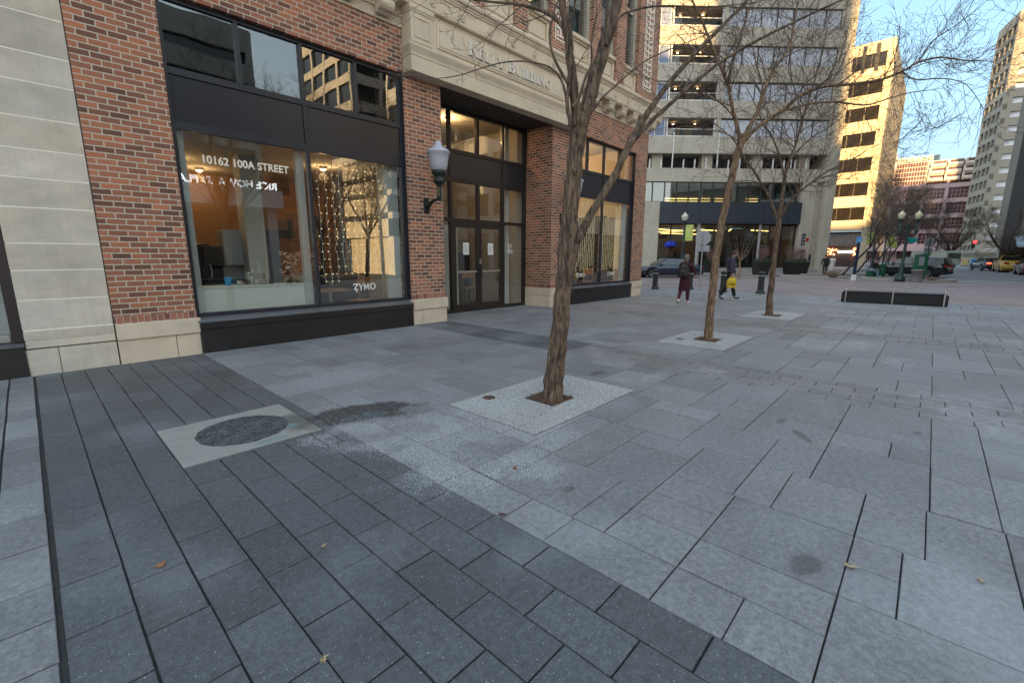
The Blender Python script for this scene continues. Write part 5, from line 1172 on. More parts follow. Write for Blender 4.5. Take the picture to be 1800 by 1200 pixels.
# ================================================================ VEHICLES
M['car_glass'] = simple('car_glass', (.02,.024,.028), .05, var=.1, **{'Specular IOR Level': .9})
M['tail_red'] = simple('tail_lens', (.35,.01,.01), .2, var=.1); M['brake_lit'] = emit('lit_brake_lamp', (1.0,.05,.02), .9)
M['head_lens'] = simple('head_lens', (.55,.58,.6), .1, .3, var=.1)
M['alloy'] = simple('alloy_rim', (.45,.46,.47), .3, .85, var=.1)
M['plate'] = simple('number_plate', (.6,.6,.58), .5)
def paint(name, col, rough=.22): return simple(name, col, rough, .15, var=.06, **{'Coat Weight': .7, 'Coat Roughness': .05})
def car(label, mat, L=4.7, W=1.82, H=1.45, wagon=False, lit=False, cat='car', name='parked_car', pickup=False, group=None):
    """local +x is the front; origin under the middle of the car"""
    t = thing(name, label, cat, (0,0,0), 0, group); x0, x1 = -L/2, L/2; wr = .33; wx = (L*.295, -L*.295)
    belt, sill = H*.64, .24
    N = 44; xs = [x0+L*i/N for i in range(N+1)]
    def top(x):
        f = (x-x0)/L
        hood = H*.60; tr = H*.66 if not wagon else H*.66
        pts = [(0,.42*H),(.015,.58*H),(.05,tr),(.2,tr+.012),(.62,.665*H),(.66,.655*H),(.72,.63*H),(.90,.565*H),(.965,.48*H),(1,.36*H)]
        for (a, za), (b, zb) in zip(pts, pts[1:]):
            if f <= b: return za+(zb-za)*(f-a)/(b-a)
        return pts[-1][1]
    def bot(x):
        z = sill
        for w in wx:
            d = abs(x-w)
            if d < wr+.055: z = max(z, math.sqrt(max(0,(wr+.055)**2-d*d))+wr*.98)
        return min(z, top(x)-.04)
    def half(x):
        f = (x-x0)/L; e = max(0, (.10-f)/.10, (f-.86)/.14); return W/2*(1-.16*e*e)
    vs = []; K = 8
    for x in xs:
        w, zb, zt = half(x), bot(x), top(x); zm = zb+(zt-zb)*.55
        ring = [(w*.93,zb),(w*.985,zb+(zt-zb)*.25),(w,zm),(w*.985,zt-.05*(zt-zb)-.02),(w*.90,zt)]
        ring = ring+[(0,zt+.012)]+[(-a,b) for a, b in reversed(ring)]
        vs += [(x,a,b) for a, b in ring]
    n = 11; g = MB()
    fs = [(i*n+j, (i+1)*n+j, (i+1)*n+j+1, i*n+j+1) for i in range(N) for j in range(n-1)] + [tuple(range(n)), tuple(reversed(range(N*n, N*n+n)))]
    g.add(vs, fs); body = g.build('body', mat, t, True, local=True)
    g = MB(); g.box(x0+.12, x1-.15, -W/2*.84, W/2*.84, .20, .55); g.build('underbody', M['black'], t, local=True)
    # greenhouse
    if wagon: prof = [(-.485,.66),(-.455,.97),(-.10,1.0),(.05,.985),(.205,.66)]
    elif pickup: prof = [(-.06,.66),(-.05,.97),(.10,1.0),(.16,.98),(.26,.66)]
    else: prof = [(-.375,.66),(-.205,.965),(-.05,1.0),(.06,.985),(.22,.655)]
    P = [(a*L, b*H) for a, b in prof]; g = MB(); tum = lambda z: W/2*(.885-.20*(z/H-.66)/.34)
    vs = [(x, tum(z)*s, z) for s in (1,-1) for x, z in P]; k = len(P)
    g.add(vs, [(i, i+1, k+i+1, k+i) for i in range(k-1)] + [tuple(reversed(range(k))), tuple(range(k, 2*k))]); roof = g.build('roof', mat, t, local=True, bevel=.04)
    def on(s, pts, off=.006):
        """glass panel on the side of the cabin"""
        g = MB(); vs = [(x, s*(tum(z)+off), z) for x, z in pts]; g.add(vs + [(x, s*(tum(z)-.02), z) for x, z in pts], [tuple(range(len(pts))), tuple(reversed(range(len(pts), 2*len(pts))))] + [(i, (i+1)%len(pts), len(pts)+(i+1)%len(pts), len(pts)+i) for i in range(len(pts))]); return g
    (rx, rz), (ux, uz), (mx, mz), (fx, fz), (cx, cz) = P; zb, zt = belt+.045, H*.945
    lerp = lambda a, b, u: a+(b-a)*u
    def xr(z): return lerp(rx, ux, (z-rz)/(uz-rz))
    def xf(z): return lerp(cx, fx, (z-cz)/(fz-cz))
    mid = lerp(xr(zb), xf(zb), .50)
    for s in (1,-1):
        for pts in ([(xr(zb)+.16,zb),(mid-.05,zb),(mid-.05,zt),(xr(zt)+.10,zt)], [(mid+.03,zb),(xf(zb)-.16,zb),(xf(zt)-.08,zt),(mid+.03,zt)]): on(s, pts).build('side_window', M['car_glass'], t, local=True)
        g = MB(); g.box(xf(zb)-.28, xf(zb)-.14, s*W/2*.93 if s > 0 else -W/2*.93-.17, s*W/2*.93+.17 if s > 0 else -W/2*.93, belt-.02, belt+.12); g.build('mirror', mat, t, local=True, bevel=.03)
        for (qx, ln) in ((mid-.35,.16),(mid+.75,.16)): g = MB(); g.box(qx-ln/2, qx+ln/2, s*(W/2*.995)-.012, s*(W/2*.995)+.012, H*.575, H*.595); g.build('door_handle', M['steel'], t, local=True)
        g = MB()
        for qx in (xr(zb)+.05, mid, xf(zb)-.12): g.box(qx-.005, qx+.005, s*W/2*.997-.006, s*W/2*.997+.004, .32, belt-.06)
        g.build('door_seam', M['black'], t, local=True)
    def slope(a, b, w0, w1, name, off):
        (xa, za), (xb, zb_) = a, b; g = MB(); dx, dz = xb-xa, zb_-za; l = math.hypot(dx, dz); nx, nz = -dz/l*off, dx/l*off
        A, B = .12, .90; pa = (xa+dx*A, za+dz*A); pb = (xa+dx*B, za+dz*B); wa, wb = tum(pa[1])-.07, tum(pb[1])-.07
        g.add([(pa[0]+nx, -wa, pa[1]+nz),(pa[0]+nx, wa, pa[1]+nz),(pb[0]+nx, wb, pb[1]+nz),(pb[0]+nx, -wb, pb[1]+nz)], [(0,1,2,3)]); g.build(name, M['car_glass'], t, local=True)
    slope((cx,cz),(fx,fz),0,0,'windscreen',-.012 if (fz-cz)*(0) else -.012); slope((rx,rz),(ux,uz),0,0,'rear_window',.012)
    for s in (1,-1):
        g = MB(); g.box(x0-.012, x0+.16, s*W/2*.62-.18, s*W/2*.62+.18, H*.50, H*.60); g.build('tail_light', M['brake_lit'] if lit else M['tail_red'], t, local=True, bevel=.02)
        g = MB(); g.box(x1-.22, x1-.045, s*W/2*.66-.17, s*W/2*.66+.17, H*.41, H*.49); g.build('headlight', M['head_lens'], t, local=True, bevel=.02)
    g = MB(); g.box(x0-.02, x0+.02, -.27, .27, H*.42, H*.49); g.build('number_plate', M['plate'], t, local=True)
    g = MB(); g.box(x0-.03, x0+.2, -W/2*.88, W/2*.88, .28, .42); g.box(x1-.18, x1+.0, -W/2*.84, W/2*.84, .26, .38); g.build('bumper', M['black'], t, local=True, bevel=.03)
    for wx_ in wx:
        for s in (1,-1):
            y = s*(W/2-.10); g = MB(); g.M = Matrix.Translation((wx_, y, wr)) @ Matrix.Rotation(PI/2, 4, 'X')
            g._lathe((0,0,0), [(.20,-.10),(.30,-.105),(wr,-.08),(wr,.08),(.30,.105),(.20,.10)], 24); w = g.build('wheel', M['rubber'], t, True, local=True)
            g = MB(); g.M = Matrix.Translation((wx_, y, wr)) @ Matrix.Rotation(PI/2, 4, 'X')
            for k in range(10): a = 2*PI*k/10; g.tube([(.04*math.cos(a), .04*math.sin(a), -s*.085), (.215*math.cos(a+.1), .215*math.sin(a+.1), -s*.095)], .018, 4)
            g._lathe((0,0,0), [(.215,-.098),(.24,-.104),(.24,.104),(.215,.098)], 24); g._lathe((0,0,-s*.08 if s > 0 else .06), [(.05,0),(.05,.02)], 10); g.build('rim', M['alloy'], w, local=True)
            g = MB(); g.M = Matrix.Translation((wx_, y, wr)) @ Matrix.Rotation(PI/2, 4, 'X'); g._lathe((0,0,0), [(.20,-.03),(.20,.03)], 16); g.build('brake_disc', M['black'], w, local=True)
    return t
def park(t, pf, pr, D=None):
    """front and rear contact points in the world"""
    c = (pf+pr)/2; t.location = (c.x, c.y, 0); t.rotation_euler = (0,0,math.atan2(pf.y-pr.y, pf.x-pr.x)); return t
navy = car('navy sedan on the crossing seen side on behind the walker in burgundy', paint('navy_paint', (.010,.018,.042)), 4.95, 1.85, 1.42)
park(navy, at(1120, 487, 35.2), at(1222, 487, 37.0)); 
est = car('black estate car waiting behind the green double street lamp', paint('black_paint', (.008,.009,.010)), 4.9, 1.9, 1.55, True)
park(est, at(1547, 483, 49.5), at(1650, 486, 48.2))
rd = car('dark sedan driving away with bright red brake lights', paint('charcoal_paint', (.020,.021,.026)), 4.6, 1.85, 1.5, False, True, name='moving_car')
c = at(1733, 473, 77); rd.location = (c.x, c.y, 0); rd.rotation_euler = (0,0,math.radians(15))
yl = car('yellow backed pickup between the charcoal braking sedan and the red car', paint('yellow_paint', (.45,.27,.03), .35), 5.0, 1.9, 1.75, False, False, pickup=True, name='pickup_truck', cat='pickup')
c = at(1772, 474, 70); yl.location = (c.x, c.y, 0); yl.rotation_euler = (0,0,math.radians(4))
re = car('red car with glowing tail lights beyond the yellow pickup', paint('dark_red_paint', (.11,.022,.03)), 4.4, 1.8, 1.5, True, True, name='moving_car')
c = at(1813, 477, 61); re.location = (c.x, c.y, 0); re.rotation_euler = (0,0,math.radians(2))
# pale green van behind the estate car
vt = thing('delivery_van', 'long pale green van roof showing behind the black estate car', 'van', (0,0,0)); vm = paint('sage_paint', (.22,.27,.23), .35)
g = MB(); g.box(-3.0, 3.0, -1.0, 1.0, .45, 2.35); g.build('body', vm, vt, local=True, bevel=.12)
g = MB(); g.box(-3.02, -2.9, -.8, .8, 1.3, 2.0); g.box(1.2, 2.4, -1.015, 1.015, 1.4, 2.1); g.build('window', M['car_glass'], vt, local=True)
for s in (-.8, .8): g = MB(); g.box(-3.05, -2.98, s-.12, s+.12, 1.0, 1.25); g.build('tail_light', M['tail_red'], vt, local=True)
for x in (-1.9, 1.9):
    for s in (-1, 1):
        g = MB(); g.M = Matrix.Translation((x, s*.92, .36)) @ Matrix.Rotation(PI/2, 4, 'X'); g._lathe((0,0,0), [(.2,-.1),(.36,-.08),(.36,.08),(.2,.1)], 18); g.build('wheel', M['rubber'], vt, True, local=True)
park(vt, at(1612, 480, 90), at(1668, 480, 86))
# ================================================================ STREET FURNITURE
def bollard(label):
    t = thing('bollard', label, 'bollard', (0,0,0), 0, 'iron bollards along the edge of the plaza')
    g = MB(); g._lathe((0,0,0), [(.19,0),(.19,.04),(.165,.06),(.165,.12),(.135,.15)], 18); g.build('base', M['bollard'], t, True, local=True)
    g = MB(); N = 24; vs = []
    prof = [(.125,.15),(.118,.72)]
    for r, z in prof:
        for j in range(N): a = 2*PI*j/N; rr = r*(1 if j % 2 else .93); vs.append((rr*math.cos(a), rr*math.sin(a), z))
    g.add(vs, [(j, (j+1)%N, N+(j+1)%N, N+j) for j in range(N)]); g.build('shaft', M['bollard'], t, local=True)
    g = MB(); g._lathe((0,0,0), [(.12,.72),(.148,.735),(.148,.775),(.125,.79),(.125,.84),(.145,.855),(.145,.895),(.12,.92),(.07,.945),(.002,.955)], 18); g.build('cap', M['bollard'], t, True, local=True)
    g = MB(); g._lathe((0,0,0), [(.149,.737),(.151,.745),(.151,.765),(.149,.773)], 18); g.build('band', M['galv'], t, True, local=True)
    return t
b0 = bollard('iron bollard near the corner of the brick building'); q = ground(1151, 508); place(b0, (q.x, q.y, 0))
for px, py, l in ((1212, 508, 'iron bollard hidden behind the walker in burgundy'), (1270, 513.5, 'iron bollard behind the man with the yellow bag'), (1336, 516, 'iron bollard standing clear between the two rear tree trunks')):
    q = ground(px, py); place(copy_tree(b0), (q.x, q.y, 0), 0, l)
# stop sign seen from behind
q = ground(1229, 508.5); face = math.atan2(-q.x, q.y) + .12   # turn so local -y looks at the viewer
M['sign_back'] = simple('bare_aluminium', (.40,.42,.44), .5, .5, var=.06)
t = thing('stop_sign', 'back of an octagonal stop sign with a plate below on a steel pole', 'road sign', (q.x, q.y, 0), math.atan2(q.y, q.x)-PI/2)
g = MB(); g.prism([(.335/math.cos(PI/8)*math.cos(PI/8+PI/4*k), 2.44+.335/math.cos(PI/8)*math.sin(PI/8+PI/4*k)) for k in range(8)], 'y', .035, .04); g.build('octagon_plate', M['sign_back'], t, local=True)
g = MB(); g.box(-.31, .31, .035, .04, 1.80, 2.085); g.build('lower_plate', M['sign_back'], t, local=True)
g = MB(); g.tube([(0,0,.02),(0,0,2.62)], .028, 8); g.box(-.035,.035,.02,.034,1.95,2.0); g.box(-.035,.035,.02,.034,2.6,2.65); g.build('pole', M['galv'], t, local=True)
g = MB(); g.box(-.20,.20,-.12,.12,0,.02); g.build('base_plate', M['galv'], t, local=True)
# street lamps
M['lamp_cream'] = simple('cream_globe', (.62,.60,.40), .35, var=.05, **{'Transmission Weight': .15})
M['lamp_white'] = simple('white_globe', (.66,.66,.56), .35, var=.05, **{'Transmission Weight': .15})
M['banner'] = simple('lime_banner', (.50,.58,.16), .8, var=.25, scale=2.5)
def globe(t, c, s, mat, parent=None):
    g = MB(); g._lathe(c, [(r*s, z*s) for r, z in ((.03,-.50),(.05,-.46),(.06,-.36),(.10,-.22),(.17,-.08),(.19,-.03),(.19,.0),(.12,.001))], 12); h = g.build('fitter', M['dark_green'], t, True, local=True)
    g = MB(); g._lathe(c, [(r*s, z*s) for r, z in ((.15,.0),(.20,.14),(.24,.30),(.245,.36),(.20,.42),(.16,.45),(.10,.50),(.08,.56),(.06,.60),(.002,.63))], 14); g.build('globe', mat, h, True, local=True)
def lamp_post(label, H, bz, mat, group, ban=True, bw=.55):
    t = thing('street_lamp', label, 'street lamp', (0,0,0), 0, group)
    g = MB(); g._lathe((0,0,0), [(.26,0),(.26,.12),(.22,.16),(.20,.55),(.14,.65),(.09,.75),(.075,H*.5),(.06,H-1.1)], 14); g.build('pole', M['dark_green'], t, True, local=True)
    globe(t, (0,0,H-.66), 1.05, mat)
    if ban:
        g = MB(); g.tube([(0,0,bz+1.25),(bw+.12,0,bz+1.25)], .018, 5); g.tube([(0,0,bz),(bw+.12,0,bz)], .018, 5); g.build('banner_arm', M['dark_green'], t, local=True)
        g = MB(); g.box(.12, .12+bw, -.004, .004, bz+.02, bz+1.23); g.build('banner', M['banner'], t, local=True)
    return t
gl = 'single globe street lamps'
L1 = lamp_post('dark green street lamp with a lime banner behind the navy sedan', 4.95, 2.75, M['lamp_white'], gl)
q = at(1197, 478, 38.7); place(L1, (q.x, q.y, 0), math.atan2(q.y, q.x)-PI/2)
for px, D, l in ((1530, 58, 'street lamp with a lime banner nearest the seated person in jeans'), (1549, 70, 'street lamp whose lime banner hangs in the gap left of the double lamp'), (1559, 84, 'farthest lamp with a lime banner, close beside the double lamp')):
    q = at(px, 478, D); place(copy_tree(L1), (q.x, q.y, 0), math.atan2(q.y, q.x)-PI/2 + (PI if px == 1530 else 0), l)
t = thing('hanging_basket', 'bright blue flower basket hanging from the lamp before the storefront', 'flower basket', at(1179, 432, 38.4)[:])
M['blue_flower'] = simple('blue_flowers', (.02,.05,.55), .7, var=.4, scale=9)
g = MB(); r2 = random.Random(2)
for k in range(200):
    d = rvec(r2).normalized(); c = Vector((d.x*.42, d.y*.42, abs(d.z)*.34)); e = d.orthogonal().normalized()*.07; f = d.cross(e)
    g.add([c-e, c+f, c+e+d*.05, c-f], [(0,1,2,3)])
for k in range(70):
    d = rvec(r2).normalized(); c = Vector((.75+d.x*.2, d.y*.2, .12+d.z*.22)) if False else Vector((-.5+d.x*.2, d.y*.25, .05+d.z*.2)); e = d.orthogonal().normalized()*.07; f = d.cross(e); g.add([c-e, c+f, c+e, c-f], [(0,1,2,3)])
g.build('flowers', M['blue_flower'], t, local=True)
g = MB(); g._lathe((0,0,0), [(.10,-.28),(.28,-.16),(.36,.0),(.36,.04)], 12); g.build('bowl', M['black'], t, local=True)
g = MB(); q = wmat(L1).translation; dv = (q - t.location); g.tube([(0,0,0),(0,0,.75),(dv.x, dv.y, .85)], .016, 5); g.build('hanger', M['dark_green'], t, local=True)
# double lamp with the green street-name blade
q = ground(1581, 495); t = thing('street_lamp', 'tall dark green double headed street lamp with cream globes and a green blade sign', 'street lamp', (q.x, q.y, 0), -PI/4*1.05)
g = MB(); g._lathe((0,0,0), [(.27,-.02),(.27,.24),(.23,.28),(.17,.32),(.15,.38),(.125,.7),(.115,1.1),(.09,1.2),(.080,2.2),(.068,3.50),(.085,3.53),(.085,3.62),(.04,3.66),(.002,3.68)], 16); g.build('pole', M['dark_green'], t, True, local=True)
g = MB(); g.tube([(-.53,0,3.50),(.53,0,3.50)], .034, 8); g.build('cross_arm', M['dark_green'], t, local=True)
for s in (-.53, .53):
    g = MB(); g._lathe((s,0,3.50), [(.02,-.60),(.07,-.50),(.08,-.10),(.05,0),(.07,.12)], 10); g.build('drop_stem', M['dark_green'], t, True, local=True); globe(t, (s,0,3.88), .82, M['lamp_cream'])
M['teal_sign'] = simple('teal_sign_face', (.0,.22,.19), .5, var=.06)
g = MB(); g.prism([(.09,2.75),(.72,2.73),(.72,2.55),(.46,2.40),(.30,2.40),(.11,2.53)], 'y', -.02, .0); g.build('street_name_blade', M['teal_sign'], t, local=True)
# litter bin and green kiosk box
q = ground(1610, 496); M['bin_grey'] = simple('bin_grey', (.20,.205,.205), .7, var=.08)
t = thing('litter_bin', 'round grey litter bin right of the green double street lamp', 'litter bin', (q.x, q.y, .0)); g = MB(); g._lathe((0,0,0), [(.27,0),(.27,.03),(.285,.68),(.33,.69),(.33,.78),(.27,.782),(.25,.64),(.01,.64)], 20); g.build('drum', M['bin_grey'], t, True, local=True)
g = MB(); g._lathe((0,0,0), [(.252,.66),(.248,.64)], 20); g.build('liner', M['black'], t, local=True)
q2 = at(1614, 490, math.hypot(q.x, q.y)+.9); t = thing('newspaper_box', 'tall green newspaper box rising behind the grey litter bin', 'newspaper box', (q2.x, q2.y, .02), -PI/4)
g = MB(); g.box(-.27,.27,-.22,.22,.25,1.60); g.prism([(-.26,1.603),(.26,1.603),(.26,1.64),(-.26,1.74)], 'x', -.29, .29); g.build('cabinet', M['green'], t, local=True, bevel=.02)
g = MB(); g.box(-.36,-.02,-.235,-.221,1.0,1.55); g.build('door', simple('box_grey', (.25,.28,.29), .5), t, local=True)
g = MB(); g.box(-.22,.22,-.18,.18,.0,.248); g.build('base', M['black'], t, local=True)
q = at(1541, 487, 42.6); t = thing('newspaper_box', 'low green newspaper box beside the seated person in jeans', 'newspaper box', (q.x, q.y, .02), -PI/4)
g = MB(); g.box(-.1,.34,-.3,.3,.12,1.0); g.box(-.62,-.104,-.3,.3,.12,.56); g.build('cabinet', M['green'], t, local=True, bevel=.02); g = MB(); g.box(-.55,.30,-.24,.24,0,.118); g.build('base', M['black'], t, local=True)
# navy wayfinding post
q = ground(1500, 491, .1); M['navy'] = simple('navy_post', (.012,.022,.060), .4, var=.1); M['sky_sign'] = simple('blue_sign_face', (.06,.28,.62), .5, var=.05)
t = thing('information_post', 'slim navy wayfinding post with a blue head and white foot', 'sign post', (q.x, q.y, .02), -PI/4)
g = MB(); g.box(-.095,.095,-.05,.05,.40,2.42); g.build('panel', M['navy'], t, local=True, bevel=.02); g = MB(); g.box(-.11,.11,-.07,.07,0,.398); g.build('foot', M['white'], t, local=True)
g = MB(); g.box(-.12,.14,-.055,.055,2.46,2.82); g.box(-.04,.04,-.03,.03,2.42,2.46); g.build('head', M['sky_sign'], t, local=True)
g = MB(); g.box(-.05,.05,-.059,-.0555,2.55,2.585); g.ball((.01,-.057,2.70), .025, 8, 5); g.box(-.02,.02,-.059,-.0555,2.585,2.66); g.build('pictogram', M['white'], t, local=True)
# grey sign seen from behind
q = at(1624, 488, 41.5); t = thing('road_sign', 'grey back of a large square road sign behind the newspaper box', 'road sign', (q.x, q.y, .0), -PI/4*1.0)
g = MB(); g.tube([(0,0,0),(0,0,2.75)], .03, 6); g.build('pole', M['bollard'], t, local=True); g = MB(); g.box(-.30,.30,.04,.05,2.22,2.80); g.box(-.30,.30,.04,.05,1.75,2.18); g.build('plate', simple('dull_sign_back', (.20,.22,.24), .6, .2), t, local=True)
M['bench_stone'] = simple('bench_granite', (.014,.015,.016), .5, var=.5, scale=7)
# black granite bench with steel dividers
A_, B_ = ground(1481, 530.5), ground(1662, 539.5); L = (B_-A_).length; ax = math.atan2(B_.y-A_.y, B_.x-A_.x)
t = thing('stone_bench', 'long low black granite bench with three steel dividers', 'bench', (A_.x, A_.y, 0), ax)
g = MB(); Hh = .40
for a, b in ((.0, L/2-.012), (L/2+.012, L)):
    g.box(a, b, 0, .55, .02, Hh-.05); g.box(a, b, -.015, .565, Hh-.047, Hh)
for s, a in ((-1, 0), (1, L)): g.prism([(0,.02),(0,Hh-.052),(.55,Hh-.052),(.55,.02)], 'x', a, a+s*.05)
g.build('seat', M['bench_stone'], t, local=True, bevel=.01)
g = MB(); g.box(-.04, L+.04, .03, .52, -.005, .018); g.build('plinth', M['black'], t, local=True)
for x in (.06, L/2, L-.06):
    g = MB(); g.box(x-.02, x+.02, -.045, -.018, .01, Hh+.06); g.box(x-.02, x+.02, -.018, .20, Hh+.035, Hh+.06); g.box(x-.02, x+.02, .20, .225, Hh+.002, Hh+.06); g.build('divider', M['steel'], t, local=True, bevel=.005)
# planters
M['evergreen'] = simple('evergreen_sprig', (.025,.05,.025), .8, var=.4, scale=6)
def planter(px, py, label, s=1.0, D=None):
    q = ground(px, py, .11) if D is None else at(px, py, D); t = thing('planter', label, 'planter', (q.x, q.y, .11), -PI/4, 'black tapered planters by the storefront')
    g = MB(); h = 1.0*s; a, b = .40*s, .52*s
    g.add([(-a,-a,0),(a,-a,0),(a,a,0),(-a,a,0),(-b,-b,h),(b,-b,h),(b,b,h),(-b,b,h),(-b*.9,-b*.9,h),(b*.9,-b*.9,h),(b*.9,b*.9,h),(-b*.9,b*.9,h),(-b*.88,-b*.88,h-.1),(b*.88,-b*.88,h-.1),(b*.88,b*.88,h-.1),(-b*.88,b*.88,h-.1)],
      [(0,3,2,1),(0,1,5,4),(1,2,6,5),(2,3,7,6),(3,0,4,7),(4,5,9,8),(5,6,10,9),(6,7,11,10),(7,4,8,11),(8,9,13,12),(9,10,14,13),(10,11,15,14),(11,8,12,15),(12,13,14,15)]); g.build('box', M['black'], t, local=True)
    r = random.Random(px); g = MB()
    for k in range(70):
        a_ = r.uniform(0, 2*PI); tip = Vector((math.cos(a_)*.75*r.random(), math.sin(a_)*.75*r.random(), h+r.uniform(.6,1.35))); bs = Vector((r.uniform(-.2,.2), r.uniform(-.2,.2), h-.1)); mid = (bs+tip)/2+rvec(r)*.05
        g.tube([bs, mid, tip], [.010,.007,.003], 3, 0, False)
        for w in range(5): e = mid.lerp(tip, r.random()); g.tube([e, e+rvec(r)*.13+Vector((0,0,.1))], [.005,.003], 3, 0, False)
    g.build('stems', M['red_stem'], t, local=True)
    g = MB()
    for k in range(380):
        a_ = r.uniform(0, 2*PI); c = Vector((math.cos(a_)*.62*r.uniform(.5,1), math.sin(a_)*.62*r.uniform(.5,1), h+r.uniform(-.18,.28))); d = rvec(r).normalized()*.14; e = d.orthogonal().normalized()*.03; g.add([c-d*.3, c+e, c+d, c-e], [(0,1,2,3)])
    g.build('evergreen', M['evergreen'], t, local=True); return t
planter(1336, 483, 'black tapered planter hidden in part by the last plaza tree on its left side')
planter(1391, 483.5, 'black planter with red stems just right of the last plaza tree trunk')
planter(1405, 480.5, 'black planter at the right end, under the bank sign')
planter(1248, 479, 'black planter peeping out left of the middle tree trunk')
# traffic lights
M['red_lamp'] = emit('red_signal', (1.0,.03,.03), .9)
q = at(1753, 470, 108); c2 = at(1700, 470, 112)
t = thing('traffic_light', 'red traffic lights on a long mast arm far down the road', 'traffic light', (q.x, q.y, 0))
z1 = at(1753, 425, 108).z; d = c2-q
g = MB(); g.tube([(0,0,0),(0,0,z1)], .14, 8); g.tube([(0,0,z1),(d.x, d.y, z1)], .08, 6); g.build('mast', M['bollard'], t, local=True)
for k, (fx, zz) in enumerate(((1.0, z1), (.02, z1-1.6))):
    g = MB(); c = (d.x*fx-.3, d.y*fx-.2, zz-.3); g.cbox(c, (.4,.5,1.3)); h = g.build('signal_head', M['black'], t, local=True); g = MB(); g.ball((c[0]-.25, c[1]-.15, c[2]+.4), .26, 8, 6); g.build('lens', M['red_lamp'], h, local=True)
# far hoardings
M['hoard_blue'] = simple('blue_hoarding', (.04,.26,.62), .6, var=.1); M['hoard_yellow'] = simple('yellow_hoarding', (.60,.47,.20), .6, var=.15)
def hoarding(px0, px1, py, ptop, D, mat, label):
    a, b = at(px0, py, D), at(px1, py, D); zt = at((px0+px1)/2, ptop, D).z
    t = thing('hoarding', label, 'hoarding', (a.x, a.y, 0), math.atan2(b.y-a.y, b.x-a.x)); L = (b-a).length
    g = MB(); g.box(0, L, 0, .12, .2, zt); g.build('panel', mat, t, local=True); g = MB()
    for k in range(4): g.box(L*k/3.2, L*k/3.2+.12, .13, .3, 0, zt*.95)
    g.build('post', M['bollard'], t, local=True)
hoarding(1704, 1733, 470, 455, 104, M['hoard_blue'], 'bright blue hoarding beside the far crossing')
hoarding(1689, 1700, 470, 456, 103, M['hoard_yellow'], 'pale yellow hoarding left of the blue one')
# ================================================================ PEOPLE
def skin_obj(name, pts, edges, mat, parent, sub=1):
    """one continuous surface grown round a jointed skeleton"""
    me = bpy.data.meshes.new(name); me.from_pydata([tuple(p[0]) for p in pts], edges, [])
    o = bpy.data.objects.new(name, me); COL.objects.link(o)
    m = o.modifiers.new('skin', 'SKIN'); m.use_smooth_shade = True
    sv = me.skin_vertices[0].data if me.skin_vertices else None
    if sv is None: raise RuntimeError('no skin layer')
    for i, p in enumerate(pts):
        r = p[1]; sv[i].radius = r if isinstance(r, (tuple, list)) else (r, r); sv[i].use_root = (i == 0)
    s = o.modifiers.new('sub', 'SUBSURF'); s.levels = sub; s.render_levels = sub
    dg = bpy.context.evaluated_depsgraph_get(); dg.update()
    nm = bpy.data.meshes.new_from_object(o.evaluated_get(dg)); COL.objects.unlink(o); bpy.data.objects.remove(o)
    nm.materials.clear(); nm.materials.append(mat); nm.polygons.foreach_set('use_smooth', [True]*len(nm.polygons))
    o = bpy.data.objects.new(name, nm); COL.objects.link(o); o.parent = parent; return o
M['skin'] = simple('skin', (.42,.24,.17), .55, var=.08, scale=14)
M['eye'] = simple('eye_dark', (.02,.015,.012), .3)
def dirv(a, side=0.0):
    """unit vector hanging down, swung forward by a (radians) and outward by side"""
    return Vector((math.sin(a)*math.cos(side), math.sin(side), -math.cos(a)*math.cos(side)))
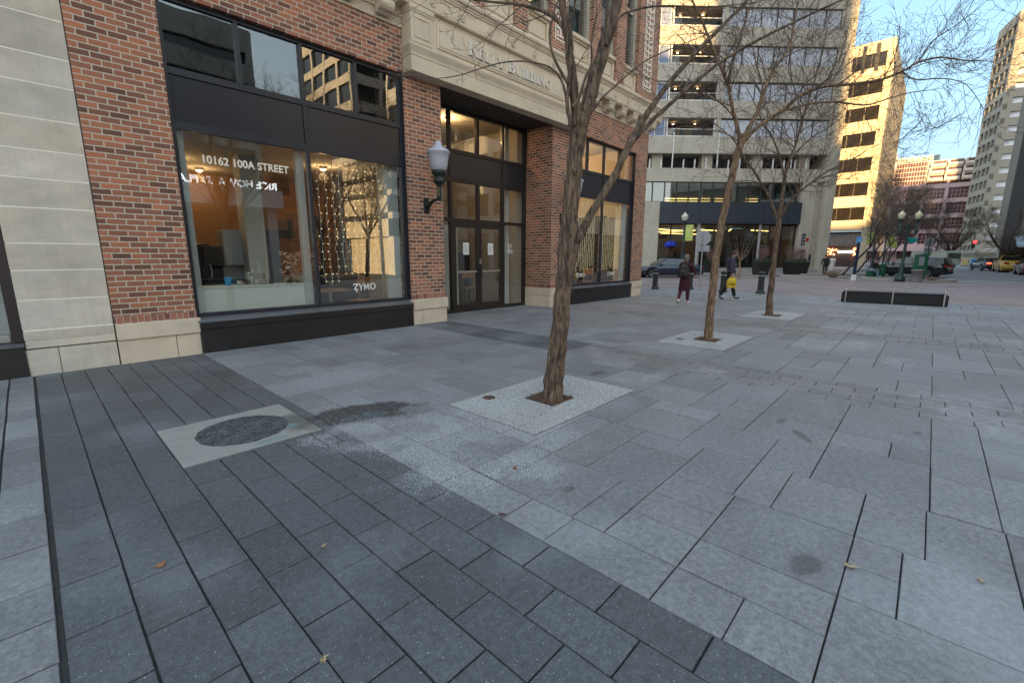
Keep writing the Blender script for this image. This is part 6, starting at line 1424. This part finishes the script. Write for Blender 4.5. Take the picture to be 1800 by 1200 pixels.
def person(label, loc, heading, H, legs, arms, lean=.05, nod=.0, top=None, trousers=None, shoes=None, hair=None, hair_len=.0, coat=0.0, sole=None, hood=False, female=False, pelvis_z=None, group=None, glasses=False, beard=False):
    s = H/1.75; t = thing('person', label, 'person', loc, heading, group); V = lambda x, y, z: Vector((x, y, z))*s
    pz = .93 if pelvis_z is None else pelvis_z/s
    up = Vector((math.sin(lean), 0, math.cos(lean))); fw = Vector((math.cos(lean), 0, -math.sin(lean)))
    P = Vector((0,0,pz)); T = lambda u, f=0, y=0: (P + up*u + fw*f + Vector((0,y,0)))*s
    hn = lean+nod; hu = Vector((math.sin(hn),0,math.cos(hn))); hf = Vector((math.cos(hn),0,-math.sin(hn))); nk = P + up*.555
    Hd = lambda u, f=0, y=0: (nk + hu*u + hf*f + Vector((0,y,0)))*s
    shw = .175 if female else .195
    pts = [(T(.0), (.10*s,.12*s)), (T(.14,.01), (.085*s,.10*s)), (T(.32), (.088*s,.11*s)), (T(.45,-.01), (.055*s,.07*s)), (T(.535,-.01), .048*s), (Hd(.055,.005), .052*s), (Hd(.11,.025), (.078*s,.068*s)), (Hd(.165,.02), (.094*s,.078*s)), (Hd(.225,.01), (.078*s,.066*s)), (Hd(.255,.005), .04*s),
           (Hd(.125,.105), .014*s), (Hd(.15,.0,.085), (.016*s,.01*s)), (Hd(.15,.0,-.085), (.016*s,.01*s)), (Hd(.075,.085), (.022*s,.026*s))]
    ed = [(0,1),(1,2),(2,3),(3,4),(4,5),(5,6),(6,7),(7,8),(8,9),(6,10),(7,11),(7,12),(6,13)]
    jl, ja = [], []
    for sd, (ha, ka) in zip((1,-1), legs):
        h = Vector((0, .095*sd, pz-.04)); kn = h + dirv(ha, .03*sd)*.43; an = kn + dirv(ha-ka)*.42
        if an.z < .08: pass
        ft = ha-ka; fdir = Vector((math.cos(ft*.55), .15*sd, math.sin(ft*.55))).normalized()
        hl = an + Vector((0,0,-.045)) - fdir*.045; bl = an + fdir*.12 + Vector((0,0,-.062)); to = an + fdir*.19 + Vector((0,0,-.066))
        jl.append([q*s for q in (h, kn, an, hl, bl, to)])
        k = len(pts); pts += [(h*s, .088*s), (kn*s, .058*s), (an*s, .042*s), (bl*s, (.036*s,.028*s)), (to*s, (.026*s,.02*s))]; ed += [(0,k),(k,k+1),(k+1,k+2),(k+2,k+3),(k+3,k+4)]
    for sd, (sa, ea, ab) in zip((1,-1), arms):
        sh = P + up*.49 + Vector((0, shw*sd, 0)); el = sh + dirv(sa, ab*sd)*.29; wr = el + dirv(sa+ea, ab*sd*.3)*.25; hd = dirv(sa+ea*1.05, 0)
        pl_ = wr + hd*.045; ja.append([q*s for q in (sh, el, wr, pl_)])
        k = len(pts); pts += [(sh*s, .050*s), (el*s, .041*s), (wr*s, .028*s), (pl_*s, (.034*s,.020*s))]; ed += [(3,k),(k,k+1),(k+1,k+2),(k+2,k+3)]
        side = Vector((0,1,0)); fwd = hd.cross(side).normalized()
        for q, (off, ln) in enumerate(((-.030,.066),(-.011,.076),(.010,.072),(.029,.056))):
            a = pl_ + hd*.035 + fwd*off; b = a + hd*ln*.55; c = b + (hd - side*sd*.75).normalized()*ln*.5
            m = len(pts); pts += [(a*s, .0095*s), (b*s, .0088*s), (c*s, .0075*s)]; ed += [(k+3,m),(m,m+1),(m+1,m+2)]
        a = pl_ - hd*.01 - fwd*.036; b = a + (hd*.6 - fwd*.7).normalized()*.032; c = b + (hd - side*sd*.4).normalized()*.028; m = len(pts)
        pts += [(a*s, .011*s), (b*s, .0105*s), (c*s, .0085*s)]; ed += [(k+3,m),(m,m+1),(m+1,m+2)]
    skin_obj('body', pts, ed, M['skin'], t, 1)
    g = MB()
    for y in (.031, -.031): g.ball(Hd(.155,.093,y), .0105*s, 6, 4)
    g.build('eyes', M['eye'], t, local=True)
    g = MB(); g.tube([Hd(.088,.098,.024), Hd(.085,.106,0), Hd(.088,.098,-.024)], .006*s, 5); g.build('mouth', M['tail_red'] if False else M['lip'], t, local=True)
    if glasses:
        g = MB()
        for y in (.032,-.032): g.tube([Hd(.155+.022*math.sin(a), .108, y+.027*math.cos(a)) for a in [2*PI*q/10 for q in range(11)]], .0028*s, 4)
        g.tube([Hd(.16,.105,.058), Hd(.155,.0,.088)], .003*s, 4); g.tube([Hd(.16,.105,-.058), Hd(.155,.0,-.088)], .003*s, 4); g.build('glasses', M['eye'], t, local=True)
    # hair
    g = MB(); r = random.Random(1); n, m_ = 14, 8; vs = []; 
    for i in range(m_+1):
        th = PI*.62*i/m_
        for j in range(n):
            a = 2*PI*j/n; back = math.cos(a) < .35
            rr = (.112 if hair_len else .100)*(1.05 + .05*math.sin(5*a+i)); th2 = th if back else min(th, PI*.30)
            dx = math.sin(th2)*math.cos(a)*rr*1.08-.004; dz = math.cos(th2)*rr
            if back and i > 5: dz -= hair_len*(i-5)/(m_-5); dx *= (1+.1*(hair_len > 0))
            vs.append(Hd(.172+dz, dx, math.sin(th2)*math.sin(a)*rr*.92))
    g.add(vs, [(i*n+j, (i+1)*n+j, (i+1)*n+(j+1)%n, i*n+(j+1)%n) for i in range(m_) for j in range(n)]); g.build('hair', hair, t, True, local=True)
    # trousers
    e = .014
    pts = [(T(.03), ((.128)*s,(.150)*s))]; ed = []
    pts.append((T(.13,.01), (.122*s,.14*s))); ed.append((0,1))
    for h, kn, an, *_ in jl: k = len(pts); md = kn.lerp(an,.5); pts += [(h, (.100)*s), (kn, .074*s), (md, .070*s), (an+(kn-an)*.04, .062*s)]; ed += [(0,k),(k,k+1),(k+1,k+2),(k+2,k+3)]
    skin_obj('trousers', pts, ed, trousers, t, 1)
    # top or coat
    pts = [(T(.02), (.138*s,.158*s)), (T(.16,.012), (.132*s,.150*s)), (T(.33,.0), (.155*s,.178*s)), (T(.45,-.008), (.148*s,.175*s)), (T(.52,-.008), (.105*s,.11*s)), (T(.565,-.006), (.078*s,.080*s))]; ed = [(0,1),(1,2),(2,3),(3,4),(4,5)]
    for sh, el, wr, pl_ in ja: k = len(pts); pts += [(sh, .090*s), (el, .062*s), (wr.lerp(el,.08), .048*s)]; ed += [(3,k),(k,k+1),(k+1,k+2)]
    if hood: k = len(pts); pts += [(T(.56,-.085), (.075*s,.10*s))]; ed += [(4,k)]
    jk = skin_obj('coat' if coat else 'jacket', pts, ed, top, t, 1)
    if coat:
        g = MB(); n = 18; vs = []; mx = (jl[0][1]+jl[1][1])*.5
        for i in range(6):
            u = i/5; z = (pz+.10-(coat+.10)*u); cx = mx.x/s*u*.7; 
            for j in range(n):
                a = 2*PI*j/n; f = 1+.035*math.sin(4*a+1)*u; vs.append(V((.150+.055*u)*math.cos(a)*f+cx, (.165+.045*u)*math.sin(a)*f, z))
        g.add(vs, [(i*n+j, i*n+(j+1)%n, (i+1)*n+(j+1)%n, (i+1)*n+j) for i in range(5) for j in range(n)]); g.build('coat_skirt', top, t, True, local=True)
    # shoes
    for h, kn, an, hl, bl, to in jl:
        skin_obj('shoe', [(an+Vector((0,0,.015)), .056*s), (an+Vector((0,0,-.03*s)), (.056*s,.052*s)), (hl, (.050*s,.048*s)), (bl, (.055*s,.044*s)), (to, (.044*s,.034*s))], [(0,1),(1,2),(1,3),(3,4)], shoes, t, 1)
        if sole:
            g = MB(); d = (to-hl); d2 = d.normalized(); sd_ = Vector((-d2.y, d2.x, 0)).normalized(); w = .044*s; dn = Vector((0,0,-.034*s)); a, b = hl-d2*.03*s+dn, to+d2*.03*s+dn*.7
            g.add([a-sd_*w, b-sd_*w*.8, b+sd_*w*.8, a+sd_*w]+[q+Vector((0,0,.022*s)) for q in (a-sd_*w, b-sd_*w*.8, b+sd_*w*.8, a+sd_*w)], [(0,3,2,1),(4,5,6,7),(0,1,5,4),(1,2,6,5),(2,3,7,6),(3,0,4,7)]); g.build('sole', sole, t, local=True)
    t['_ja'] = [list(q) for a in ja for q in (a[2], a[3])]
    return t, T, ja
M['lip'] = simple('lips', (.25,.09,.08), .5)
def cloth(name, c, var=.16): return simple(name, c, .9, var=var, scale=5, bump=.3, bscale=24)
M['burgundy'] = cloth('burgundy_wool', (.050,.010,.018)); M['burgundy2'] = cloth('burgundy_trousers', (.085,.012,.028))
M['hair_ash'] = simple('ash_hair', (.16,.145,.12), .75, var=.5, scale=20); M['hair_dark'] = simple('dark_hair', (.035,.025,.02), .6, var=.3, scale=20)
M['hoodie'] = cloth('purple_grey_hoodie', (.055,.050,.090)); M['black_cloth'] = cloth('black_trousers', (.014,.014,.017)); M['denim'] = cloth('pale_denim', (.16,.26,.34)); M['white_coat'] = cloth('white_coat_cloth', (.60,.58,.55), .06)
M['charcoal_cloth'] = cloth('charcoal_nylon', (.045,.040,.040))
q = ground(1201, 531.5)
w, T, ja = person('person in a burgundy coat with a grey backpack, walking away', (q.x, q.y, 0), math.radians(6), 1.64, [(-.10,.55),(.16,.02)], [(.1,.5,.12),(.25,1.0,.35)], .04, .02, M['burgundy'], M['burgundy2'], M['white'], M['hair_ash'], .07, .50, M['white'], female=True)
g = MB(); sc = 1.64/1.75
def bp(u, f, y): return T(u, f, y)
vs = []; lv = [(.02,.13,.055),(.05,.15,.075),(.20,.155,.085),(.36,.145,.08),(.46,.12,.06),(.50,.08,.03)]; n = 16
for u, wy, dx in lv:
    for j in range(n):
        a = 2*PI*j/n; ca, sa = math.cos(a), math.sin(a); ex = lambda v: math.copysign(abs(v)**.55, v); vs.append(bp(u, -.215+ex(ca)*dx, ex(sa)*wy))
g.add(vs, [(i*n+j, i*n+(j+1)%n, (i+1)*n+(j+1)%n, (i+1)*n+j) for i in range(len(lv)-1) for j in range(n)]+[tuple(range(n)), tuple(range((len(lv)-1)*n, len(lv)*n))]); bpk = thing('backpack', 'dark grey backpack on the back of the person in burgundy', 'backpack', w.location[:], w.rotation_euler.z)
g.build('bag', M['charcoal_cloth'], bpk, True, local=True)
g = MB(); vs = []
for u, wy, dx in ((.05,.10,.02),(.07,.115,.04),(.20,.115,.045),(.26,.09,.03)):
    for j in range(n): a = 2*PI*j/n; ex = lambda v: math.copysign(abs(v)**.5, v); vs.append(bp(u, -.295+ex(math.cos(a))*dx, ex(math.sin(a))*wy))
g.add(vs, [(i*n+j, i*n+(j+1)%n, (i+1)*n+(j+1)%n, (i+1)*n+j) for i in range(3) for j in range(n)]+[tuple(range(n)), tuple(range(3*n, 4*n))]); g.build('front_pocket', M['charcoal_cloth'], bpk, True, local=True)
g = MB()
for y in (.1,-.1): g.tube([bp(.49,-.17,y), bp(.56,-.06,y*1.05), bp(.50,.10,y*1.2), bp(.32,.165,y*1.35), bp(.12,.05,y*1.85), bp(.08,-.14,y*1.3)], .022, 6)
g.build('strap', M['black_cloth'], bpk, True, local=True)
g = MB(); g.cbox(bp(.23,-.345,0), (.012,.07,.012)); g.cbox(bp(.40,-.30,0), (.012,.09,.012)); g.build('buckle', M['steel'], bpk, local=True)
q = ground(1279, 525.5)
m_, T, ja = person('person in a purple grey hoodie and dark trousers looking down, walking right', (q.x, q.y, 0), math.radians(-68), 1.80, [(.30,.05),(-.22,.30)], [(.18,.35,.10),(-.02,.12,.14)], .06, .32, M['hoodie'], M['black_cloth'], M['black'], M['hair_dark'], .0, 0, M['white'], True, glasses=True)
g = MB(); g.M = Matrix.Translation(T(.30,.150,.02)) @ Matrix.Rotation(PI/2, 4, 'Y'); g._lathe((0,0,0), [(.085,.0),(.085,.006),(.064,.006),(.064,.0)], 20); g.box(-.05,.05,-.028,-.014,0,.006); g.box(-.05,.05,.014,.028,0,.006); g.build('chest_print', M['white'], m_, local=True)
M['yellow_bag'] = simple('yellow_plastic', (.62,.45,.01), .4, var=.12, bump=.5, bscale=16)
hnd = wmat(m_) @ ja[1][3]; t = thing('carrier_bag', 'bright yellow carrier bag in the hand of the hooded walker', 'bag', (hnd.x, hnd.y, hnd.z-.06), math.radians(-48))
g = MB(); vs = []
for z, w_, d_ in ((0,.10,.03),(-.05,.15,.06),(-.18,.17,.075),(-.32,.165,.075),(-.36,.14,.06)):
    for j in range(14): a = 2*PI*j/14; ex = lambda v: math.copysign(abs(v)**.6, v); vs.append((ex(math.cos(a))*w_*(1+.05*math.sin(j*3+z*30)), ex(math.sin(a))*d_, z))
g.add(vs, [(i*14+(j+1)%14, i*14+j, (i+1)*14+j, (i+1)*14+(j+1)%14) for i in range(4) for j in range(14)]+[tuple(range(14)), tuple(range(56,70))]); g.build('bag', M['yellow_bag'], t, True, local=True)
g = MB()
for y in (.025,-.025): g.tube([(-.07,y,-.01),(-.05,y*.6,.05),(0,y*.2,.075),(.05,y*.6,.05),(.07,y,-.01)], .008, 5)
g.build('handle', M['yellow_bag'], t, True, local=True)
g = MB(); g.box(-.12,.12,-.0795,-.0765,-.22,-.20); g.box(-.08,.08,-.0795,-.0765,-.26,-.245); g.build('print', M['black'], t, local=True)
# the seated person
q = ground(1531, 490, .0); q.z = 0
person('person in a black jacket and pale jeans sitting on the green box', (q.x+.25, q.y+.1, .02), math.radians(-52), 1.72, [(1.25,.55),(1.35,1.35)], [(.5,.6,.05),(.45,.7,.05)], .42, .2, M['black_cloth'], M['denim'], M['white'], M['hair_dark'], .0, 0, None, True, pelvis_z=.64)
# pair by the jewellery shop
q = at(1461, 478, 46); person('person in a long white coat seen from behind by the jewellery shop', (q.x, q.y, 0), math.radians(25), 1.68, [(.2,.1),(-.15,.3)], [(.1,.2,.1),(.1,.2,.1)], .03, 0, M['white_coat'], M['denim'], M['black'], M['hair_ash'], .05, .55, female=True)
q = at(1449, 479.5, 45); person('person in dark clothes walking left of the white coated pedestrian', (q.x, q.y, 0), math.radians(20), 1.72, [(-.2,.3),(.25,.1)], [(.2,.2,.1),(-.2,.2,.1)], .04, 0, M['black_cloth'], M['black_cloth'], M['black'], M['hair_dark'], .0, .0)
# ================================================================ INSIDE THE SHOP WINDOWS
M['counter'] = simple('pale_counter', (.80,.79,.72), .6, var=.05)
M['bulb'] = emit('fairy_bulb', (1.0,.78,.36), 2.2)
M['wire'] = simple('white_wire', (.82,.81,.76), .6)
M['wood'] = simple('light_oak', (.34,.19,.085), .55, var=.2, scale=4)
M['orange_flower'] = simple('dried_orange_petals', (.80,.30,.04), .8, var=.5, scale=18); M['pampas'] = simple('pampas_plume', (.62,.42,.29), .9, var=.3, scale=20); M['plum'] = simple('plum_petals', (.10,.03,.05), .8, var=.4, scale=18)
def shop_thing(name, label, cat, p, group=None, rz=0): return thing(name, label, cat, p, rz, group)
zc = onY(450, 503, 9.08).z; x0c, x1c = 2.0, 3.70
t = shop_thing('counter', 'long pale counter against the left shop window', 'counter', (2.8, 9.3, .12))
g = MB(); g.box(x0c, x1c, 9.02, 9.42, .12, zc); g.build('front', M['counter'], t, bevel=.006); g = MB(); g.box(x0c-.02, x1c+.02, 9.0, 9.46, zc+.002, zc+.03); g.build('top', M['counter'], t)
zt = zc+.032
def on_top(px): return onY(px, 500, 9.16).x
def cup(px, r, h, mat, label, name='cup', cat='cup', y=9.14, grp=None):
    t = shop_thing(name, label, cat, (on_top(px), y, zt+.001), grp); g = MB(); g._lathe((0,0,0), [(r*.75,0),(r,h),(r*.9,h),(r*.68,.01),(.002,.01)], 16); g.build('bowl', mat, t, True, local=True)
    g = MB(); g.tube([(r*.85,0,h*.25),(r*1.5,0,h*.3),(r*1.5,0,h*.7),(r*.95,0,h*.75)], .007, 5); g.build('handle', mat, t, True, local=True)
cup(401, .062, .145, simple('sky_blue_plastic', (.02,.36,.70), .4), 'bright blue tumbler on the shop counter', 'tumbler')
cy = simple('glazed_cream', (.60,.58,.50), .3); dk = simple('glazed_plum', (.10,.05,.06), .3); pk = simple('glazed_pink', (.50,.36,.34), .3)
cup(420, .045, .075, cy, 'small cream bowl right of the blue tumbler', 'cup'); cup(433, .038, .085, dk, 'plum cup between two cream cups on the counter'); cup(443, .032, .15, cy, 'tall cream jug in the middle of the counter', 'jug', 'jug'); cup(452, .045, .09, cy, 'grey white cup right of the cream jug'); cup(463, .05, .09, pk, 'pale pink bowl before the little shelf'); cup(477, .045, .09, M['black'], 'black cup at the right of the pink bowl')
t = shop_thing('display_shelf', 'small cream shelf with cups on the shop counter', 'shelf', (on_top(458), 9.34, zt)); g = MB(); g.box(-.16,.16,-.08,.08,.20,.22); g.box(-.16,-.14,-.08,.08,0,.20); g.box(.14,.16,-.08,.08,0,.20); g.build('frame', cy, t, local=True); g = MB(); g._lathe((-.06,0,.221), [(.03,0),(.035,.06),(.002,.06)], 10); g._lathe((.06,0,.221), [(.03,0),(.045,.20),(.002,.2)], 10); g.build('cup', cy, t, local=True)
def machine(px, y, w, d, h, label, mat):
    t = shop_thing('coffee_machine', label, 'coffee machine', (onY(px, 500, y).x, y, .12)); g = MB(); g.box(-w/2,w/2,-d/2,d/2,0,.95); g.build('cabinet', M['room_dark'], t, local=True)
    g = MB(); g.box(-w/2*.8,w/2*.8,-d/2*.8,d/2*.8,1.25,1.25+h); g.box(-w/2*.8,w/2*.8,0,d/2*.8,.952,1.248); g.box(-w/2*.8,w/2*.8,-d/2*.8,0,.952,1.0); g.build('body', mat, t, local=True, bevel=.02)
    g = MB(); g.tube([(-w*.2,-d*.42,1.3),(-w*.2,-d*.6,1.15),(-w*.25,-d*.6,1.02)], .012, 6); g.build('spout', M['steel'], t, local=True)
machine(352, 10.9, .5, .5, .45, 'dark coffee grinder at the left of the shop', M['bronze']); machine(378, 10.7, .45, .45, .4, 'brown drip brewer with a curved spout', M['bronze']); machine(418, 11.2, .62, .6, .75, 'steel espresso machine behind the counter', M['galv'])
t = shop_thing('bar_cabinet', 'dark back bar along the ochre shop wall', 'bar', (3.0, 13.2, .12)); g = MB(); g.box(1.6, 5.0, 12.9, 13.5, .12, 1.1); g.build('cabinet', M['room_dark'], t); g = MB(); g.box(1.6, 5.0, 12.85, 13.5, 1.102, 1.15); g.build('top', M['wood'], t)
# dried flowers
t = shop_thing('dried_bouquet', 'large orange and pampas dried bouquet at the right end of the counter', 'bouquet', (onY(530, 490, 9.25).x, 9.22, zt)); r2 = random.Random(9)
g = MB(); g._lathe((0,0,0), [(.05,0),(.065,.1),(.04,.2),(.045,.22)], 12); g.build('vase', cy, t, local=True)
for nm, mat, n_, R, c0, L in (('orange_petals', M['orange_flower'], 300, .15, (0,-.02,.30), .035), ('pampas', M['pampas'], 420, .20, (-.02,-.04,.36), .07), ('plum_petals', M['plum'], 120, .13, (.08,.03,.40), .04)):
    g = MB()
    for k in range(n_):
        d = rvec(r2).normalized(); c = Vector(c0)+d*R*r2.uniform(.3,1)*Vector((1.15,.5,1)).length*.6; 
        if nm == 'pampas': c = Vector(c0)+Vector((r2.gauss(0,.16), r2.gauss(0,.05), r2.uniform(-.32,.22)))
        v = (d+Vector((0,0,-.5 if nm == 'pampas' else .2))).normalized()*L; e = v.orthogonal().normalized()*L*.22; g.add([c-v, c+e, c+v, c-e], [(0,1,2,3)])
    g.build(nm, mat, t, local=True)
t = shop_thing('potted_plant', 'small white flowering plant left of the dried bouquet', 'plant', (onY(508, 490, 9.2).x, 9.2, zt)); g = MB(); g._lathe((0,0,0), [(.04,0),(.05,.09),(.002,.09)], 10); g.build('pot', M['black'], t, local=True)
g = MB()
for k in range(60): a = r2.uniform(0, 6.28); b = Vector((0,0,.09)); tip = Vector((math.cos(a)*.1, math.sin(a)*.06, .12+r2.uniform(0,.16))); sd = Vector((-math.sin(a), math.cos(a), 0))*.012; m2 = (b+tip)/2+Vector((0,0,.04)); g.add([b, m2+sd, tip, m2-sd], [(0,1,2,3)])
g.build('leaves', M['evergreen'], t, local=True); g = MB()
for k in range(10): g.ball((r2.uniform(-.04,.04), r2.uniform(-.03,.03), .30+r2.uniform(-.03,.03)), .016, 6, 4)
g.build('blossom', M['white'], t, local=True)
# string light curtains
def light_curtain(label, x0, x1, n, ztop, zbot, y, seed, dense=.075, grp='fairy light curtains in the shop windows'):
    t = shop_thing('light_curtain', label, 'string lights', ((x0+x1)/2, y, ztop), grp); r = random.Random(seed); gw, gb = MB(), MB()
    gw.tube([(x0, y, ztop), (x1, y, ztop)], .006, 5)
    for k in range(n):
        x = x0+(x1-x0)*(k+.5)/n; z = ztop; P = []; ze = zbot+r.uniform(0,.22); ph = r.random()*6
        while z > ze:
            P.append((x+.010*math.sin(z*9+ph)+r.uniform(-.012,.012), y+r.uniform(-.006,.006), z)); z -= dense
            if len(P) > 1:
                sx = r.choice((-1,1))*.022; q = P[-1]; gw.tube([q, (q[0]+sx, q[1], q[2]+.006)], .0022, 3, 0, False)
                (gb.ball((q[0]+sx*1.2, q[1], q[2]+.008), .0042, 4, 3) if len(P) % 2 or seed > 1 else None)
        gw.tube(P, .0042, 4, 0, False)
    gw.build('wire', M['wire'], t); gb.build('bulb', M['bulb'], t)
light_curtain('string light curtain in the right half of the left shopfront', 4.05, 5.52, 10, 3.46, .98, 9.02, 1)
light_curtain('dense string light curtain in the left pane of the far shopfront', 12.3, 14.05, 15, 3.46, 1.0, 9.0, 2, .085)
light_curtain('dense string light curtain in the right pane of the far shopfront', 14.3, 15.8, 13, 3.46, 1.0, 9.0, 3, .085)
def cafe_table(x, y, label, w=.7):
    t = shop_thing('cafe_table', label, 'table', (x, y, .12), 'cafe tables'); g = MB(); g.box(-w/2,w/2,-.3,.3,.70,.735); g.build('top', M['wood'], t, local=True, bevel=.006)
    g = MB(); g.tube([(0,0,.02),(0,0,.70)], .04, 8); g.build('leg', M['galv'], t, local=True); g = MB(); g._lathe((0,0,0), [(.22,0),(.22,.02),(.05,.03)], 14); g.build('base', M['bollard'], t, local=True)
def chair(x, y, rz, label):
    t = shop_thing('cafe_chair', label, 'chair', (x, y, .12), 'oak cafe chairs', rz); g = MB(); g.box(-.21,.21,-.21,.21,.44,.47); g.build('seat', M['wood'], t, local=True, bevel=.01)
    g = MB(); g.prism([(.16,.74),(.20,.74),(.235,.98),(.195,.98)], 'y', -.22, .22); g.build('backrest', M['wood'], t, local=True, bevel=.01)
    for a in (-1,1):
        for b in (-1,1): g = MB(); g.tube([(a*.17, b*.17, .44), (a*.21, b*.21, 0)], .016, 6); g.build('leg', M['wood'], t, local=True)
        g = MB(); g.tube([(.18, a*.18, .47), (.20, a*.19, .76)], .015, 6); g.build('back_post', M['wood'], t, local=True)
cafe_table(4.55, 9.75, 'oak cafe table seen under the fairy lights of the left shopfront'); chair(5.2, 9.7, .2, 'oak chair at the table behind the window lettering of the left shopfront'); chair(4.0, 10.0, 3.3, 'oak chair deep in the shadow left of the cafe table')
cafe_table(12.9, 9.9+.4, 'oak cafe table behind the left pane of the far shopfront'); cafe_table(14.8, 10.3, 'oak cafe table behind the right pane of the far shopfront'); chair(13.5, 10.2, 0, 'oak chair right of the table in the left pane of the far shopfront'); chair(15.4, 10.2, .2, 'oak chair right of the table in the right pane of the far shopfront'); chair(9.75, 10.9, 1.2, 'oak chair standing in the lobby behind the glass doors')
t = shop_thing('red_banquette', 'red bench seat glowing behind the far shopfront lights', 'bench seat', (13.3, 11.6, .12)); rd_ = simple('red_leather', (.30,.035,.03), .5, var=.1)
g = MB(); g.box(-.9,.9,-.3,.3,.0,.45); g.build('seat', rd_, t, local=True, bevel=.03); g = MB(); g.box(-.9,.9,.18,.3,.452,1.2); g.build('backrest', rd_, t, local=True, bevel=.03)
# lit lamps inside
def pot(label, p, pw, name='ceiling_lamp', col=(1,.60,.28), r=.07, grp='warm lamps inside the shops'):
    t = shop_thing(name, label, 'lamp', p, grp); g = MB(); g._lathe((0,0,0), [(r*1.25,.0),(r*1.25,.05),(.01,.05)], 14); g.build('housing', M['drywall'], t, local=True)
    g = MB(); g.ball((0,0,-.01), r*.8, 10, 6, 0, (1,1,.5)); g.build('lamp', M['pot_lamp'], t, local=True)
    L = bpy.data.lights.new('lamp_light', 'POINT'); L.energy = pw; L.color = col; L.shadow_soft_size = .10; o = bpy.data.objects.new('lamp_light', L); COL.objects.link(o); o.parent = t; o.location = (0,0,-.16)
PW = .10
pot('warm pot lamp over the coffee machines', (2.35, 11.9, 3.54), 24*PW); pot('warm pot lamp by the ochre wall of the cafe', (3.1, 12.9, 3.54), 20*PW); pot('warm lamp over the counter end of the left shopfront', (5.0, 10.6, 3.54), 22*PW)
pot('warm lamp high in the far dining room, nearer one', (13.4, 11.2, 5.64), 150*PW); pot('warm lamp high in the far dining room, farther one', (15.0, 11.0, 5.64), 150*PW)
pot('warm lamp in the lobby behind the glass doors', (8.9, 10.8, 5.42), 80*PW)
# ================================================================ LIGHT, SKY, CAMERA
SUN_EL, SUN_DIR = math.radians(12.0), Vector((-1.0, -.17, 0)).normalized()
sd = Vector((SUN_DIR.x*math.cos(SUN_EL), SUN_DIR.y*math.cos(SUN_EL), math.sin(SUN_EL)))
L = bpy.data.lights.new('sun', 'SUN'); L.energy = 2.0; L.angle = math.radians(.5); L.color = (.88, .54, .21)
o = bpy.data.objects.new('sun', L); COL.objects.link(o); o.rotation_euler = sd.to_track_quat('Z', 'Y').to_euler(); o.location = (-30, -10, 60)
W = bpy.data.worlds.new('World'); SC.world = W; W.use_nodes = True; nt = W.node_tree; nt.nodes.clear()
sky = nt.nodes.new('ShaderNodeTexSky'); sky.sky_type = 'NISHITA'; sky.sun_disc = False; sky.sun_elevation = SUN_EL
sky.sun_rotation = math.atan2(sd.x, sd.y); sky.altitude = 650; sky.air_density = 1.0; sky.dust_density = 1.2; sky.ozone_density = 1.0
hs = nt.nodes.new('ShaderNodeHueSaturation'); hs.inputs['Saturation'].default_value = 1.35
bg = nt.nodes.new('ShaderNodeBackground'); bg.inputs['Strength'].default_value = .15; ow = nt.nodes.new('ShaderNodeOutputWorld')
va = nt.nodes.new('ShaderNodeVectorMath'); va.operation = 'ADD'; va.inputs[1].default_value = (.65, .65, .65)
vd = nt.nodes.new('ShaderNodeVectorMath'); vd.operation = 'DIVIDE'; vm_ = nt.nodes.new('ShaderNodeVectorMath'); vm_.operation = 'SCALE'; vm_.inputs['Scale'].default_value = 1.3
nt.links.new(sky.outputs[0], va.inputs[0]); nt.links.new(sky.outputs[0], vd.inputs[0]); nt.links.new(va.outputs[0], vd.inputs[1]); nt.links.new(vd.outputs[0], vm_.inputs[0]); nt.links.new(vm_.outputs[0], hs.inputs['Color']); # the sky away from the sun is deeper blue, the sunward half is warmer and brighter
tc = nt.nodes.new('ShaderNodeTexCoord'); dt = nt.nodes.new('ShaderNodeVectorMath'); dt.operation = 'DOT_PRODUCT'; dt.inputs[1].default_value = (-SUN_DIR.x, -SUN_DIR.y, 0)
mr = nt.nodes.new('ShaderNodeMapRange'); mr.interpolation_type = 'SMOOTHSTEP'; mr.inputs[1].default_value = -.05; mr.inputs[2].default_value = .9
mc = nt.nodes.new('ShaderNodeMixRGB'); mc.inputs[1].default_value = (1.60, 1.55, 1.50, 1); mc.inputs[2].default_value = (.53, .77, .98, 1)
mm = nt.nodes.new('ShaderNodeMixRGB'); mm.blend_type = 'MULTIPLY'; mm.inputs[0].default_value = 1.0
nt.links.new(tc.outputs['Generated'], dt.inputs[0]); nt.links.new(dt.outputs['Value'], mr.inputs[0]); nt.links.new(mr.outputs[0], mc.inputs[0])
nt.links.new(hs.outputs[0], mm.inputs[1]); nt.links.new(mc.outputs[0], mm.inputs[2]); nt.links.new(mm.outputs[0], bg.inputs['Color']); nt.links.new(bg.outputs[0], ow.inputs[0])
cam = bpy.data.cameras.new('camera'); cam.sensor_width = 36; cam.lens = 36*785/1800; cam.clip_start = .05; cam.clip_end = 2000
co = bpy.data.objects.new('camera', cam); COL.objects.link(co); co.matrix_world = Matrix.Translation((0,0,EYE)) @ CR.to_4x4(); SC.camera = co
vs_ = SC.view_settings; vs_.view_transform = 'Standard'; vs_.look = 'None'; vs_.exposure = 3.0; vs_.gamma = 1.0
SC.render.engine = 'CYCLES'; cy_ = SC.cycles; cy_.max_bounces = 8; cy_.transparent_max_bounces = 12; cy_.glossy_bounces = 4; cy_.diffuse_bounces = 4; cy_.sample_clamp_indirect = 6.0; cy_.caustics_reflective = False; cy_.caustics_refractive = False; cy_.use_denoising = True
